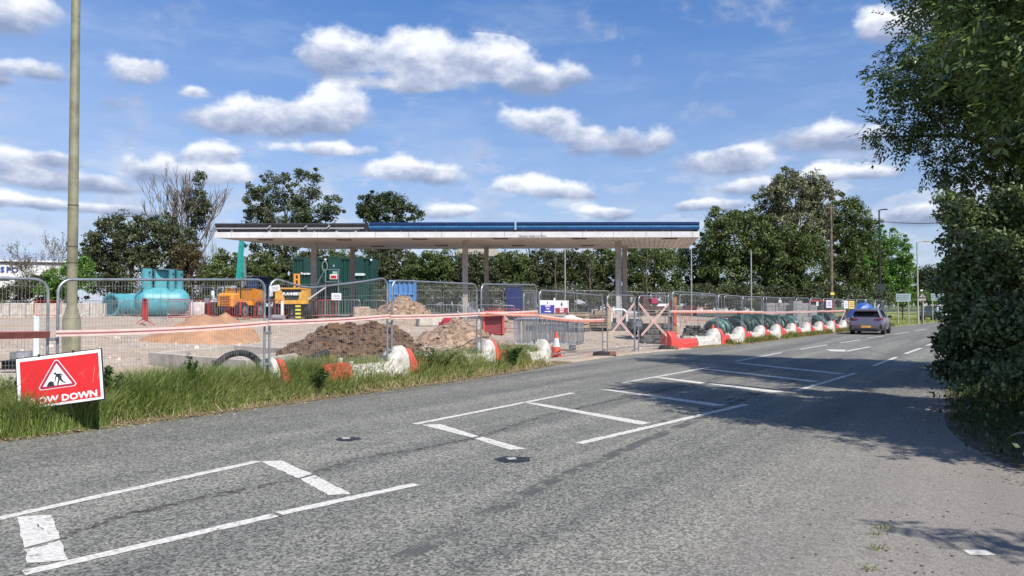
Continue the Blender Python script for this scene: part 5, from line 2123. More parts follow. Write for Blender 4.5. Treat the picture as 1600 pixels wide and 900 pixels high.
# yellow machine frame
dd = 43.0
g = at(458, dd)
t = thing('yellow_machine', 'yellow machine rear with dark grille and white name, beside the green container', 'construction machine', g, R(3))
zf = lambda row: zrow(row, dd) - g.z
sx_ = lambda px: (px - 458) / F * dd
P3 = Matrix.Rotation(math.pi / 2, 4, 'X')
out = [(sx_(434), zf(451)), (sx_(482), zf(451.5)), (sx_(483), zf(475)), (sx_(433), zf(474))]
for nm, poly in (('left_cheek', [(sx_(433.5), zf(451)), (sx_(442), zf(451)), (sx_(447.5), zf(469)), (sx_(447), zf(475)), (sx_(433), zf(474))]), ('right_cheek', [(sx_(474), zf(451.5)), (sx_(482), zf(451.5)), (sx_(483), zf(475)), (sx_(468), zf(475)), (sx_(468.5), zf(469))])):
    MB().prism(poly, -.6, .45, P3).build(nm, YELLOW_MACHINE, t)
MB().prism([(sx_(434), zf(449.6)), (sx_(482), zf(450)), (sx_(482), zf(452)), (sx_(434), zf(452))], -.6, .5, P3).build('top_rail', YELLOW_MACHINE, t)
MB().prism([(sx_(446), zf(469)), (sx_(470), zf(469)), (sx_(468), zf(475)), (sx_(447), zf(475))], -.6, .42, P3).build('lower_rail', YELLOW_MACHINE, t)
MB().box((sx_(458), .1, zf(461)), (1.0, .5, .65)).build('radiator', BLACK, t)
for k in range(9):
    MB().box((sx_(444.5) + k * (sx_(472) - sx_(444.5)) / 8, -.36, zf(461)), (.02, .03, .62)).build('grille_bar', mat('grille grey', (.07, .07, .075)), t)
Mt = Matrix.Translation((sx_(458), -.40, zf(459.5))) @ UPRIGHT
text_mesh('lettering', 'FLANNERY', .205, SIGN_WHITE, t, Mt, bold=.012, sx=.95)
for px in (456, 462.5):
    MB().box((sx_(px), .7, (zf(428) + zf(452)) / 2), (.10, .12, zf(428) - zf(452))).build('mast_post', ORANGE_MACHINE, t)
for row in (428, 436, 444):
    MB().box((sx_(459.2), .7, zf(row)), (.36, .08, .08)).build('mast_bar', ORANGE_MACHINE, t)
MB().box((sx_(458), .9, .9), (1.7, 2.4, .6), ch=.05).build('chassis', BLACK, t)
for x in (-.85, .85):
    for y in (.2, 1.9):
        wheel(t, x, y, .55, .55, .40, YELLOW_MACHINE) if False else MB().lathe([(.3, -.2), (.5, -.2), (.55, -.12), (.55, .12), (.5, .2), (.3, .2)], 20, M=Matrix.Translation((x, y, .55)) @ Matrix.Rotation(math.pi / 2, 4, 'Y')).build('tyre', BLACK_RUBBER, t, smooth=30)
MB().box((sx_(440), -.3, zf(466)), (.22, .06, .22)).build('tail_lamp', mat('amber lens', (.45, .12, .02), rough=.2), t)
MB().box((sx_(476), -.3, zf(466)), (.22, .06, .22)).build('tail_lamp', mat('amber lens', (.45, .12, .02), rough=.2), t)
MB().beam((sx_(482), -.2, zf(468)), (sx_(508), .4, zf(447)), .06).build('arm', mat('pale arm', (.5, .5, .48), var=.1), t)

g = at(466, 41.5)
t = thing('hazard_post', 'yellow and black chequered post before the yellow machine', 'post', g)
h = zrow(477, 41.5) - g.z
n = 8
for k in range(n):
    MB().box((0, 0, h * (k + .5) / n), (.26, .12, h / n - .004)).build('band', HAZARD_Y if k % 2 else BLACK, t)
g = at(441, 40.8)
t = thing('standing_pipe', 'white upright pipe left of the yellow machine wheels', 'pipe', g, group='white standing pipes')
MB().lathe([(.075, 0), (.075, zrow(471, 40.8) - g.z)], 14).build('pipe', WHITE_PAINT, t, smooth=40)
MB().lathe([(.085, zrow(472, 40.8) - g.z), (.085, zrow(471, 40.8) - g.z + .01)], 14).build('rim', WHITE_PAINT, t)
g = at(429, 40)
t = thing('pipe_length', 'short grey pipe length lying end on below the yellow machine', 'pipe', g + Vector((0, 0, .16)), R(-15))
Mx = Matrix.Rotation(math.pi / 2, 4, 'Y')
MB().tube([(-.1, 0, 0), (.55, 0, 0)], .15, 16).build('pipe', mat('lilac grey pipe', (.28, .26, .28), var=.1), t, smooth=40)
MB().tube([(-.108, 0, 0), (-.10, 0, 0)], .09, 12).build('bore', BLACK, t)
for (p0, p1, dd, row, lab) in ((345, 392, 42, 493, 'long pale board lying below the amber dumper'), (372, 410, 40.5, 487, 'short pale board lying under the dumper wheel')):
    a, b = at(p0, dd), at(p1, dd + .5)
    t = thing('board', lab, 'board', a + Vector((0, 0, .06)), math.atan2((b - a).y, (b - a).x), 'loose boards')
    MB().box(((b - a).length / 2, 0, .04), ((b - a).length, .3, .06), ch=.006).build('plank', TIMBER, t)
g = at(331, 41.5)
t = thing('manhole_ring', 'small grey manhole ring on the sand below the bollard', 'manhole ring', g)
MB().lathe([(.30, 0), (.30, .22), (.22, .23)], 18).build('ring', CONCRETE_DARK, t, smooth=40)

# ------------------------------------------------------------------ containers and skip
def container(label, x0, x1, y, z0, h, depth, doors):
    t = thing('steel_container', label, 'container', (x0, y, z0), 0, 'stacked dark green containers')
    L_ = x1 - x0
    # corrugated front
    mb = MB()
    n = 22
    prof = []
    for k in range(n):
        u0 = L_ * k / n
        w = L_ / n
        prof += [(u0 + w * .08, 0), (u0 + w * .42, 0), (u0 + w * .58, .07), (u0 + w * .92, .07)]
    vs = []
    for x, yy in prof:
        vs += [(x, yy, .14), (x, yy, h - .14)]
    mb.add(vs, [(2 * i, 2 * i + 2, 2 * i + 3, 2 * i + 1) for i in range(len(prof) - 1)])
    vs = []
    mb.box((L_ / 2, depth / 2 + .1, h / 2), (L_ - .02, depth - .16, h - .1))
    mb.build('corrugated_wall', GREEN_CONT, t)
    fr = MB()
    for x in (.06, L_ - .06):
        fr.box((x, .03, h / 2), (.14, .16, h - .28))
    fr.box((L_ / 2, .03, .07), (L_, .16, .14)).box((L_ / 2, .03, h - .07), (L_, .16, .14))
    fr.build('frame', GREEN_CONT, t)
    for (xa, xb, za, zb, nm) in doors:
        MB().box(((xa + xb) / 2, -.03, (za + zb) / 2), (xb - xa, .07, zb - za), ch=.01).build(nm, GREEN_CONT, t)
    for x in (.08, L_ - .08):
        for z in (.07, h - .07):
            MB().box((x, -.06, z), (.16, .06, .12), ch=.01).build('corner_casting', GREEN_CONT, t)
    return t


dd = 60.0
cx0, cx1 = (457 - 800) / F * dd, (582.5 - 800) / F * dd
g0 = gz((cx0 + cx1) / 2, dd)
ztp = zrow(402.5, dd)
hh_ = (ztp - g0) / 2
X = lambda px: (px - 457) / F * dd
lower = container('lower dark green container mostly hidden by fences and the yellow machine', cx0, cx1, dd, g0, hh_ - .01, 2.4, [(X(505), X(533), .15, 2.1, 'door'), (X(556), X(576), 1.0, 2.1, 'shutter')])
upper = container('upper dark green container with a red and white notice and white lettering', cx0, cx1, dd, g0 + hh_, hh_, 2.4, [(X(513), X(533), .2, 2.3, 'door'), (X(474), X(487), .9, 2.2, 'shutter'), (X(555), X(567), .9, 2.15, 'shutter')])
zl = lambda row: zrow(row, dd) - (g0 + hh_)
MB().box((X(521.5), -.08, zl(432.3)), (X(526.5) - X(515), .02, zl(428.5) - zl(436))).build('red_notice', SIGN_WHITE, upper)
MB().box((X(521.5), -.095, zl(432.8)), (X(525.5) - X(516.5), .012, zl(430.5) - zl(435))).build('red_patch', RED_SIGN, upper)
MB().box((X(523.5), -.08, zl(426.2)), (X(527) - X(519.5), .02, zl(424) - zl(428.3))).build('green_notice', mat('pale green notice', (.30, .48, .42)), upper)
Mt = Matrix.Translation((X(482), -.09, zl(427.5))) @ UPRIGHT
text_mesh('lettering', 'Premier Site', .26, SIGN_WHITE, upper, Mt, bold=.01, sx=.9)
MB().prism([(-.55, 0), (-.4, .09), (.35, .1), (.55, 0), (.4, -.1), (-.4, -.1)], 0, .02, Matrix.Translation((X(561), -.09, zl(428.8))) @ UPRIGHT).build('white_badge', mat('pale badge', (.55, .66, .64)), upper)
text_mesh('lettering', '4', .3, mat('pale badge', (.55, .66, .64)), upper, Matrix.Translation((X(521.5), -.09, zl(415.5))) @ UPRIGHT)
for px, row in ((508.5, 406), (580, 406.5)):
    o = MB().lathe([(.06, -.08), (.11, 0), (.06, .08)], 10, (X(px), -.12, zl(row))).build('lamp', SIGN_WHITE, upper)
t2 = thing('cable_coil', 'looped pale cable hanging on the front of the upper green container', 'cable', (cx0 + X(508), dd - .16, zrow(416, dd)))
MB().tube([(.2 * math.cos(a) * 1.0, 0, .36 * math.sin(a)) for a in [2 * math.pi * k / 16 for k in range(16)]], .025, 5, closed=True).build('loop', mat('pale cable', (.35, .38, .33)), t2)
MB().tube([(-.2, 0, 0), (-.15, 0, -.6), (0, -.05, -1.5), (.25, -.1, -2.4)], .02, 5).build('tail', BLACK_RUBBER, t2)
st = thing('scaffold_stair', 'steel stair and rail leading up to the green container door', 'stair', (cx0, dd - .9, g0))
MB().beam((X(486), 0, .2), (X(512), 0, 2.55), .10, .2).build('stringer', BLACK, st)
MB().beam((X(486), .7, .2), (X(512), .7, 2.55), .10, .2).build('stringer', BLACK, st)
for k in range(9):
    u = k / 8
    MB().box((X(486) + (X(512) - X(486)) * u, .35, .3 + 2.25 * u), (.25, .7, .04)).build('tread', STEEL_DIRTY, st)
MB().beam((X(486), 0, 1.1), (X(512), 0, 3.5), .05).build('handrail', STEEL, st)
MB().beam((X(512), 0, 3.5), (X(535), 0, 3.5), .05).build('handrail', STEEL, st)
for px in (513, 533):
    MB().beam((X(px), 0, 0.05), (X(px), 0, 3.5), .06).build('rail_post', STEEL, st)
MB().box((X(523), .35, 2.55), (X(535) - X(511), .8, .06)).build('landing', STEEL_DIRTY, st)

dd = 57.5
g = at(628, dd)
t = thing('waste_skip', 'tall pale blue steel skip behind the far soil heap', 'skip', (g.x, g.y, g.z), R(2))
zt_ = zrow(438, dd) - g.z
W_ = 40 / F * dd
MB().box((0, 1.0, zt_ / 2), (W_ - .1, 2.0, zt_ - .1), top=(1, 1)).build('body', BLUE_SKIP, t)
for k in range(6):
    MB().box((-W_ / 2 + .05 + k * (W_ - .1) / 5, -.03, zt_ * .5), (.13, .10, zt_ - .12), ch=.01).build('rib', BLUE_SKIP, t)
MB().box((0, -.05, zt_ - .06), (W_ + .04, .16, .14), ch=.02).build('top_rail', mat('paler blue rail', (.22, .42, .70), var=.1), t)
MB().box((0, -.07, zt_ * .60), (W_ - .2, .08, .10), ch=.02).build('waist_rail', BLUE_SKIP, t)
MB().box((0, -.05, .08), (W_, .14, .16), ch=.02).build('bottom_rail', BLUE_SKIP, t)
g = at(803, 58)
t = thing('navy_cabin', 'navy blue panel cabin behind the fence left of the notice', 'cabin', g)
zt_ = zrow(449, 58) - g.z
MB().box((0, .6, zt_ / 2), (1.25, 1.2, zt_), ch=.03).build('cabin_wall', NAVY, t)
MB().box((.05, -.02, zt_ * .48), (.7, .05, zt_ * .86), ch=.01).build('door', NAVY, t)
MB().box((0, .6, zt_ + .03), (1.32, 1.3, .07), ch=.02).build('roof', NAVY, t)

# ------------------------------------------------------------------ pumps, valves, hoops
def hoop(label, px, d, w, h, r, m_top, m_leg, rz=0.0, group=None):
    g = at(px, d)
    t = thing('pump_hoop', label, 'guard hoop', g, rz, group)
    pts = []
    q = min(w / 2, .24)
    for k in range(7):
        a = math.pi - k * math.pi / 12
        pts.append((-w / 2 + q + q * math.cos(a), 0, h - q + q * math.sin(a)))
    for k in range(7):
        a = math.pi / 2 - k * math.pi / 12
        pts.append((w / 2 - q + q * math.cos(a), 0, h - q + q * math.sin(a)))
    pts = [(-w / 2, 0, h * .36)] + pts + [(w / 2, 0, h * .36)]
    MB().tube(pts, r, 12).build('hoop', m_top, t, smooth=50)
    for s in (-1, 1):
        MB().tube([(s * w / 2, 0, -.05), (s * w / 2, 0, h * .37)], r * .97, 12).build('leg', m_leg, t, smooth=50)
    return t


hoop('white guard hoop in front of the right hand canopy column', 967, 41.5, .82, 1.0, .06, WHITE_PAINT, STEEL)
hoop('white bent hose like hoop beside the red valve', 704, 36, .75, .62, .055, WHITE_PLASTIC, WHITE_PLASTIC, .3)
g = at(699, 35.6)
t = thing('pump_valve', 'red valve assembly beside the white hoop behind the soil heap', 'valve', g)
MB().box((0, 0, .35), (.45, .35, .35), ch=.05).build('valve_body', mat('red valve', (.45, .03, .06), rough=.4), t)
MB().lathe([(.16, .5), (.18, .62), (.08, .70)], 14).build('hand_wheel', mat('red valve', (.45, .03, .06)), t)
MB().tube([(-.4, 0, .3), (.4, 0, .3)], .08, 10).build('cross_pipe', mat('red valve', (.45, .03, .06)), t, smooth=40)
MB().box((0, 0, .08), (.6, .5, .18)).build('plinth', STONE_DARK, t)
g = at(771, 33.5)
t = thing('pump_housing', 'bright red open pump housing with a stone slab on top', 'pump', g, .1)
h = zrow(486, 33.5) - g.z
MB().box((0, .3, h * .5), (.95, .6, h * .98), top=(.9, .9)).build('casing', mat('dark red casing', (.28, .02, .03), var=.25), t)
MB().box((0, 0, h - .06), (1.0, .72, .13), ch=.03).build('top_cover', RED_PLASTIC, t)
for x in (-.42, .42):
    MB().box((x, -.05, h * .48), (.08, .08, h * .9)).build('post', RED_PLASTIC, t)
g = at(773, 36)
t = thing('slab_heap', 'pale broken slab resting above the red pump housing', 'slab', g + Vector((0, 0, .3)), .2)
MB().box((0, 0, .36), (1.3, .9, .38), top=(.55, .6), ch=.03, ry=.05).build('slab', mat('pale sandstone', (.42, .36, .27), rough=.9, var=.2, bump=.5), t)
MB().box((0, 0, .02), (1.0, .8, .55), ch=.05).build('lower_slab', mat('pale sandstone', (.42, .36, .27)), t)
for (px, dd, w, h, lab) in ((565, 41, .95, .75, 'tan stone block left of the second grey barrier'), (575, 42.5, 1.0, .6, 'second tan stone block beside it, lower'), (672, 38, 1.3, .5, 'grey concrete block left of the red valve')):
    g = at(px, dd)
    t = thing('stone_block', lab, 'block', g, .3, 'loose blocks on the site')
    MB().box((0, 0, h / 2), (w, w * .7, h), ch=.06, top=(.92, .9)).build('block', CONCRETE if px > 600 else mat('tan stone', (.40, .31, .23), rough=.9, var=.2, bump=.5), t)
for (px, dd, lab) in ((738, 33, 'white rumpled sack left of the red pump housing'), (890, 30.5, 'white rag lying on the orange tape under the notice')):
    g = at(px, dd)
    t = thing('white_sack', lab, 'sack', g if px < 800 else Vector((g.x, g.y, zrow(500, dd))), .2, 'white sacks')
    rings = []
    for z, k in ((0, .9), (.10, 1.05), (.26, .8), (.34, .35)):
        rings.append([Vector((.30 * k * math.cos(a) * (1 + .25 * mnoise.noise((a, z * 4, px))), .20 * k * math.sin(a), z * .6)) for a in [2 * math.pi * j / 16 for j in range(16)]])
    MB().loft(rings).build('sack', BAG_WHITE, t, smooth=60)

# kerb line of the pump island and the timber crates on it
ka, kb = at(830, 36), at(992, 40)
t = thing('island_kerb', 'long dark kerbed pump island behind the gate', 'kerb', ka, math.atan2((kb - ka).y, (kb - ka).x))
Lk = (kb - ka).to_2d().length
for k in range(8):
    MB().box((Lk * (k + .5) / 8, 0, .12 + .01 * (k % 2)), (Lk / 8 - .015, .9, .36), ch=.03).build('kerb_stone', STONE_DARK, t)


def crate(label, px, d, w, h, dp, m, slats=4):
    g = at(px, d)
    t = thing('timber_crate', label, 'crate', g + Vector((0, 0, .16)), .08, 'tan timber crates on the pump island')
    for k in range(slats):
        MB().box((0, -dp / 2, h * (k + .5) / slats), (w, .03, h / slats * .72), ch=.004).build('slat', m, t)
        MB().box((0, dp / 2, h * (k + .5) / slats), (w, .03, h / slats * .72), ch=.004).build('slat', m, t)
    for sx in (-1, 0, 1):
        for sy in (-1, 1):
            MB().box((sx * (w / 2 - .06), sy * (dp / 2 - .04), h / 2), (.10, .05, h)).build('corner_post', m, t)
    MB().box((0, 0, h + .02), (w, dp, .03)).build('lid', m, t)
    MB().box((0, 0, h / 2), (w - .1, dp - .12, h - .06)).build('contents', BLACK, t)
    return t


TAN = mat('tan plywood', (.40, .30, .20), rough=.8, var=.2, scale=4)
crate('largest tan crate right beside the site notice', 902, 37, 1.0, .72, .8, TAN, 4)
crate('darker slatted crate left of the gate posts', 931, 38, .95, .62, .8, mat('dark tan board', (.24, .17, .12), rough=.85, var=.3), 5)
crate('small crate with open rail above the darker crate', 936, 40, .55, .80, .5, TAN, 3)
g = at(950.5, 38)
t = thing('plywood_sheet', 'upright tan plywood sheet between the gate posts and the white hoop', 'board', g, .6)
MB().box((0, 0, .62), (.30, .10, 1.0), ch=.01).build('sheet', TAN, t)
g = at(992, 34.5)
t = thing('generator', 'small dark generator with black wheels seen through the gate middle', 'generator', g, .3)
MB().box((0, 0, .52), (.60, .5, .42), ch=.05).build('housing', mat('dark grey housing', (.08, .085, .09), var=.2), t)
for s in (-.22, .22):
    MB().lathe([(.18, -.05), (.20, 0), (.18, .05)], 16, M=Matrix.Translation((s, -.28, .2)) @ Matrix.Rotation(math.pi / 2, 4, 'X')).build('wheel', BLACK_RUBBER, t)
MB().tube([(-.3, 0, .7), (-.3, 0, .92), (.3, 0, .92), (.3, 0, .7)], .025, 6).build('handle', STEEL, t)
MB().box((.05, -.26, .58), (.25, .03, .2)).build('panel', STEEL_DIRTY, t)

# rusty skip tray on pallets over concrete blocks, right side of the gate
g = at(1021, 33.0)
dd = 33.0
t = thing('rubble_pile', 'dark concrete blocks piled as a plinth behind the right gate leaf', 'block pile', g, R(8))
zf = lambda row: zrow(row, dd) - g.z
for k, (x, z, w, h) in enumerate(((-.0, .12, 1.15, .26), (-.12, .37, .55, .22), (.42, .37, .5, .22), (-.05, .60, .6, .22), (.5, .6, .45, .22), (.1, .02, 1.5, .14))):
    MB().box((x, .05 * (k % 2), z), (w, .8, h), ch=.03).build('block', STONE_DARK, t)
for k, (row, lab) in enumerate(((491.5, 'lower grey timber pallet under the rusty tray'), (486.5, 'upper grey timber pallet under the rusty tray'))):
    t = thing('pallet', lab, 'pallet', (g.x, g.y, zrow(row + 2.5, dd)), R(8 - 3 * k), 'pallets under the rusty tray')
    for j in range(5):
        MB().box((0, -.42 + j * .21, .115), (1.25, .12, .025)).build('deck_board', mat('grey pallet wood', (.36, .31, .26), rough=.85, var=.25), t)
    for x in (-.55, 0, .55):
        MB().box((x, 0, .055), (.10, .95, .09)).build('bearer', mat('grey pallet wood', (.36, .31, .26)), t)
    MB().box((0, -.46, .01), (1.25, .10, .022)).build('deck_board', mat('grey pallet wood', (.36, .31, .26)), t)
t = thing('rusty_tray', 'rusty brown steel tray with a high back, on pallets behind the right gate leaf', 'steel tray', (g.x, g.y, zrow(484.5, dd)), R(8))
zb = zrow(463, dd) - zrow(484.5, dd)
MB().prism([(-.58, .0), (-.50, -.02), (.80, .0), (.80, .16), (-.22, .16), (-.36, .40), (-.40, zb), (-.56, zb), (-.62, .25)], -.42, .42, Matrix.Rotation(math.pi / 2, 4, 'X')).build('tray', BROWN_STEEL, t)
MB().box((-.05, -.05, .38), (.34, .3, .26), rz=.3, ch=.03).build('red_cloth', mat('crimson cloth', (.38, .03, .08), rough=.8), t)
MB().box((.35, -.1, .21), (.5, .3, .12), rz=-.2, top=(.7, .6), ch=.02).build('white_bag', BAG_WHITE, t)
t = thing('stone_slab', 'flat dark stone slabs lying before the block pile at the gate', 'slab', at(1020, 31.6), R(14))
MB().box((0, 0, .06), (1.1, .5, .12), ch=.02).build('slab', STONE_DARK, t)
MB().box((.5, .1, .14), (.7, .4, .10), rz=.3, ch=.02).build('slab', STONE_DARK, t)
g = at(1054, 34)
t = thing('timber_post', 'orange stained timber post standing right of the gate', 'post', g)
MB().box((0, 0, (zrow(464, 34) - g.z) / 2), (.17, .12, zrow(464, 34) - g.z), ch=.01).build('post', TIMBER_ORANGE, t)
MB().box((-.16, .05, (zrow(470, 34) - g.z) / 2), (.10, .10, zrow(470, 34) - g.z), ch=.01).build('rear_post', BROWN_STEEL, t)
MB().box((0, -.07, zrow(493, 34) - g.z), (.13, .03, .75)).build('orange_strip', ORANGE_PLASTIC, t)

# brick and rubble stack right of the gate
rr = random.Random(9)
g = at(1086, 33.5)
t = thing('rubble_stack', 'stack of dark paving blocks on the ground right of the red barrier', 'block stack', g, R(5))
k = 0
for row in range(4):
    for c_ in range(4 - (row > 1) - (row > 2)):
        MB().box((-.42 + c_ * .28 + row * .05 + rr.uniform(-.03, .03), rr.uniform(-.1, .1), .30 + row * .11), (.26, .35, .105), rz=rr.uniform(-.2, .2), ch=.012).build('paving_block', STONE_DARK, t)
MB().box((0, 0, .13), (1.2, .5, .22)).build('bed', CONCRETE, t)

# concrete kerb edge on the road side right of the gate
a, b = flat(1060, 546).to_2d(), flat(1110, 541.5).to_2d()
n_ = Vector((-(b - a).y, (b - a).x)).normalized()
t = thing('kerb', 'pale kerb stones below the red barrier right of the gate', 'kerb', (a.x + n_.x * .15, a.y + n_.y * .15, 0), math.atan2((b - a).y, (b - a).x))
for k in range(3):
    Lk = (b - a).length / 3
    MB().box((Lk * (k + .5), 0, .03), (Lk - .012, .2, .12), ch=.01).build('kerb_stone', CONCRETE, t)

# ------------------------------------------------------------------ coils under green netting
def coil(label, px, d, r, n, seed):
    g = at(px, d)
    t = thing('netted_coil', label, 'coil', g, R(30), 'coils of dark green netting behind the fence')
    rr = random.Random(seed)
    for k in range(n):
        rad = r * rr.uniform(.72, 1.0)
        tilt = rr.uniform(-.35, .35)
        x0 = (k - n / 2) * .13
        pts = []
        for j in range(20):
            a = 2 * math.pi * j / 20
            z = rad + rad * math.sin(a) * .86 + .05 * mnoise.noise((a, k, seed))
            pts.append((x0 + tilt * math.sin(a) * .4 + .06 * mnoise.noise((a * 2, k, seed)), rad * math.cos(a) * 1.1, max(.05, z * .78)))
        MB().tube(pts, rr.uniform(.06, .11), 6, closed=True).build('hoop', NET_GREEN if rr.random() < .72 else PIPE_GREEN, t, smooth=60)
    rings = []
    for i in range(7):
        u = i / 6
        k_ = math.sin(math.pi * (u * .9 + .05)) ** .5
        rings.append([Vector(((u - .5) * n * .15, r * 1.02 * k_ * math.cos(a) * (1 + .12 * mnoise.noise((a * 3, u * 4, seed))), max(0, r * .78 + r * .72 * k_ * math.sin(a) * (1 + .18 * mnoise.noise((a * 3, u * 5, seed + 3)))))) for a in [2 * math.pi * j / 22 for j in range(22)]])
    MB().loft(rings).build('net_cover', NET_GREEN, t, smooth=25)
    return t


for k, (px, d, r, n, lab) in enumerate(((1124, 37, .62, 7, 'first coil of green netting, behind the gate cone'), (1160, 38.5, .72, 9, 'second and tallest coil of green netting'), (1184, 40, .70, 9, 'third coil of green netting, with pale film'), (1207, 42, .66, 9, 'fourth coil of green netting, wide and pale'),
                                        (1226, 44.5, .62, 8, 'fifth coil of green netting before the grey blocks'), (1276, 50, .62, 7, 'far coil of netting right of the grey block stack'), (1292, 53, .70, 7, 'last coil of netting under the white and blue notice'))):
    coil(lab, px, d, r, n, k * 3 + 1)

# grey block stacks on pallets
BLK = mat('grey building block', (.33, .32, .31), rough=.9, var=.15, scale=4, bump=.3)
for (px, d, nx_, nz_, base, lab) in ((1228, 55, 5, 4, .55, 'long grey stack of building blocks behind the green netting'), (1243, 50.5, 1, 7, 0, 'narrow upright stack of grey blocks'), (1252, 51.5, 3, 6, 0, 'wide stack of grey blocks in the middle of the three'), (1266, 53, 1, 6, 0, 'narrow grey stack left of the red framed cabin'), (1250, 50, 2, 3, 0, 'low front stack of grey blocks')):
    g = at(px, d)
    t = thing('block_stack', lab, 'block stack', g, R(4), 'stacks of grey building blocks')
    for i in range(nx_):
        for j in range(nz_):
            MB().box(((i - nx_ / 2 + .5) * .62, 0, base + .12 + j * .255), (.60, .7, .245), ch=.015).build('building_block', BLK, t)
    MB().box((0, 0, base / 2 + .0), (nx_ * .62, .7, base + .1 if base else .06)).build('pallet_base', TIMBER, t)
# red framed cabin
g = at(1282, 56)
t = thing('framed_cabin', 'dark cabin with a red frame behind the fence near the far notices', 'cabin', g, R(10))
zt_ = zrow(470, 56) - g.z
MB().box((0, .8, zt_ / 2), (1.7, 1.5, zt_), ch=.03).build('cabin_wall', mat('dark cabin', (.03, .025, .025), var=.2), t)
for x in (-.85, .85):
    MB().box((x, -.02, zt_ / 2), (.10, .10, zt_)).build('frame_post', RED_PAINT, t)
MB().box((0, -.02, zt_), (1.8, .10, .10)).build('frame_beam', RED_PAINT, t)
# blue tarpaulin and white pipes beyond the car
g = at(1349, 63)
t = thing('tarpaulin', 'bright blue tarpaulin thrown over a load beyond the car', 'tarpaulin', g, R(10))
rings = []
for i in range(9):
    u = i / 8
    k_ = (math.sin(math.pi * (u * .92 + .04))) ** .6
    top = (zrow(472.5, 63) - g.z)
    rings.append([Vector(((u - .5) * 2.6, y, max(0, top * z * k_ * (1 + .10 * mnoise.noise((u * 5, y * 2, 1)))))) for y, z in ((-.9, 0), (-.8, .6), (-.55, .9), (0, 1.02), (.5, .9), (.8, .5), (.9, 0))])
MB().loft(rings).build('sheet', BLUE_TARP, t, smooth=20)
for k, (p, q, lab) in enumerate((((1366.5, 485), (1366.5, 473), 'upright white pipe end beyond the car'), ((1362, 487), (1373, 476), 'slanting white pipe beyond the car'))):
    a, b = pt(*p, 61), pt(*q, 61)
    a.z = min(a.z, gz(a.x, a.y) + .1)
    t = thing('standing_pipe', lab, 'pipe', a, 0, 'white standing pipes')
    MB().tube([(0, 0, 0), b - a], .08, 10).build('pipe', WHITE_PAINT, t, smooth=40)
    MB().tube([(b - a) * .96, (b - a) * 1.005], .09, 10).build('rim', WHITE_PAINT, t, smooth=40)
# rubble beside the car
g = at(1314, 50.5)
heap('pale heap of broken rubble left of the car', 'rubble_heap', at(1300, 51), at(1328, 53), 2.2, .6, mat('pinkish rubble', (.36, .27, .23), rough=.95, var=.3, scale=7, bump=.6), 21, [(.5, .5, .5, .75)], rough=.15, nx=40, ny=30, chunks=120, cs=.3)

# ------------------------------------------------------------------ poles, lamps, wires, signs
def lamp_column(label, px, d, top, w0, w1, m, arm=None, base=None, name='street_lamp', cat='lamp post'):
    g = at(px, d) if base is None else base
    t = thing(name, label, cat, g)
    h = zrow(top, d) - g.z
    MB().lathe([(w0, -.1), (w0, h * .14), (w0 * .75, h * .16), (w1, h)], 12).build('column', m, t, smooth=50)
    if arm:
        MB().tube([(0, 0, h - .05), (arm * .3, -.05, h + .03), (arm, -.1, h + .06)], w1 * .8, 8).build('arm', m, t, smooth=50)
        MB().box((arm * 1.15, -.1, h + .06), (abs(arm) * .7, .22, .10), ch=.03).build('lamp_head', m, t)
    return t


BLACKPOLE = mat('dark column', (.015, .015, .018), rough=.5)
PALEPOLE = mat('pale galvanised column', (.40, .40, .37), rough=.5, metal=.4, var=.1)
dp = 66
lamp_column('tall black lamp column with a dark panel, before the bright green trees', 1375, 74, 328, .13, .065, BLACKPOLE, arm=.5)
g = at(1376.5, 73.6)
t = thing('panel_sign', 'dark square sign panel on the tall black lamp column', 'sign', (g.x, g.y, zrow(466, 73.6)), R(-8))
MB().box((0, 0, .68), (.86, .05, 1.36), ch=.01).build('panel', mat('dark sign back', (.030, .032, .040), rough=.6), t)
MB().box((0, .05, .40), (.9, .03, .06)).build('rail', STEEL_DIRTY, t)
MB().box((0, .05, 1.0), (.9, .03, .06)).build('rail', STEEL_DIRTY, t)
lamp_column('pale lamp column with a short arm, on the mown grass far right', 1434, 70, 378, .10, .055, mat('cream column', (.42, .40, .28), rough=.5, var=.1), arm=.75)
lamp_column('thin pale lamp column under the right end of the canopy', 1080.5, 62, 389, .07, .05, PALEPOLE)
lamp_column('thin pale lamp column before the dark tree right of the canopy', 1174, 62, 391, .07, .05, PALEPOLE)
lamp_column('thin pale lamp column behind the canopy left of the right columns', 883, 64, 388, .07, .05, PALEPOLE)
lamp_column('far pale lamp column half hidden by the right hand bush', 1472, 92, 436, .11, .08, PALEPOLE)
lamp_column('farthest slim column in the leaves at right', 1477.5, 100, 438, .10, .07, PALEPOLE)
# telegraph poles and wire
g = at(1299.5, 66)
t = thing('telegraph_pole', 'tall brown wooden telegraph pole at the edge of the tall trees', 'telegraph pole', g)
hp = zrow(318, 66) - g.z
MB().lathe([(.15, -.1), (.10, hp)], 12).build('pole', mat('pole timber', (.17, .13, .09), rough=.85, var=.3, scale=4), t, smooth=50)
MB().box((0, -.05, hp - .35), (1.0, .10, .10)).build('cross_arm', mat('pole timber', (.17, .13, .09)), t)
MB().box((0, -.16, zrow(459, 66) - g.z), (.32, .03, .22)).build('plate', SIGN_YELLOW, t)
p2 = Vector((8.9, 10.0, .5))
t = thing('telegraph_pole', 'brown telegraph pole standing inside the near right tree', 'telegraph pole', p2)
MB().lathe([(.14, -.3), (.10, 8.6)], 12).build('pole', mat('pole timber', (.17, .13, .09)), t, smooth=50)
wa = Vector((g.x, g.y, zrow(321, 66)))
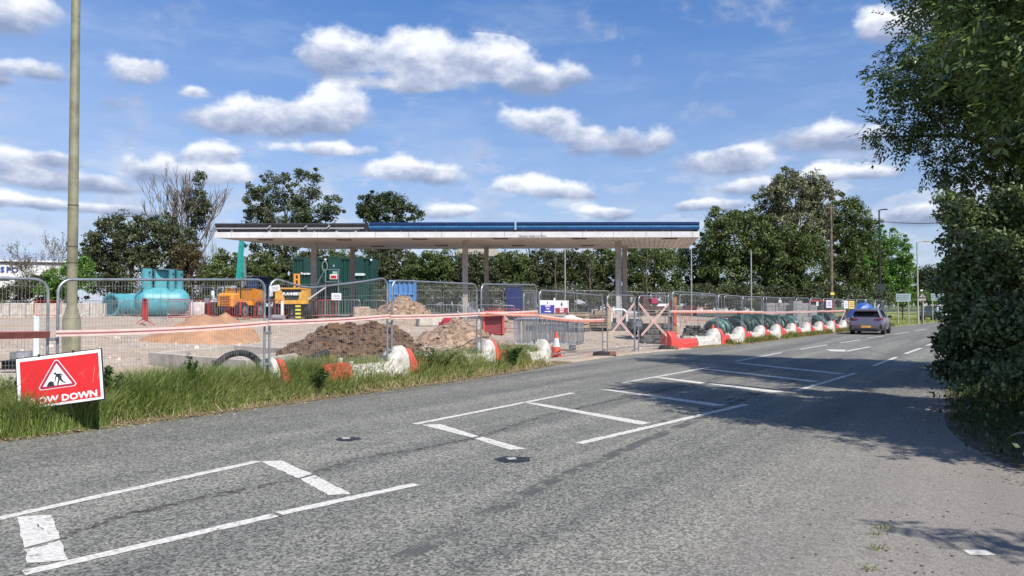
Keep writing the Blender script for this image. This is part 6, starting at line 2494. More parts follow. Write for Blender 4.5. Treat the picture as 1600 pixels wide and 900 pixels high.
for k, (dz, lab) in enumerate(((0, 'upper overhead wire running from the far pole to the right hand tree'),)):
    wb = Vector((p2.x, p2.y, 8.8))
    wb = pt(1470, 333.5, 48)
    wb2 = pt(1640, 330, 20)
    t = thing('overhead_wire', lab, 'wire', wa + Vector((0, 0, dz)))
    pts = []
    for j in range(25):
        u = j / 24
        p = wa.lerp(wb2, u)
        p.z -= 1.6 * 4 * u * (1 - u) * .5
        pts.append(p - wa)
    MB().tube(pts, .016, 4).build('wire', BLACK, t)
for (px0, px1, r0, r1, d, lab) in ((1400.5, 1422.5, 459, 471.5, 66, 'grey green direction sign on two posts, left of the warning sign'), (1455, 1474, 458.5, 470, 74, 'second grey green direction sign partly behind the right hand bush')):
    a = at((px0 + px1) / 2, d)
    w = (px1 - px0) / F * d
    h = (r1 - r0) / F * d
    t = thing('direction_sign', lab, 'road sign', a, R(-6), 'direction signs on the grass')
    zt_ = zrow(r0, d) - a.z
    MB().box((0, 0, zt_ - h / 2), (w, .04, h), ch=.008).build('panel', SIGN_GREY, t)
    for k in range(3):
        MB().box((-.02, -.026, zt_ - h * (.25 + .25 * k)), (w * (.8 - .12 * k), .008, h * .09)).build('lettering_line', mat('dull print', (.16, .21, .21)), t)
    MB().box((-w * .40, -.027, zt_ - h * .55), (w * .08, .008, h * .35)).build('arrow_mark', mat('dull print', (.16, .21, .21)), t)
    for s in (-.36, .36):
        MB().tube([(s * w, .06, -.1), (s * w, .06, zt_)], .05, 8).build('post', mat('cream column', (.42, .40, .28)), t)
a = at(1441, 67)
t = thing('warning_sign', 'triangular warning sign on a short post beside the pale lamp column', 'road sign', a)
zt_ = zrow(456, 67) - a.z
zb = zrow(467, 67) - a.z
MB().prism([(-.42, zb + .05), (.42, zb + .05), (0, zt_)], -.02, .02, Matrix.Rotation(math.pi / 2, 4, 'X')).build('triangle', mat('sign back dark', (.10, .075, .07)), t)
MB().prism([(-.24, zb + .14), (.24, zb + .14), (0, zt_ - .16)], .0, .012, Matrix.Translation((0, -.024, 0)) @ Matrix.Rotation(math.pi / 2, 4, 'X')).build('field', mat('dull white field', (.42, .40, .38)), t)
MB().box((0, -.042, zb + .24), (.05, .01, .22)).build('mark', BLACK, t)
MB().box((0, 0, zb - .06), (.62, .03, .16), ch=.004).build('sub_plate', mat('dull white field', (.42, .40, .38)), t)
MB().box((0, .05, zt_ / 2), (.12, .10, zt_ - .1)).build('post', mat('dark post', (.08, .07, .06)), t)
MB().box((.11, .06, zb / 2), (.06, .06, zb)).build('rear_post', mat('cream column', (.42, .40, .28)), t)
MB().box((-.05, .0, zt_ + .12), (.22, .06, .12), ch=.02).build('lamp', SIGN_WHITE, t)

# white van far right, behind the bush
a = at(1463, 86)
t = thing('parked_van', 'pale van partly hidden behind the right hand bush', 'van', a, R(20))
MB().box((0, 0, .72), (1.8, 3.6, .8), ch=.15).build('body', mat('pale van paint', (.45, .50, .55), rough=.3, var=.05), t)
MB().box((0, .2, 1.25), (1.6, 2.4, .65), ch=.18, top=(.86, .8)).build('cabin', mat('pale van paint', (.45, .50, .55)), t)
MB().box((0, -.98, 1.28), (1.2, .08, .32), rx=.35).build('windscreen', GLASS_DARK, t)
MB().box((0, .2, 1.58), (1.4, 1.9, .07), ch=.03).build('roof', mat('pale van paint', (.45, .50, .55)), t)
for x in (-.8, .8):
    for y in (-1.15, 1.15):
        MB().lathe([(.2, -.1), (.32, -.08), (.32, .08), (.2, .1)], 18, M=Matrix.Translation((x, y, .32)) @ Matrix.Rotation(math.pi / 2, 4, 'Y')).build('wheel', BLACK_RUBBER, t)
for x in (-.7, .7):
    MB().box((x, -1.81, .85), (.3, .05, .2), ch=.02).build('lamp', SIGN_WHITE, t)

# buildings far off
a = Vector(((-95 - 800) / F * 92, 92, 0))
b = Vector(((100 - 800) / F * 97, 97, 0))
t = thing('warehouse', 'pale clad warehouse with blue SPO letters at the far left', 'warehouse', (a.x, a.y, -.3), math.atan2((b - a).y, (b - a).x))
Lw = (b - a).length
zt_ = zrow(409, 95) + .3
MB().box((Lw / 2, 4, zt_ / 2), (Lw, 8, zt_)).build('wall', WALL_WHITE, t)
MB().box((Lw / 2, 4, zt_ + .10), (Lw + .5, 8.4, .22), ch=.03).build('roof_edge', WHITE_FASCIA, t)
MB().box((Lw / 2, -.03, zt_ - .18), (Lw, .06, .30)).build('gutter', mat('dark gutter', (.06, .07, .08)), t)
for k in range(9):
    MB().box((Lw * (k + .5) / 9, -.015, zt_ * .45), (.05, .05, zt_ * .86)).build('cladding_rib', WALL_WHITE, t)
for (ch_, px) in (('S', 2), ('P', 9.5), ('O', 17.5)):
    x = ((px - 800) / F * 94.3 - a.x) / math.cos(t.rotation_euler.z)
    text_mesh('letter', ch_, .92, mat('blue letters', (.015, .05, .26)), t, Matrix.Translation((x, -.06, zrow(421.5, 94) + .3)) @ UPRIGHT, bold=.03, ext=.03)
MB().box((Lw * .50, -.05, zrow(435, 94) + .3), (1.3, .06, .5), ch=.02).build('window', GLASS_DARK, t)
for (p0, p1, d, top, lab) in ((925, 1010, 118, 452, 'far pale building glimpsed through the trees behind the hoop'), (1085, 1180, 122, 455, 'far pale building glimpsed under the trees right of the canopy')):
    a, b = Vector(((p0 - 800) / F * d, d, 0)), Vector(((p1 - 800) / F * d, d, 0))
    t = thing('far_building', lab, 'building', (a.x, d, -.3), 0)
    Lw = b.x - a.x
    h = zrow(top, d) + .3
    MB().box((Lw / 2, 4, h / 2), (Lw, 8, h)).build('wall', mat('bright render', (.72, .72, .70), rough=.8, var=.05), t)
    MB().box((Lw / 2, 4, h + .1), (Lw + .6, 8.6, .25)).build('roof', GREY_FASCIA, t)
    for k in range(4):
        MB().box((Lw * (k + .5) / 4, -.02, h * .55), (1.0, .06, 1.0)).build('window', GLASS_DARK, t)
a = Vector(((728 - 800) / F * 96, 96, 0))
t = thing('house', 'pale gabled house roof peeping over the hedge behind the middle columns', 'house', (a.x, 96, -.3))
ze = zrow(400, 96) + .3
zr = zrow(385, 96) + .3
MB().box((1.6, 3, ze / 2), (5.6, 6, ze)).build('wall', WALL_WHITE, t)
MB().prism([(-1.6, ze), (4.8, ze), (3.4, zr), (-.6, zr)], -6.2, .2, Matrix.Rotation(math.pi / 2, 4, 'X')).build('roof', mat('pale roof', (.48, .43, .37), rough=.8, var=.1), t)
MB().box((1.6, -.03, ze * .6), (1.0, .06, 1.0)).build('window', GLASS_DARK, t)

# ------------------------------------------------------------------ the car
def car():
    p = flat(1353, 523)
    head = R(32)
    t = thing('parked_car', 'mauve grey hatchback driving away on the near lane, seen from behind', 'car', p, -head)
    # local +y forward; body lofted along y
    hw = .89
    secs = [(-.0, .80, .34, .62, .66), (.03, .84, .26, .78, .80), (.10, .87, .22, .95, .985), (.45, .89, .20, .98, 1.0), (1.2, .89, .19, .97, .99), (2.4, .89, .19, .95, .97), (3.0, .88, .20, .93, .95), (3.7, .86, .22, .84, .85), (4.0, .80, .28, .70, .71), (4.05, .70, .36, .60, .61)]
    rings = []
    for (y, w, zb, zs, zt) in secs:
        pr = [(0, zb), (w * .86, zb), (w * .97, zb + .08), (w, zb + (zs - zb) * .45), (w * .985, zb + (zs - zb) * .72), (w * .95, zs - .03), (w * .90, zs), (w * .5, zt), (0, zt + .005)]
        rings.append([Vector((x, y, z)) for x, z in pr] + [Vector((-x, y, z)) for x, z in reversed(pr[1:-1])])
    MB().loft(rings).build('body', CAR_PAINT, t, smooth=32)
    # greenhouse
    gs = [(.14, .74, .97, .74, .99), (.42, .72, .96, .60, 1.34), (.75, .73, .96, .58, 1.42), (1.6, .74, .95, .60, 1.44), (2.3, .74, .94, .58, 1.37), (3.1, .72, .92, .66, .96)]
    rings = []
    for (y, wb, zb, wt, zt) in gs:
        rings.append([Vector((-wb, y, zb - .03)), Vector((wb, y, zb - .03)), Vector((wb, y, zb)), Vector((wt, y, zt)), Vector((0, y, zt + .02)), Vector((-wt, y, zt)), Vector((-wb, y, zb))])
    MB().loft(rings).build('window_glass', GLASS_DARK, t, smooth=25)
    rf = [(.30, .60, 1.345), (.42, .615, 1.385), (.75, .61, 1.445), (1.6, .62, 1.465), (2.15, .60, 1.42), (2.35, .58, 1.36)]
    rings = [[Vector((-w, y, z - .045)), Vector((w, y, z - .045)), Vector((w * .97, y, z - .005)), Vector((0, y, z + .025)), Vector((-w * .97, y, z - .005))] for y, w, z in rf]
    MB().loft(rings).build('roof', CAR_PAINT, t, smooth=40)
    MB().box((0, .22, 1.355), (1.14, .26, .035), ch=.012, rx=-.12).build('roof_spoiler', CAR_PAINT, t)
    for s in (-1, 1):
        mb = MB()
        mb.loft([[Vector((s * x, y, z)) for x, y, z in q] for q in ([(.76, .08, .96), (.72, .08, .97), (.70, .35, .97), (.78, .62, .97)], [(.615, .36, 1.36), (.57, .34, 1.37), (.57, .52, 1.38), (.615, .62, 1.385)])])
        mb.build('rear_pillar', CAR_PAINT, t)
        MB().beam((s * .75, 1.62, .95), (s * .615, 1.55, 1.42), .05, .06).build('door_pillar', BLACK, t)
        MB().beam((s * .73, 3.05, .93), (s * .60, 2.3, 1.38), .06, .07).build('front_pillar', CAR_PAINT, t)
        # tail lamp, wraps the corner
        mb = MB()
        mb.loft([[Vector((s * x, y, z)) for x, y, z in q] for q in ([(.42, .018, .83), (.42, .03, .875), (.42, .10, .875), (.42, .10, .83)], [(.70, .008, .815), (.70, .02, .92), (.70, .12, .92), (.70, .12, .815)], [(.875, .10, .80), (.865, .12, .935), (.84, .2, .93), (.84, .2, .80)], [(.897, .30, .86), (.89, .32, .93), (.86, .33, .93), (.86, .30, .86)])])
        mb.build('tail_lamp', TAIL_RED, t)
        MB().box((s * .80, .03, .45), (.10, .12, .26), ry=s * -.25, ch=.02).build('bumper_vent', BLACK, t)
        mb = MB().box((s * .98, 2.42, 1.0), (.2, .12, .15), ch=.04)
        mb.build('door_mirror', BLACK, t, smooth=40)
        for y in (.78, 3.28):
            Mx = Matrix.Translation((s * .80 - .105, y, .32)) @ Matrix.Rotation(math.pi / 2, 4, 'Y')
            w = MB().lathe([(.20, 0), (.29, 0), (.32, .03), (.32, .18), (.29, .21), (.20, .21)], 26, M=Mx).build('wheel', BLACK_RUBBER, t, smooth=30)
            MB().lathe([(.215, .0), (.215, .205), (.08, .19)], 20, M=Mx if s > 0 else Matrix.Translation((s * .80 + .105, y, .32)) @ Matrix.Rotation(-math.pi / 2, 4, 'Y')).build('rim', ALLOY, w, smooth=30)
            MB().lathe([(.37, 0), (.37, .18)], 22, M=Matrix.Translation((s * .795 - .09, y, .34)) @ Matrix.Rotation(math.pi / 2, 4, 'Y')).build('wheel_arch', BLACK, t)
        MB().box((s * .885, 1.9, .56), (.02, .9, .02)).build('door_seam', BLACK, t)
        MB().box((s * .895, 1.66, .55), (.012, .012, .55)).build('door_seam', BLACK, t)
    MB().box((0, .04, .27), (1.30, .16, .20), ch=.04).build('lower_bumper', BLACK, t)
    MB().loft([[Vector((x, .012 + abs(x) * .03, z)) for x, z in ((-.62, .36), (-.42, .50), (.42, .50), (.62, .36))], [Vector((x, .06, z)) for x, z in ((-.62, .36), (-.42, .50), (.42, .50), (.62, .36))]]).build('plate_recess', mat('grey bumper', (.12, .11, .12), rough=.4), t)
    MB().box((0, -.005, .445), (.52, .03, .115), ch=.008).build('number_plate', PLATE_YELLOW, t)
    MB().box((0, .012, .66), (1.06, .02, .018)).build('boot_crease', BLACK, t)
    MB().lathe([(.055, 0), (.055, .02)], 14, M=Matrix.Translation((0, .045, .845)) @ Matrix.Rotation(math.pi / 2, 4, 'X')).build('badge', ALLOY, t)
    MB().beam((-.32, .20, 1.045), (.10, .17, 1.02), .02).build('rear_wiper', BLACK, t)
    MB().box((0, .13, .955), (1.30, .05, .02)).build('boot_edge', CAR_PAINT, t)
    MB().tube([(.1, .9, 1.47), (.1, .72, 1.54)], .012, 6).build('aerial', BLACK, t)


car()

# ------------------------------------------------------------------ foliage
def sph(rng, n):
    v = rng.normal(size=(n, 3))
    return v / np.linalg.norm(v, axis=1, keepdims=True)


def leaf_verts(c, size, aspect, rng, out=None, droop=0.0, flat_=0.0, var=.35):
    """one diamond leaf per centre; out = outward direction bias"""
    n = len(c)
    a = sph(rng, n)
    if out is not None:
        a = a * .8 + out * .6
    a[:, 2] -= droop
    a /= np.linalg.norm(a, axis=1, keepdims=True)
    nn = sph(rng, n)
    nn[:, 2] += flat_
    b = np.cross(a, nn)
    b /= (np.linalg.norm(b, axis=1, keepdims=True) + 1e-9)
    s = size * rng.uniform(1 - var, 1 + var, size=(n, 1))
    l, w = a * s, b * s * aspect
    v = np.empty((n, 4, 3))
    v[:, 0] = c - l * .5
    v[:, 1] = c - l * .05 + w * .5
    v[:, 2] = c + l * .5
    v[:, 3] = c - l * .05 - w * .5
    return v.reshape(-1, 3)


def clump_leaves(cen, rad, n_per, size, aspect, rng, droop=.25, flat_=.8, squash=.75):
    K = len(cen)
    idx = np.repeat(np.arange(K), n_per)
    d = sph(rng, len(idx))
    rr = rng.uniform(0, 1, size=(len(idx), 1)) ** .45
    off = d * rr * rad[idx][:, None]
    off[:, 2] *= squash
    return leaf_verts(cen[idx] + off, size, aspect, rng, out=d, droop=droop, flat_=flat_)


def lobes_points(lobes, n, rng, inner=.35):
    L = np.array(lobes, dtype=float)
    vol = (L[:, 3] * L[:, 4] * L[:, 5]) ** .75
    k = rng.choice(len(L), size=n, p=vol / vol.sum())
    d = sph(rng, n)
    r = rng.uniform(inner, 1, size=(n, 1)) ** .5
    return L[k, :3] + d * r * L[k, 3:6]


def limbs(base, trunk_top, r0, targets, mbk, rr, forks=1):
    base, tt = Vector(base), Vector(trunk_top)
    pts = [base.lerp(tt, k / 5) + Vector((rr.uniform(-.05, .05), rr.uniform(-.05, .05), 0)) * (1 if 0 < k < 5 else 0) * r0 * 4 for k in range(6)]
    mbk.tube([pts[0] - Vector((0, 0, .3))] + pts, [r0 * 1.5] + [r0 * (1.15 - .08 * k) for k in range(6)], 9)
    for q in targets:
        q = Vector(q)
        s = pts[rr.choice([3, 4, 5, 5])]
        m = s.lerp(q, .5) + Vector((0, 0, (q - s).length * .10)) + Vector((rr.uniform(-.2, .2), rr.uniform(-.2, .2), 0))
        mbk.tube([s, s.lerp(m, .5), m, m.lerp(q, .5), q], [r0 * .45, r0 * .36, r0 * .26, r0 * .16, r0 * .06], 6)


def tree(name, label, cat, base, lobes, m, n_clump, n_leaf, size, seed, aspect=.55, clump=.7, trunk_r=.2, trunk_h=None, bark=None, group=None, droop=.25, inner=.35, nlimb=12, extra=None):
    """lobes are in local coordinates from the foot of the trunk"""
    t = thing(name, label, cat, base, 0, group)
    rng = np.random.default_rng(seed)
    rr = random.Random(seed)
    cen = lobes_points(lobes, n_clump, rng, inner)
    mid = cen.mean(0)
    k_out = rng.random(n_clump) < .16
    cen[k_out] = mid + (cen[k_out] - mid) * rng.uniform(1.04, 1.17, (int(k_out.sum()), 1))
    cen[:, 2] = np.maximum(cen[:, 2], .15)
    rad = clump * rng.uniform(.45, 1.25, size=n_clump)
    rad[k_out] *= .6
    if size > .2:
        size, n_leaf = size * .78, int(n_leaf * 1.55)
    v = clump_leaves(cen, rad, n_leaf, size, aspect, rng, droop)
    me = np_mesh('crown', v, 4, m)
    link('crown', me, t)
    top = max(l[2] + l[5] * .3 for l in lobes)
    th = trunk_h or top * .55
    mbk = MB()
    tg = cen[rng.choice(n_clump, size=min(nlimb, n_clump), replace=False)]
    tg = [p for p in tg if p[2] > th * .4]
    limbs((0, 0, 0), (0, 0, th), trunk_r, tg, mbk, rr)
    mbk.build('trunk', bark or BARK, t, smooth=60)
    return t


LEAF_DARK = leaf_mat('dark hedge leaves', (0.018, 0.030, 0.012), (0.15, 0.17, 0.075), trans=.20)
LEAF_MID = leaf_mat('mid green leaves', (0.028, 0.055, 0.014), (0.19, 0.235, 0.07), trans=.25)
LEAF_BRIGHT = leaf_mat('bright green leaves', (0.045, 0.11, 0.016), (0.20, 0.36, 0.065), trans=.30)
LEAF_POPLAR = leaf_mat('grey green pale glinting leaves', (0.035, 0.050, 0.018), (0.38, 0.38, 0.22), trans=.2)  # light tone raised: glints of sunlit leaves put into the colour
LEAF_BROWN = leaf_mat('olive brown leaves', (0.06, 0.052, 0.022), (0.14, 0.11, 0.05), trans=.25)
LEAF_ASH = leaf_mat('ash leaflets', (0.020, 0.040, 0.012), (0.22, 0.30, 0.085), trans=.36, rough=.36, spec=.5)
LEAF_BUSH = leaf_mat('thorn bush leaves', (0.022, 0.040, 0.012), (0.25, 0.32, 0.12), trans=.34, rough=.36, spec=.6)


def px_lobes(specs, d0, base):
    """(px, row, rx_px, ry_px[, depth shift]) -> local ellipsoids"""
    out = []
    for s in specs:
        px, row, rx, ry = s[:4]
        d = d0 + (s[4] if len(s) > 4 else 0)
        p = pt(px, row, d) - base
        k = d / F
        out.append((p.x, p.y, p.z, rx * k, max(rx, ry) * k * .85, ry * k))
    return out


def ptree(name, label, px, d, specs, m, n_clump, n_leaf, size, seed, **kw):
    base = at(px, d)
    return tree(name, label, kw.pop('cat', 'tree'), base, px_lobes(specs, d, base), m, n_clump, n_leaf, size, seed, **kw)


# left hand shrubs and trees
ptree('rounded_bush', 'big rounded dark green bush behind the teal tanks', 205, 74, [(180, 385, 52, 48), (235, 378, 55, 44), (150, 420, 30, 45), (215, 430, 70, 45), (262, 400, 38, 48), (195, 352, 40, 18), (250, 350, 30, 14)], LEAF_DARK, 420, 70, .30, 11, cat='bush', clump=.75, trunk_r=.18)
ptree('brown_shrub', 'olive brown shrub at the right flank of the big rounded bush', 302, 73, [(300, 430, 28, 48), (285, 400, 22, 26), (320, 445, 16, 30)], LEAF_BROWN, 130, 70, .26, 12, cat='bush', clump=.6, trunk_r=.12)
ptree('green_shrub', 'bright bushy shrub between the brown shrub and the teal excavator arm', 345, 72, [(345, 432, 24, 34), (330, 445, 18, 28), (362, 420, 14, 24), (350, 400, 12, 12)], LEAF_MID, 110, 60, .26, 13, cat='bush', clump=.55, trunk_r=.10)
ptree('low_shrub', 'low yellowish green shrub right beside the lamp post', 108, 66, [(100, 435, 26, 22), (125, 428, 20, 26), (85, 452, 24, 16)], LEAF_BRIGHT, 90, 60, .26, 14, cat='bush', clump=.6, trunk_r=.1)
ptree('hedge_bush', 'olive hedge bush below the warehouse letters at far left', 40, 68, [(10, 462, 40, 16), (60, 452, 36, 22), (100, 462, 30, 16), (-40, 460, 50, 20)], leaf_mat('olive hedge leaves', (.04, .05, .018), (.12, .13, .05)), 200, 60, .26, 15, cat='hedge', clump=.6, trunk_r=.1)

# thin half bare tree far left
def bare_tree(label, px, d, top, spread_px, seed, r0, m, levels=5, ivy=None, leaf=None, lean=0.0, first_h=.22):
    g = at(px, d)
    H_ = zrow(top, d) - g.z
    t = thing('bare_tree', label, 'tree', g)
    rr = random.Random(seed)
    mb = MB()
    tips = []

    def grow(p, dirv, length, r, lev):
        n = 4
        pts = [p]
        dv = dirv.copy()
        for k in range(n):
            dv = (dv + Vector((rr.uniform(-.16, .16), rr.uniform(-.16, .16), rr.uniform(-.02, .13)))).normalized()
            pts.append(pts[-1] + dv * length / n)
        mb.tube(pts, [max(.016, r * (1 - .42 * k / n)) for k in range(n + 1)], 4 if lev > 1 else 7)
        tips.append(pts[-1])
        if lev >= levels:
            return
        for c in range(rr.choice([2, 3, 3]) if lev else 6):
            s = pts[rr.choice([2, 3, 4, 4])] if lev else pts[rr.choice([2, 3, 4, 4, 4])]
            ang = rr.uniform(0, 2 * math.pi)
            sp = rr.uniform(.28, .75) if lev else rr.uniform(.25, .95)
            side = Vector((math.cos(ang), math.sin(ang), 0))
            nd = (dv * math.cos(sp) + side * math.sin(sp) + Vector((0, 0, .10))).normalized()
            grow(s, nd, length * rr.uniform(.62, .90), max(.022, r * rr.uniform(.45, .62)), lev + 1)
    grow(Vector((0, 0, -.2)), Vector((lean, 0, 1)).normalized(), H_ * first_h, r0, 0)
    zmax = max(p.z for p in tips)
    s = H_ / zmax
    xs = sorted(abs(p.x) for p in tips)
    sx = (spread_px / F * d) / xs[int(len(xs) * .97)]
    mb.v = [(x * sx, y * sx, z * s) for x, y, z in mb.v]
    mb.build('branches', m, t)
    if leaf:
        rng = np.random.default_rng(seed)
        c = np.array([(p.x * sx, p.y * sx, p.z * s) for p in tips])
        v = clump_leaves(c, np.full(len(c), .35), leaf[1], .16, .5, rng)
        link('sparse_leaves', np_mesh('sparse_leaves', v, 4, leaf[0]), t)
    if ivy:
        rng = np.random.default_rng(seed + 1)
        lob = px_lobes(ivy, d, g)
        c = lobes_points(lob, 90, rng, .1)
        v = clump_leaves(c, np.full(len(c), .45), 55, .22, .6, rng)
        link('ivy', np_mesh('ivy', v, 4, LEAF_DARK), t)
    return t


DEADBARK = mat('dead bark', (.17, .145, .12), rough=.9, var=.25)
bare_tree('tall dead bare tree with dark ivy up its trunk, behind the rounded bush', 302, 80, 250, 66, 3, .20, DEADBARK, levels=6, first_h=.16, ivy=[(308, 300, 9, 30), (302, 340, 11, 36), (310, 275, 7, 14), (298, 380, 12, 30), (318, 320, 6, 20)])
bare_tree('small grey half bare tree before the warehouse, left of the lamp post', 58, 78, 358, 46, 8, .13, mat('grey twigs', (.20, .185, .165), rough=.9, var=.2), levels=5, leaf=(LEAF_BROWN, 3), first_h=.30)
bare_tree('thin bare sapling between the dead tree and the canopy end', 325, 76, 365, 20, 15, .06, BARK_PALE, levels=4)

# trees rising behind the canopy
ptree('ash_tree', 'broad airy tree rising behind the left end of the canopy', 445, 82, [(400, 315, 22, 32), (430, 295, 32, 28), (470, 290, 34, 28), (490, 320, 38, 32), (440, 335, 44, 30), (405, 345, 22, 22), (515, 335, 18, 14), (420, 385, 40, 40), (480, 375, 45, 40), (393, 300, 10, 16)],
      leaf_mat('grey green airy leaves', (.018, .034, .014), (.17, .20, .10), trans=.2), 330, 62, .30, 21, clump=.75, trunk_r=.28, nlimb=22)
ptree('small_oak_tree', 'dark rounded tree rising above the blue fascia', 600, 84, [(590, 325, 32, 24), (570, 330, 14, 18), (612, 318, 20, 18), (640, 335, 20, 16), (600, 370, 45, 35)], leaf_mat('dark oak leaves', (.014, .028, .010), (.10, .13, .045), trans=.2), 230, 70, .28, 22, clump=.7, trunk_r=.25)
# hedge line behind the canopy: each crown its own
HEDGE = [(400, 76, 398, 42, 'first dark hedge tree from the left, behind the excavator'), (432, 80, 395, 40, 'second dark hedge tree, behind the yellow machine mast'), (478, 78, 393, 44, 'third dark hedge tree, above the green containers'), (530, 79, 392, 46, 'fourth dark hedge tree, right above the green containers'), (578, 77, 391, 44, 'fifth dark hedge tree, above the pale blue skip'),
         (622, 78, 390, 46, 'sixth dark hedge tree, right of the pale blue skip'), (668, 76, 389, 44, 'seventh dark hedge tree, left of the middle columns'), (712, 78, 390, 40, 'eighth dark hedge tree, at the tall middle column'), (752, 75, 398, 36, 'ninth hedge tree, lower, between the middle columns'), (800, 76, 391, 42, 'tenth dark hedge tree, right of the middle columns'),
         (846, 77, 389, 42, 'eleventh dark hedge tree, left of the thin lamp'), (890, 78, 388, 44, 'twelfth dark hedge tree, around the thin lamp'), (936, 80, 386, 44, 'thirteenth hedge tree, left of the right hand columns')]
for k, (px, d, top, w, lab) in enumerate(HEDGE):
    rr = random.Random(k)
    h = 474 - top
    specs = [(px + rr.uniform(-8, 8), top + h * .28, w * .62, h * .30), (px - w * .4, top + h * .45, w * .5, h * .34), (px + w * .42, top + h * .42, w * .5, h * .34), (px, top + h * .68, w * .75, h * .34)]
    ptree('hedge_tree', lab, px, d, specs, LEAF_DARK if k % 3 else LEAF_MID, 210, 60, .27, 40 + k, clump=.62, trunk_r=.12, group='line of dark hedge trees behind the canopy', nlimb=8)
for (px, d, h, lab) in ((868, 70, 5.2, 'bare pale stem left of the thin lamp, before the hedge'), (922, 71, 5.0, 'bare pale stem between the lamp and the right columns'), (1010, 72, 5.5, 'dark stem below the bright tree right of the columns')):
    g = at(px, d)
    t = thing('sapling', lab, 'sapling', g, 0, 'slim saplings in front of the hedge')
    rr = random.Random(px)
    MB().tube([(0, 0, -.1), (.05, 0, h * .4), (-.05, 0, h * .7), (.1, 0, h)], [.09, .07, .05, .02], 7).build('stem', BARK, t, smooth=60)
    for q in range(4):
        z = h * rr.uniform(.5, .9)
        MB().tube([(0, 0, z), (rr.uniform(-.6, .6), rr.uniform(-.3, .3), z + .6), (rr.uniform(-1, 1), 0, z + 1.1)], [.03, .02, .008], 5).build('twig', BARK, t)
# trees right of the canopy
ptree('broad_tree', 'leafy green tree just right of the right hand columns', 1022, 76, [(1010, 415, 42, 34), (1045, 425, 30, 34), (985, 420, 28, 32), (1030, 400, 26, 18), (1000, 395, 20, 12), (1015, 448, 50, 16)], LEAF_MID, 240, 62, .27, 61, clump=.65, trunk_r=.18)
ptree('broad_tree', 'darker tree under the right end of the canopy', 1085, 80, [(1085, 420, 30, 36), (1070, 400, 22, 14), (1110, 425, 26, 34), (1090, 455, 40, 14)], leaf_mat('deep green leaves', (.018, .036, .012), (.12, .17, .06)), 180, 62, .27, 62, clump=.65, trunk_r=.18)
ptree('maple_tree', 'dark broad tree next right of the canopy end', 1155, 76, [(1155, 385, 48, 46), (1120, 380, 24, 34), (1120, 345, 12, 16), (1140, 345, 26, 18), (1165, 345, 28, 18), (1185, 385, 32, 50), (1150, 430, 60, 36), (1108, 395, 16, 14)], LEAF_MID, 430, 62, .30, 63, clump=.75, trunk_r=.3)
ptree('poplar_tree', 'tallest pale leaved tree in the right hand clump', 1240, 77, [(1242, 310, 44, 34), (1210, 312, 24, 24), (1265, 295, 28, 28), (1230, 285, 22, 20), (1285, 320, 14, 40), (1240, 355, 54, 34), (1215, 390, 34, 36)], LEAF_POPLAR, 430, 66, .30, 64, clump=.72, trunk_r=.32, nlimb=16)
ptree('poplar_tree', 'shaded tree filling below the tallest pale leaved tree', 1235, 74, [(1225, 410, 46, 42), (1265, 420, 36, 44), (1245, 380, 40, 30), (1235, 450, 60, 18)], LEAF_MID, 330, 62, .28, 65, clump=.7, trunk_r=.25)
ptree('lime_tree', 'round topped tree immediately right of the telegraph pole', 1325, 80, [(1318, 335, 30, 32), (1335, 360, 36, 40), (1310, 385, 34, 50), (1345, 405, 36, 40), (1325, 440, 50, 28)], LEAF_MID, 380, 64, .28, 66, clump=.7, trunk_r=.3)
ptree('lime_tree', 'bright green tree behind the tall black lamp column', 1375, 86, [(1370, 385, 32, 32), (1395, 405, 26, 40), (1360, 425, 34, 40), (1390, 445, 36, 26), (1412, 430, 12, 34)], LEAF_BRIGHT, 350, 64, .28, 67, clump=.7, trunk_r=.3)
ptree('far_tree', 'dark far tree right of the pale lamp column', 1452, 120, [(1448, 432, 20, 14), (1462, 440, 24, 16), (1435, 445, 18, 14), (1455, 458, 34, 12)], leaf_mat('far dark leaves', (.028, .045, .024), (.075, .095, .045)), 180, 50, .42, 68, clump=.95, trunk_r=.25)
ptree('far_tree', 'far tree hidden mostly by the right hand bush', 1520, 130, [(1510, 430, 40, 30), (1560, 435, 40, 30), (1600, 430, 50, 36)], leaf_mat('far dark leaves', (.028, .045, .024), (.075, .095, .045)), 200, 50, .45, 69, clump=1.1, trunk_r=.25)
ptree('shrub_row', 'tall weeds and scrub behind the direction signs', 1410, 84, [(1400, 468, 30, 10), (1430, 466, 26, 11), (1460, 466, 26, 9), (1380, 466, 20, 12)], LEAF_BRIGHT, 140, 50, .22, 70, cat='shrub', clump=.5, trunk_r=.06)
ptree('shrub_row', 'dark bramble scrub under the trees behind the long fence', 1200, 72, [(1100, 464, 50, 20), (1170, 464, 60, 20), (1240, 464, 60, 20), (1310, 464, 50, 18), (1370, 466, 30, 14)], LEAF_DARK, 420, 54, .26, 71, cat='shrub', clump=.6, trunk_r=.06)
ptree('shrub_row', 'dark scrub under the hedge behind the far mesh fence', 800, 73, [(600, 466, 70, 22), (700, 466, 70, 22), (800, 466, 70, 22), (900, 466, 70, 22), (1000, 467, 60, 20)], LEAF_DARK, 520, 54, .26, 72, cat='shrub', clump=.6, trunk_r=.06)

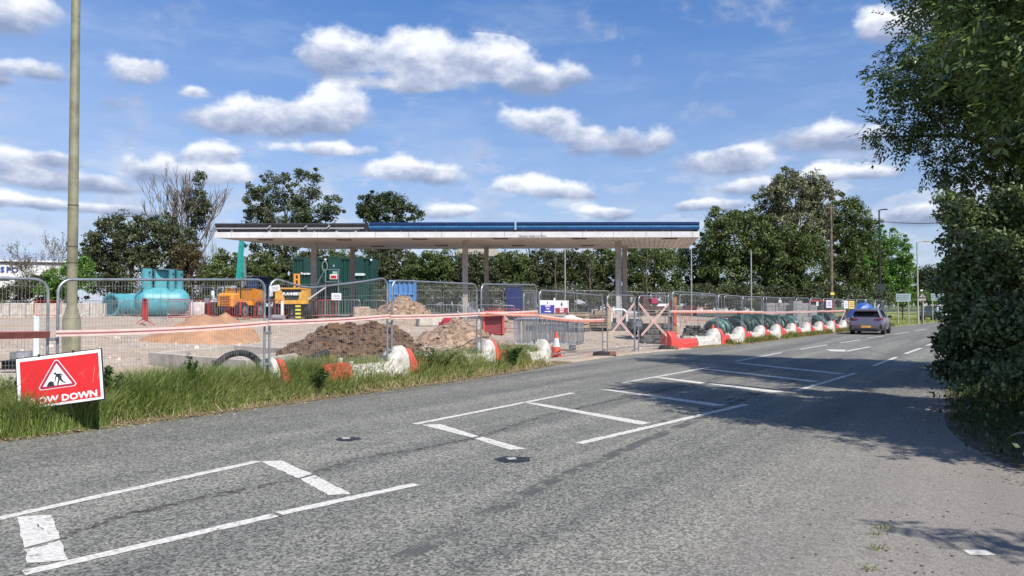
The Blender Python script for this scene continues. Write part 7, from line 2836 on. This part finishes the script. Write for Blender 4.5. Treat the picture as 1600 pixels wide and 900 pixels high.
# ------------------------------------------------------------------ the near tree and bush on the right
def sprays(lobes, n_spray, rng, length=.34, pairs=5, size=.095, aspect=.40, inner=.25, clump=.34):
    """pinnate ash sprays: a drooping midrib with paired leaflets"""
    nc = max(4, n_spray // 11)
    cc = lobes_points(lobes, nc, rng, inner)
    ci = rng.integers(0, nc, n_spray)
    o = sph(rng, n_spray) * rng.uniform(0, 1, (n_spray, 1)) ** .5 * clump
    c = cc[ci] + o
    d = sph(rng, n_spray) * .7 + o / clump * .6
    d[:, 2] = d[:, 2] * .7 - .22
    d /= np.linalg.norm(d, axis=1, keepdims=True)
    side = np.cross(d, np.array([0, 0, 1.0]) + .5 * sph(rng, n_spray))
    side /= np.linalg.norm(side, axis=1, keepdims=True)
    nrm = np.cross(side, d)
    V = []
    L = length * rng.uniform(.7, 1.2, size=(n_spray, 1))
    for k in range(pairs):
        u = (k + 1) / pairs
        p = c + d * L * u - np.array([0, 0, 1.0]) * (L * u * u * .25)
        for s in (-1, 1):
            ax = d * .75 + side * s * .8 + nrm * rng.uniform(-.25, .15, size=(n_spray, 1))
            ax[:, 2] -= .25
            ax /= np.linalg.norm(ax, axis=1, keepdims=True)
            b = np.cross(ax, nrm + .35 * sph(rng, n_spray))
            b /= np.linalg.norm(b, axis=1, keepdims=True)
            s_ = size * rng.uniform(.75, 1.2, size=(n_spray, 1))
            v = np.empty((n_spray, 4, 3))
            v[:, 0] = p
            v[:, 1] = p + ax * s_ * .45 + b * s_ * aspect * .5
            v[:, 2] = p + ax * s_
            v[:, 3] = p + ax * s_ * .45 - b * s_ * aspect * .5
            V.append(v.reshape(-1, 3))
    return np.concatenate(V)


ASH_D = 17.0
ab = Vector((12.6, 17.5, 0.6))
t = thing('ash_tree', 'large near tree overhanging the road from the right edge', 'tree', ab)
specs = [(1440, 40, 40, 46, 0), (1410, 95, 40, 36, 1), (1405, 130, 30, 22, 0), (1465, 100, 60, 50, -1), (1402, 195, 36, 26, 1), (1440, 225, 40, 24, 0), (1478, 252, 30, 22, 0), (1385, 205, 18, 12, .5), (1500, 20, 60, 50, 0), (1480, 165, 55, 42, 0),
         (1530, 100, 70, 60, 1), (1540, 200, 60, 50, -1), (1600, 40, 70, 60, 0), (1620, 150, 80, 70, 1), (1520, 265, 32, 22, -.5), (1570, 270, 50, 40, 0), (1620, 300, 70, 70, 0), (1500, 290, 14, 10, 0),
         (1470, -40, 70, 50, 0), (1560, -60, 90, 70, 1), (1680, 0, 110, 100, 0), (1700, 200, 100, 110, 1)]
lob = px_lobes(specs, ASH_D, ab)
lob += [(x - ab.x, y - ab.y, z - ab.z, rx, ry, rz) for x, y, z, rx, ry, rz in [(9.2, 12.9, 5.2, 1.1, 1.1, .9), (10.6, 13.3, 5.6, 1.4, 1.4, 1.2), (9.6, 14.3, 6.6, 1.3, 1.3, 1.1), (11.6, 14.6, 5, 1.6, 1.6, 1.4), (10.6, 16.2, 6.8, 1.4, 1.5, 1.3), (11.4, 18.0, 7.2, 1.5, 1.5, 1.2), (12.6, 12.0, 5.4, 1.6, 1.6, 1.5)]]
rng = np.random.default_rng(77)
v = sprays(lob, 17500, rng, length=.32, pairs=4, size=.125)
link('crown', np_mesh('crown', v, 4, LEAF_ASH), t)
rr = random.Random(7)
mbk = MB()
tg = lobes_points(lob, 60, rng, .1)
limbs((0, 0, 0), (-.2, .1, 4.2), .22, [tuple(p) for p in tg], mbk, rr)
mbk.build('trunk', BARK, t, smooth=60)

# more of the same tree line to the right of the camera, its shade lies on the road
ab2 = Vector((8.9, 7.4, .6))
t = thing('ash_tree', 'neighbouring tree just beyond the right edge, shading the near lane', 'tree', ab2)
lob2 = [(x - ab2.x, y - ab2.y, z - ab2.z, rx, ry, rz) for x, y, z, rx, ry, rz in
        [(6.5, 9.0, 5.6, 1.0, 1.0, .8), (5.9, 8.6, 4.6, .7, .7, .6), (6.9, 10.4, 6.9, .9, .9, .8), (5.9, 9.6, 5.9, .6, .6, .5), (7.3, 9.2, 6.5, 1.1, 1.0, .9), (7.2, 7.6, 5.2, 1.0, 1.1, .9), (8.2, 6.5, 5.6, 1.3, 1.2, 1.1), (7.9, 8.7, 5.2, .9, .9, .8), (7.3, 6.2, 4.0, .9, .9, .8), (6.7, 8.6, 4.3, .7, .8, .6), (10.5, 4.5, 5, 1.6, 1.6, 1.8)]]
rng = np.random.default_rng(78)
v = sprays(lob2, 9000, rng, length=.34, pairs=4, size=.13)
link('crown', np_mesh('crown', v, 4, LEAF_ASH), t)
mbk = MB()
limbs((0, 0, 0), (0, 0, 3.6), .2, [tuple(p) for p in lobes_points(lob2, 26, rng, .1)], mbk, rr)
mbk.build('trunk', BARK, t, smooth=60)
ab3 = Vector((8.2, 1.2, .5))
t = thing('ash_tree', 'thin sapling out of frame to the right, its twigs shading the bottom corner', 'tree', ab3)
lob3 = [(x - ab3.x, y - ab3.y, z - ab3.z, rx, ry, rz) for x, y, z, rx, ry, rz in
        [(5.6, 2.3, 4.7, .45, .16, .16), (6.0, 1.9, 4.9, .5, .2, .18), (6.5, 2.5, 5.0, .6, .22, .2), (6.9, 1.9, 4.6, .6, .25, .25)]]
rng = np.random.default_rng(79)
v = sprays(lob3, 60, rng, length=.24, pairs=4, size=.11, clump=.16)
link('crown', np_mesh('crown', v, 4, LEAF_ASH), t)
mbk = MB()
limbs((0, 0, 0), (-.1, 0, 3.2), .06, [tuple(p) for p in lobes_points(lob3, 8, rng, .1)], mbk, rr)
mbk.build('trunk', BARK, t, smooth=60)

# thorn bush below the tree
bb = Vector((7.6, 11.6, .55))
t = thing('thorn_bush', 'dense dark thorn bush reaching over the road edge at the right', 'bush', bb)
specs = [(1500, 330, 26, 18, 1), (1530, 350, 44, 34, .5), (1510, 390, 40, 34, 0), (1515, 440, 46, 36, 0), (1520, 490, 44, 36, -.3), (1510, 535, 46, 34, -.5), (1500, 570, 36, 24, -.5), (1540, 585, 44, 28, -1.2), (1570, 420, 60, 60, 0), (1580, 520, 60, 60, -1), (1600, 600, 50, 30, -2.0),
         (1590, 340, 50, 50, .5), (1640, 450, 70, 90, 0), (1650, 560, 70, 70, -1.5), (1488, 420, 16, 14, 0), (1484, 520, 14, 12, -.4), (1480, 600, 14, 12, -.6), (1482, 310, 14, 10, 1.2)]
lob = px_lobes(specs, 11.6, bb)
rng = np.random.default_rng(80)
cen = lobes_points(lob, 1700, rng, .3)
cen[:, 2] = np.maximum(cen[:, 2], .15)
v = clump_leaves(cen, .16 * rng.uniform(.5, 1.5, size=len(cen)), 38, .072, .58, rng, .15, .6)
C = []
twig = MB()
for k in range(230):
    q = Vector(cen[rng.integers(len(cen))])
    out = Vector((rr.uniform(-1, .1), rr.uniform(-1, .4), rr.uniform(-.35, .8))).normalized()
    L_ = rr.uniform(.2, .5)
    e = q + out * L_ + Vector((0, 0, -.12 * L_))
    twig.tube([q, q.lerp(e, .5) + Vector((0, 0, .04)), e], [.006, .004, .002], 4)
    for j in range(int(14 * L_ / .5)):
        u = rr.uniform(.15, 1)
        p = q.lerp(e, u)
        C.append((p.x + rr.uniform(-.05, .05), p.y + rr.uniform(-.05, .05), p.z + .04 * (1 - abs(2 * u - 1)) + rr.uniform(-.03, .04)))
v = np.concatenate([v, leaf_verts(np.array(C), .07, .55, rng, flat_=.6)])
link('crown', np_mesh('crown', v, 4, LEAF_BUSH), t)
twig.build('twigs', BARK, t)
mbk = MB()
limbs((0, 0, 0), (0, 0, 1.2), .07, [tuple(p) for p in cen[rng.choice(len(cen), 70, replace=False)]], mbk, rr)
for k in range(26):       # arching twig ends at the road side
    q = cen[rng.integers(len(cen))]
    e = Vector(q) + Vector((rr.uniform(-.5, .1), rr.uniform(-.3, .3), rr.uniform(-.05, .35)))
    mbk.tube([Vector(q), Vector(q).lerp(e, .5) + Vector((0, 0, .06)), e], [.008, .006, .003], 4)
mbk.build('branches', BARK, t)
# dead pale branch ends in the shade of the bank
for k, (pts, lab) in enumerate((([(1572, 684, 8.6), (1578, 679, 8.5), (1592, 675, 8.4), (1612, 677, 8.3)], 'pale curved dead twig in the dark bank at right'), ([(1578, 768, 7.0), (1590, 760, 7.0), (1600, 750, 7.0), (1615, 742, 7.0)], 'pale dead stick on the litter at the right edge'))):
    P = [pt(*p) for p in pts]
    t = thing('dead_twig', lab, 'twig', P[0])
    MB().tube([p - P[0] for p in P], [.006, .010, .012, .012], 6).build('wood', BARK_PALE, t, smooth=60)

# ------------------------------------------------------------------ grass
def blades(name, pos, h, w, lean, rng, m, label_kind='stuff', curve=.5):
    """pos (N,3), h (N,), w (N,): bent blades of two quads"""
    n = len(pos)
    a = rng.uniform(0, 2 * np.pi, n)
    ld = np.stack([np.cos(a), np.sin(a), np.zeros(n)], 1) * (lean * rng.uniform(.2, 1.3, n))[:, None]
    f = rng.uniform(0, 2 * np.pi, n)
    sd = np.stack([np.cos(f), np.sin(f), np.zeros(n)], 1)
    H1 = h[:, None]
    up = np.array([0, 0, 1.0])
    p0 = pos
    p1 = pos + up * H1 * .55 + ld * H1 * .35
    p2 = pos + up * H1 * (1 - curve * .25) + ld * H1 * 1.05
    W = w[:, None] * .5
    v = np.empty((n, 8, 3))
    v[:, 0], v[:, 1], v[:, 2], v[:, 3] = p0 - sd * W, p0 + sd * W, p1 + sd * W * .85, p1 - sd * W * .85
    v[:, 4], v[:, 5], v[:, 6], v[:, 7] = p1 - sd * W * .85, p1 + sd * W * .85, p2 + sd * W * .12, p2 - sd * W * .12
    me = np_mesh(name, v.reshape(-1, 3), 4, m)
    return link(name, me, kind=label_kind)


GRASS_G = leaf_mat('verge grass', (0.09, 0.15, 0.025), (0.35, 0.43, 0.13), trans=.35, rough=.5, dry=(.38, .31, .15))
GRASS_Y = leaf_mat('drying verge grass', (0.16, 0.19, 0.045), (0.42, 0.41, 0.16), trans=.3, rough=.5, dry=(.44, .36, .19))
GRASS_STRAW = leaf_mat('pale grass stems', (0.34, 0.28, 0.14), (0.58, 0.48, 0.27), trans=.2)


def strip_points(n, i0, i1, t0, t1, rng, pw=1.0):
    s = rng.uniform(i0, i1, n)
    i = s.astype(int)
    fr_ = (s - i)[:, None]
    P = ES_ARR[i] * (1 - fr_) + ES_ARR[np.minimum(i + 1, len(ES_ARR) - 1)] * fr_
    t_ = t0 + (t1 - t0) * rng.uniform(0, 1, n) ** pw
    # ragged edge to the road
    rag = np.array([.06 * mnoise.noise((x * 1.1, y * 1.1, 2)) + .05 * mnoise.noise((x * 3.7, y * 3.7, 5)) for x, y in P])
    t_ = t_ + rag
    Q = P + EN_ARR[i] * t_[:, None]
    z = np.array([height(int(a), max(0, b)) for a, b in zip(i, t_)])
    return np.column_stack([Q, z]), t_, i


rng = np.random.default_rng(5)
iA = near_edge(*flat(-60, 697).to_2d())[0]
iM = near_edge(*flat(430, 634).to_2d())[0]
iE = I_GATE0 - 1
pos, t_, ii = strip_points(34000, iA, iM + 2, .15, 1.30, rng, 1.1)
nz_ = np.array([mnoise.noise((x * .9, y * .9, 1)) for x, y, z in pos])
hh = (.10 + .50 * np.clip((t_ - .13) / .30, 0, 1)) * (1 - .45 * np.clip((t_ - .7) / .5, 0, 1)) * rng.uniform(.5, 1.15, len(t_)) * (1 + .35 * nz_)
sel = hh > .06
blades('verge_grass', pos[sel], hh[sel], rng.uniform(.006, .013, sel.sum()), .55, rng, GRASS_G)
pos, t_, ii = strip_points(20000, iM - 2, iE, .15, 1.15, rng, 1.15)
hh = (.10 + .40 * np.clip((t_ - .13) / .32, 0, 1)) * rng.uniform(.5, 1.15, len(t_))
blades('verge_grass', pos, hh, rng.uniform(.009, .018, len(t_)), .55, rng, GRASS_Y)
pos, t_, ii = strip_points(11000, iM - 2, iE, .18, 1.15, rng, 1.15)
hh = (.10 + .40 * np.clip((t_ - .13) / .32, 0, 1)) * rng.uniform(.5, 1.15, len(t_))
blades('verge_grass', pos, hh, rng.uniform(.009, .018, len(t_)), .55, rng, GRASS_G)
# tall seeding stems
pos, t_, ii = strip_points(900, iA, iE, .25, 1.4, rng)
blades('grass_stems', pos, rng.uniform(.4, .78, len(t_)), rng.uniform(.004, .008, len(t_)), .35, rng, GRASS_STRAW, curve=.2)
pos, t_, ii = strip_points(4200, iA, iE, .04, .6, rng)
blades('dry_grass', pos, rng.uniform(.04, .22, len(t_)), rng.uniform(.006, .012, len(t_)), 1.6, rng, GRASS_STRAW)
# low weeds along the far kerb of barriers
pos, t_, ii = strip_points(9000, I_GATE1 + 3, I_LAWN, .05, .42, rng)
nz_ = np.array([mnoise.noise((x * .8, y * .8, 7)) for x, y, z in pos])
sel = nz_ > -.25
blades('roadside_weeds', pos[sel], rng.uniform(.08, .30, sel.sum()) * (1 + .5 * nz_[sel]), rng.uniform(.014, .028, sel.sum()), .9, rng, leaf_mat('low yellow green weeds', (.10, .13, .03), (.28, .29, .07), dry=(.40, .24, .14)))
# lawn tufts far right
pos, t_, ii = strip_points(9000, I_LAWN - 1, min(I_LAWN + 45, len(ES) - 2), .05, 11, rng)
blades('lawn_grass', pos, rng.uniform(.05, .14, len(t_)), rng.uniform(.02, .05, len(t_)), .9, rng, leaf_mat('lawn blades', (.15, .18, .04), (.36, .38, .12)))

# litter along the verge edge and at the foot of the bank
def litter(name, pos, size, rng, m):
    v = leaf_verts(pos + np.array([0, 0, .012]), size, .55, rng, flat_=3.0)
    v = v.reshape(-1, 4, 3)
    c = v.mean(1, keepdims=True)
    v[:, :, 2] = c[:, :, 2] + (v[:, :, 2] - c[:, :, 2]) * .3
    return link(name, np_mesh(name, v.reshape(-1, 3), 4, m), kind='stuff')


pos, t_, ii = strip_points(5200, iA, iE, -.06, .32, rng)
litter('leaf_litter', pos, .040, rng, LITTER)
pos, t_, ii = strip_points(900, I_GATE1, I_LAWN, -.05, .2, rng)
litter('leaf_litter', pos, .07, rng, mat('reddish litter', (.30, .16, .10), rough=.9, var=.3, island=.4))
# stones and grit on the site surface
pos, t_, ii = strip_points(2200, iA, I_LAWN, 1.3, 14, rng, 1.3)
mb = MB()
rr = random.Random(8)
for p in pos[:1500]:
    s = rr.uniform(.03, .10) * (1 if rr.random() < .93 else 1.8)
    mb.box((p[0], p[1], p[2] + s * .15), (s * rr.uniform(.8, 1.6), s, s * .6), rz=rr.uniform(0, 3), top=(.6, .6), rx=rr.uniform(-.3, .3))
mb.build('loose_stones', mat('pale loose stones', (.46, .40, .34), rough=.95, var=.25, island=.45), kind='stuff')

# bank: dark grass and ivy under the bush
RBA = np.array([(p.x, p.y) for p in RB])
RBNA = np.array([(p.x, p.y) for p in RBN])
sel_i = [i for i in range(len(RB)) if 4.5 < RB[i].y < 24]
n = 15000
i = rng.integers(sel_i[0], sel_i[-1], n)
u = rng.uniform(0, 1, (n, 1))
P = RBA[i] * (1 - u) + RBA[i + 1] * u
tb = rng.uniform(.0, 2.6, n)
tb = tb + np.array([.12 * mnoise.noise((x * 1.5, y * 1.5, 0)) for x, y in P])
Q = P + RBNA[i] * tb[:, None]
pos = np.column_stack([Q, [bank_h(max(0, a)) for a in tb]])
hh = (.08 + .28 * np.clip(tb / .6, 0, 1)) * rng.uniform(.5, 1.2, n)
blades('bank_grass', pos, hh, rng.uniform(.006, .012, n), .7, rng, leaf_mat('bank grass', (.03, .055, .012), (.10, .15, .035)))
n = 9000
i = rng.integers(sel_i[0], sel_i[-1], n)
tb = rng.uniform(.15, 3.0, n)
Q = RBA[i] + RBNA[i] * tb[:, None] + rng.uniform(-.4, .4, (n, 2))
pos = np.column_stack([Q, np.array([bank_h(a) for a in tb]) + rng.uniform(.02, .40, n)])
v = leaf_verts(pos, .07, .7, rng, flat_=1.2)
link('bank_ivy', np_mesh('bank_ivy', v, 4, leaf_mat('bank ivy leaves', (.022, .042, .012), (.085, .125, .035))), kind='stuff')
n = 2400
i = rng.integers(max(0, sel_i[0] - 6), sel_i[-1], n)
tb = rng.normal(-.05, .28, n)
Q = RBA[i] + RBNA[i] * tb[:, None] + rng.uniform(-.4, .4, (n, 2))
pos = np.column_stack([Q, np.array([bank_h(max(0, a)) * .9 for a in tb]) + .004])
litter('leaf_litter', pos, .05, rng, LITTER)
# grit scattered on the dusty tarmac
mb = MB()
for k in range(230):
    px, py = rr.uniform(1080, 1640), rr.uniform(700, 930)
    p = flat(px, py)
    if rr.random() > smooth(1100, 1400, px + (py - 750) * .3):
        continue
    s = rr.uniform(.005, .016)
    mb.box((p.x, p.y, s * .25), (s * rr.uniform(.8, 1.7), s, s * .5), rz=rr.uniform(0, 3), top=(.6, .6))
mb.build('grit', mat('dark grit', (.13, .11, .09), rough=.9, var=.3, island=.6), kind='stuff')
for (px, py, n_, lab) in ((1381, 826, 30, 'upper tuft of grass growing in the dusty tarmac'), (1370, 836, 22, 'tiny tuft right below the upper tuft'), (1369, 858, 34, 'middle tuft in the dusty tarmac beside the white scuff'), (1357, 891, 34, 'lowest tuft of grass at the bottom of the dusty tarmac')):
    p = flat(px, py)
    pos = np.array([(p.x, p.y, 0)]) + np.column_stack([rng.normal(0, .045, n_), rng.normal(0, .02, n_), np.zeros(n_)])
    tt_ = thing('grass_tuft', lab, 'grass tuft', p, 0, 'grass tufts in the tarmac')
    pos = pos - np.array([(p.x, p.y, 0)])
    o = blades('blades', pos, rng.uniform(.02, .055, n_), rng.uniform(.004, .007, n_), 1.0, rng, GRASS_Y)
    o.parent = tt_
# worn white scuff of paint
p = flat(1523, 862)
mark([Vector((p.x - .07, p.y - .07)), Vector((p.x + .085, p.y - .075)), Vector((p.x + .08, p.y + .02)), Vector((p.x - .07, p.y + .03))], 91)


# ------------------------------------------------------------------ single weeds in the verge
def weed(name, label, px, d, h, spread, n, m, size, seed, flower=0, off=None):
    p = fp(px, off) if off is not None else at(px, d).to_2d()
    g = Vector((p.x, p.y, gz(p.x, p.y)))
    t = thing(name, label, 'weed', g, 0)
    rng2 = np.random.default_rng(seed)
    mb = MB()
    rr2 = random.Random(seed)
    C = []
    for k in range(7):
        a = rr2.uniform(0, 6.28)
        e = Vector((math.cos(a) * spread * rr2.uniform(.2, 1), math.sin(a) * spread * rr2.uniform(.2, 1), h * rr2.uniform(.7, 1)))
        mb.tube([(0, 0, 0), (e.x * .3, e.y * .3, e.z * .55), e], [.008, .006, .003], 4)
        for q in range(n):
            u = rr2.uniform(.3, 1)
            C.append((e.x * u * u + rr2.uniform(-.05, .05), e.y * u * u + rr2.uniform(-.05, .05), e.z * u))
    mb.build('stems', m, t)
    link('leaves', np_mesh('leaves', leaf_verts(np.array(C), size, .5, rng2, flat_=.8), 4, m), t)
    if flower:
        mb = MB()
        for k in range(flower):
            a = rr2.uniform(0, 6.28)
            c = Vector((math.cos(a) * spread * rr2.uniform(.1, 1.1), math.sin(a) * spread * rr2.uniform(.1, 1.1), h * rr2.uniform(.75, 1.1)))
            for q in range(5):
                b = q * 1.256
                mb.lathe([(.006, 0), (.014, .005), (.005, .009)], 6, (c.x + math.cos(b) * .026, c.y + math.sin(b) * .026, c.z + rr2.uniform(-.008, .008)))
        mb.build('flower_heads', WHITE_PAINT, t, kind='stuff')
    return t


W_DARK = leaf_mat('dark weed leaves', (.025, .055, .014), (.075, .125, .03))
weed('tall_weed', 'tall dark leafy weed right of the red slow down sign', 168, 0, .72, .22, 26, W_DARK, .09, 1, off=.35)
weed('tall_weed', 'single upright dark weed in front of the concrete chamber', 300, 0, .85, .06, 18, W_DARK, .07, 2, off=.5)
weed('tall_weed', 'dark leafy dock beside the faded red barrier corner', 497, 0, .50, .22, 40, W_DARK, .10, 3, off=.22)
weed('tall_weed', 'dense dark weed clump at the grass end near the road', 802, 0, .55, .32, 70, W_DARK, .10, 4, off=.2)
weed('flowering_weed', 'white flowering weed right of the clean white barrier hump', 690, 0, .62, .35, 26, W_DARK, .07, 5, flower=13, off=.4)
weed('flowering_weed', 'second white flowering weed left of the first clump', 668, 0, .58, .25, 20, W_DARK, .07, 6, flower=7, off=.45)
weed('tall_weed', 'pale spindly weed left of the red slow down sign', 14, 0, .60, .2, 12, W_DARK, .06, 7, off=.5)
# thick grass pushed up against the foot of the red sign
n = 3600
px_ = rng.uniform(6, 170, n)
P = []
for k in range(n):
    q = fp(px_[k], rng.uniform(.02, .22))
    P.append((q.x, q.y, gz(q.x, q.y)))
pos = np.array(P)
hh = rng.uniform(.30, .60, n) * np.interp(px_, [0, 30, 60, 95, 112, 150], [1.0, 1.1, 1.12, .86, .90, 1.0])
blades('verge_grass', pos, hh, rng.uniform(.006, .012, n), .5, rng, GRASS_G)

# broad leaved weeds low in the verge
pos, t_, ii = strip_points(2600, iA, iE, .10, .7, rng)
nz_ = np.array([mnoise.noise((x * 1.6, y * 1.6, 9)) for x, y, z in pos])
sel = nz_ > .05
p_ = pos[sel].copy()
p_[:, 2] += rng.uniform(.02, .20, sel.sum()) * np.clip((t_[sel] - .05) / .3, .1, 1)
link('verge_weeds', np_mesh('verge_weeds', leaf_verts(p_, .075, .45, rng, flat_=1.5), 4, leaf_mat('broad verge weeds', (.05, .10, .02), (.17, .26, .06))), kind='stuff')
# grit gathered along the left edge of the road
pos, t_, ii = strip_points(1500, iA, I_LAWN, -.32, .08, rng, .35)
mb = MB()
for p in pos:
    s_ = rr.uniform(.006, .024)
    mb.box((p[0], p[1], max(0, p[2] - .02) + s_ * .25), (s_ * rr.uniform(.8, 1.7), s_, s_ * .5), rz=rr.uniform(0, 3), top=(.6, .6))
mb.build('grit', mat('pale edge grit', (.30, .25, .20), rough=.9, var=.3, island=.6), kind='stuff')
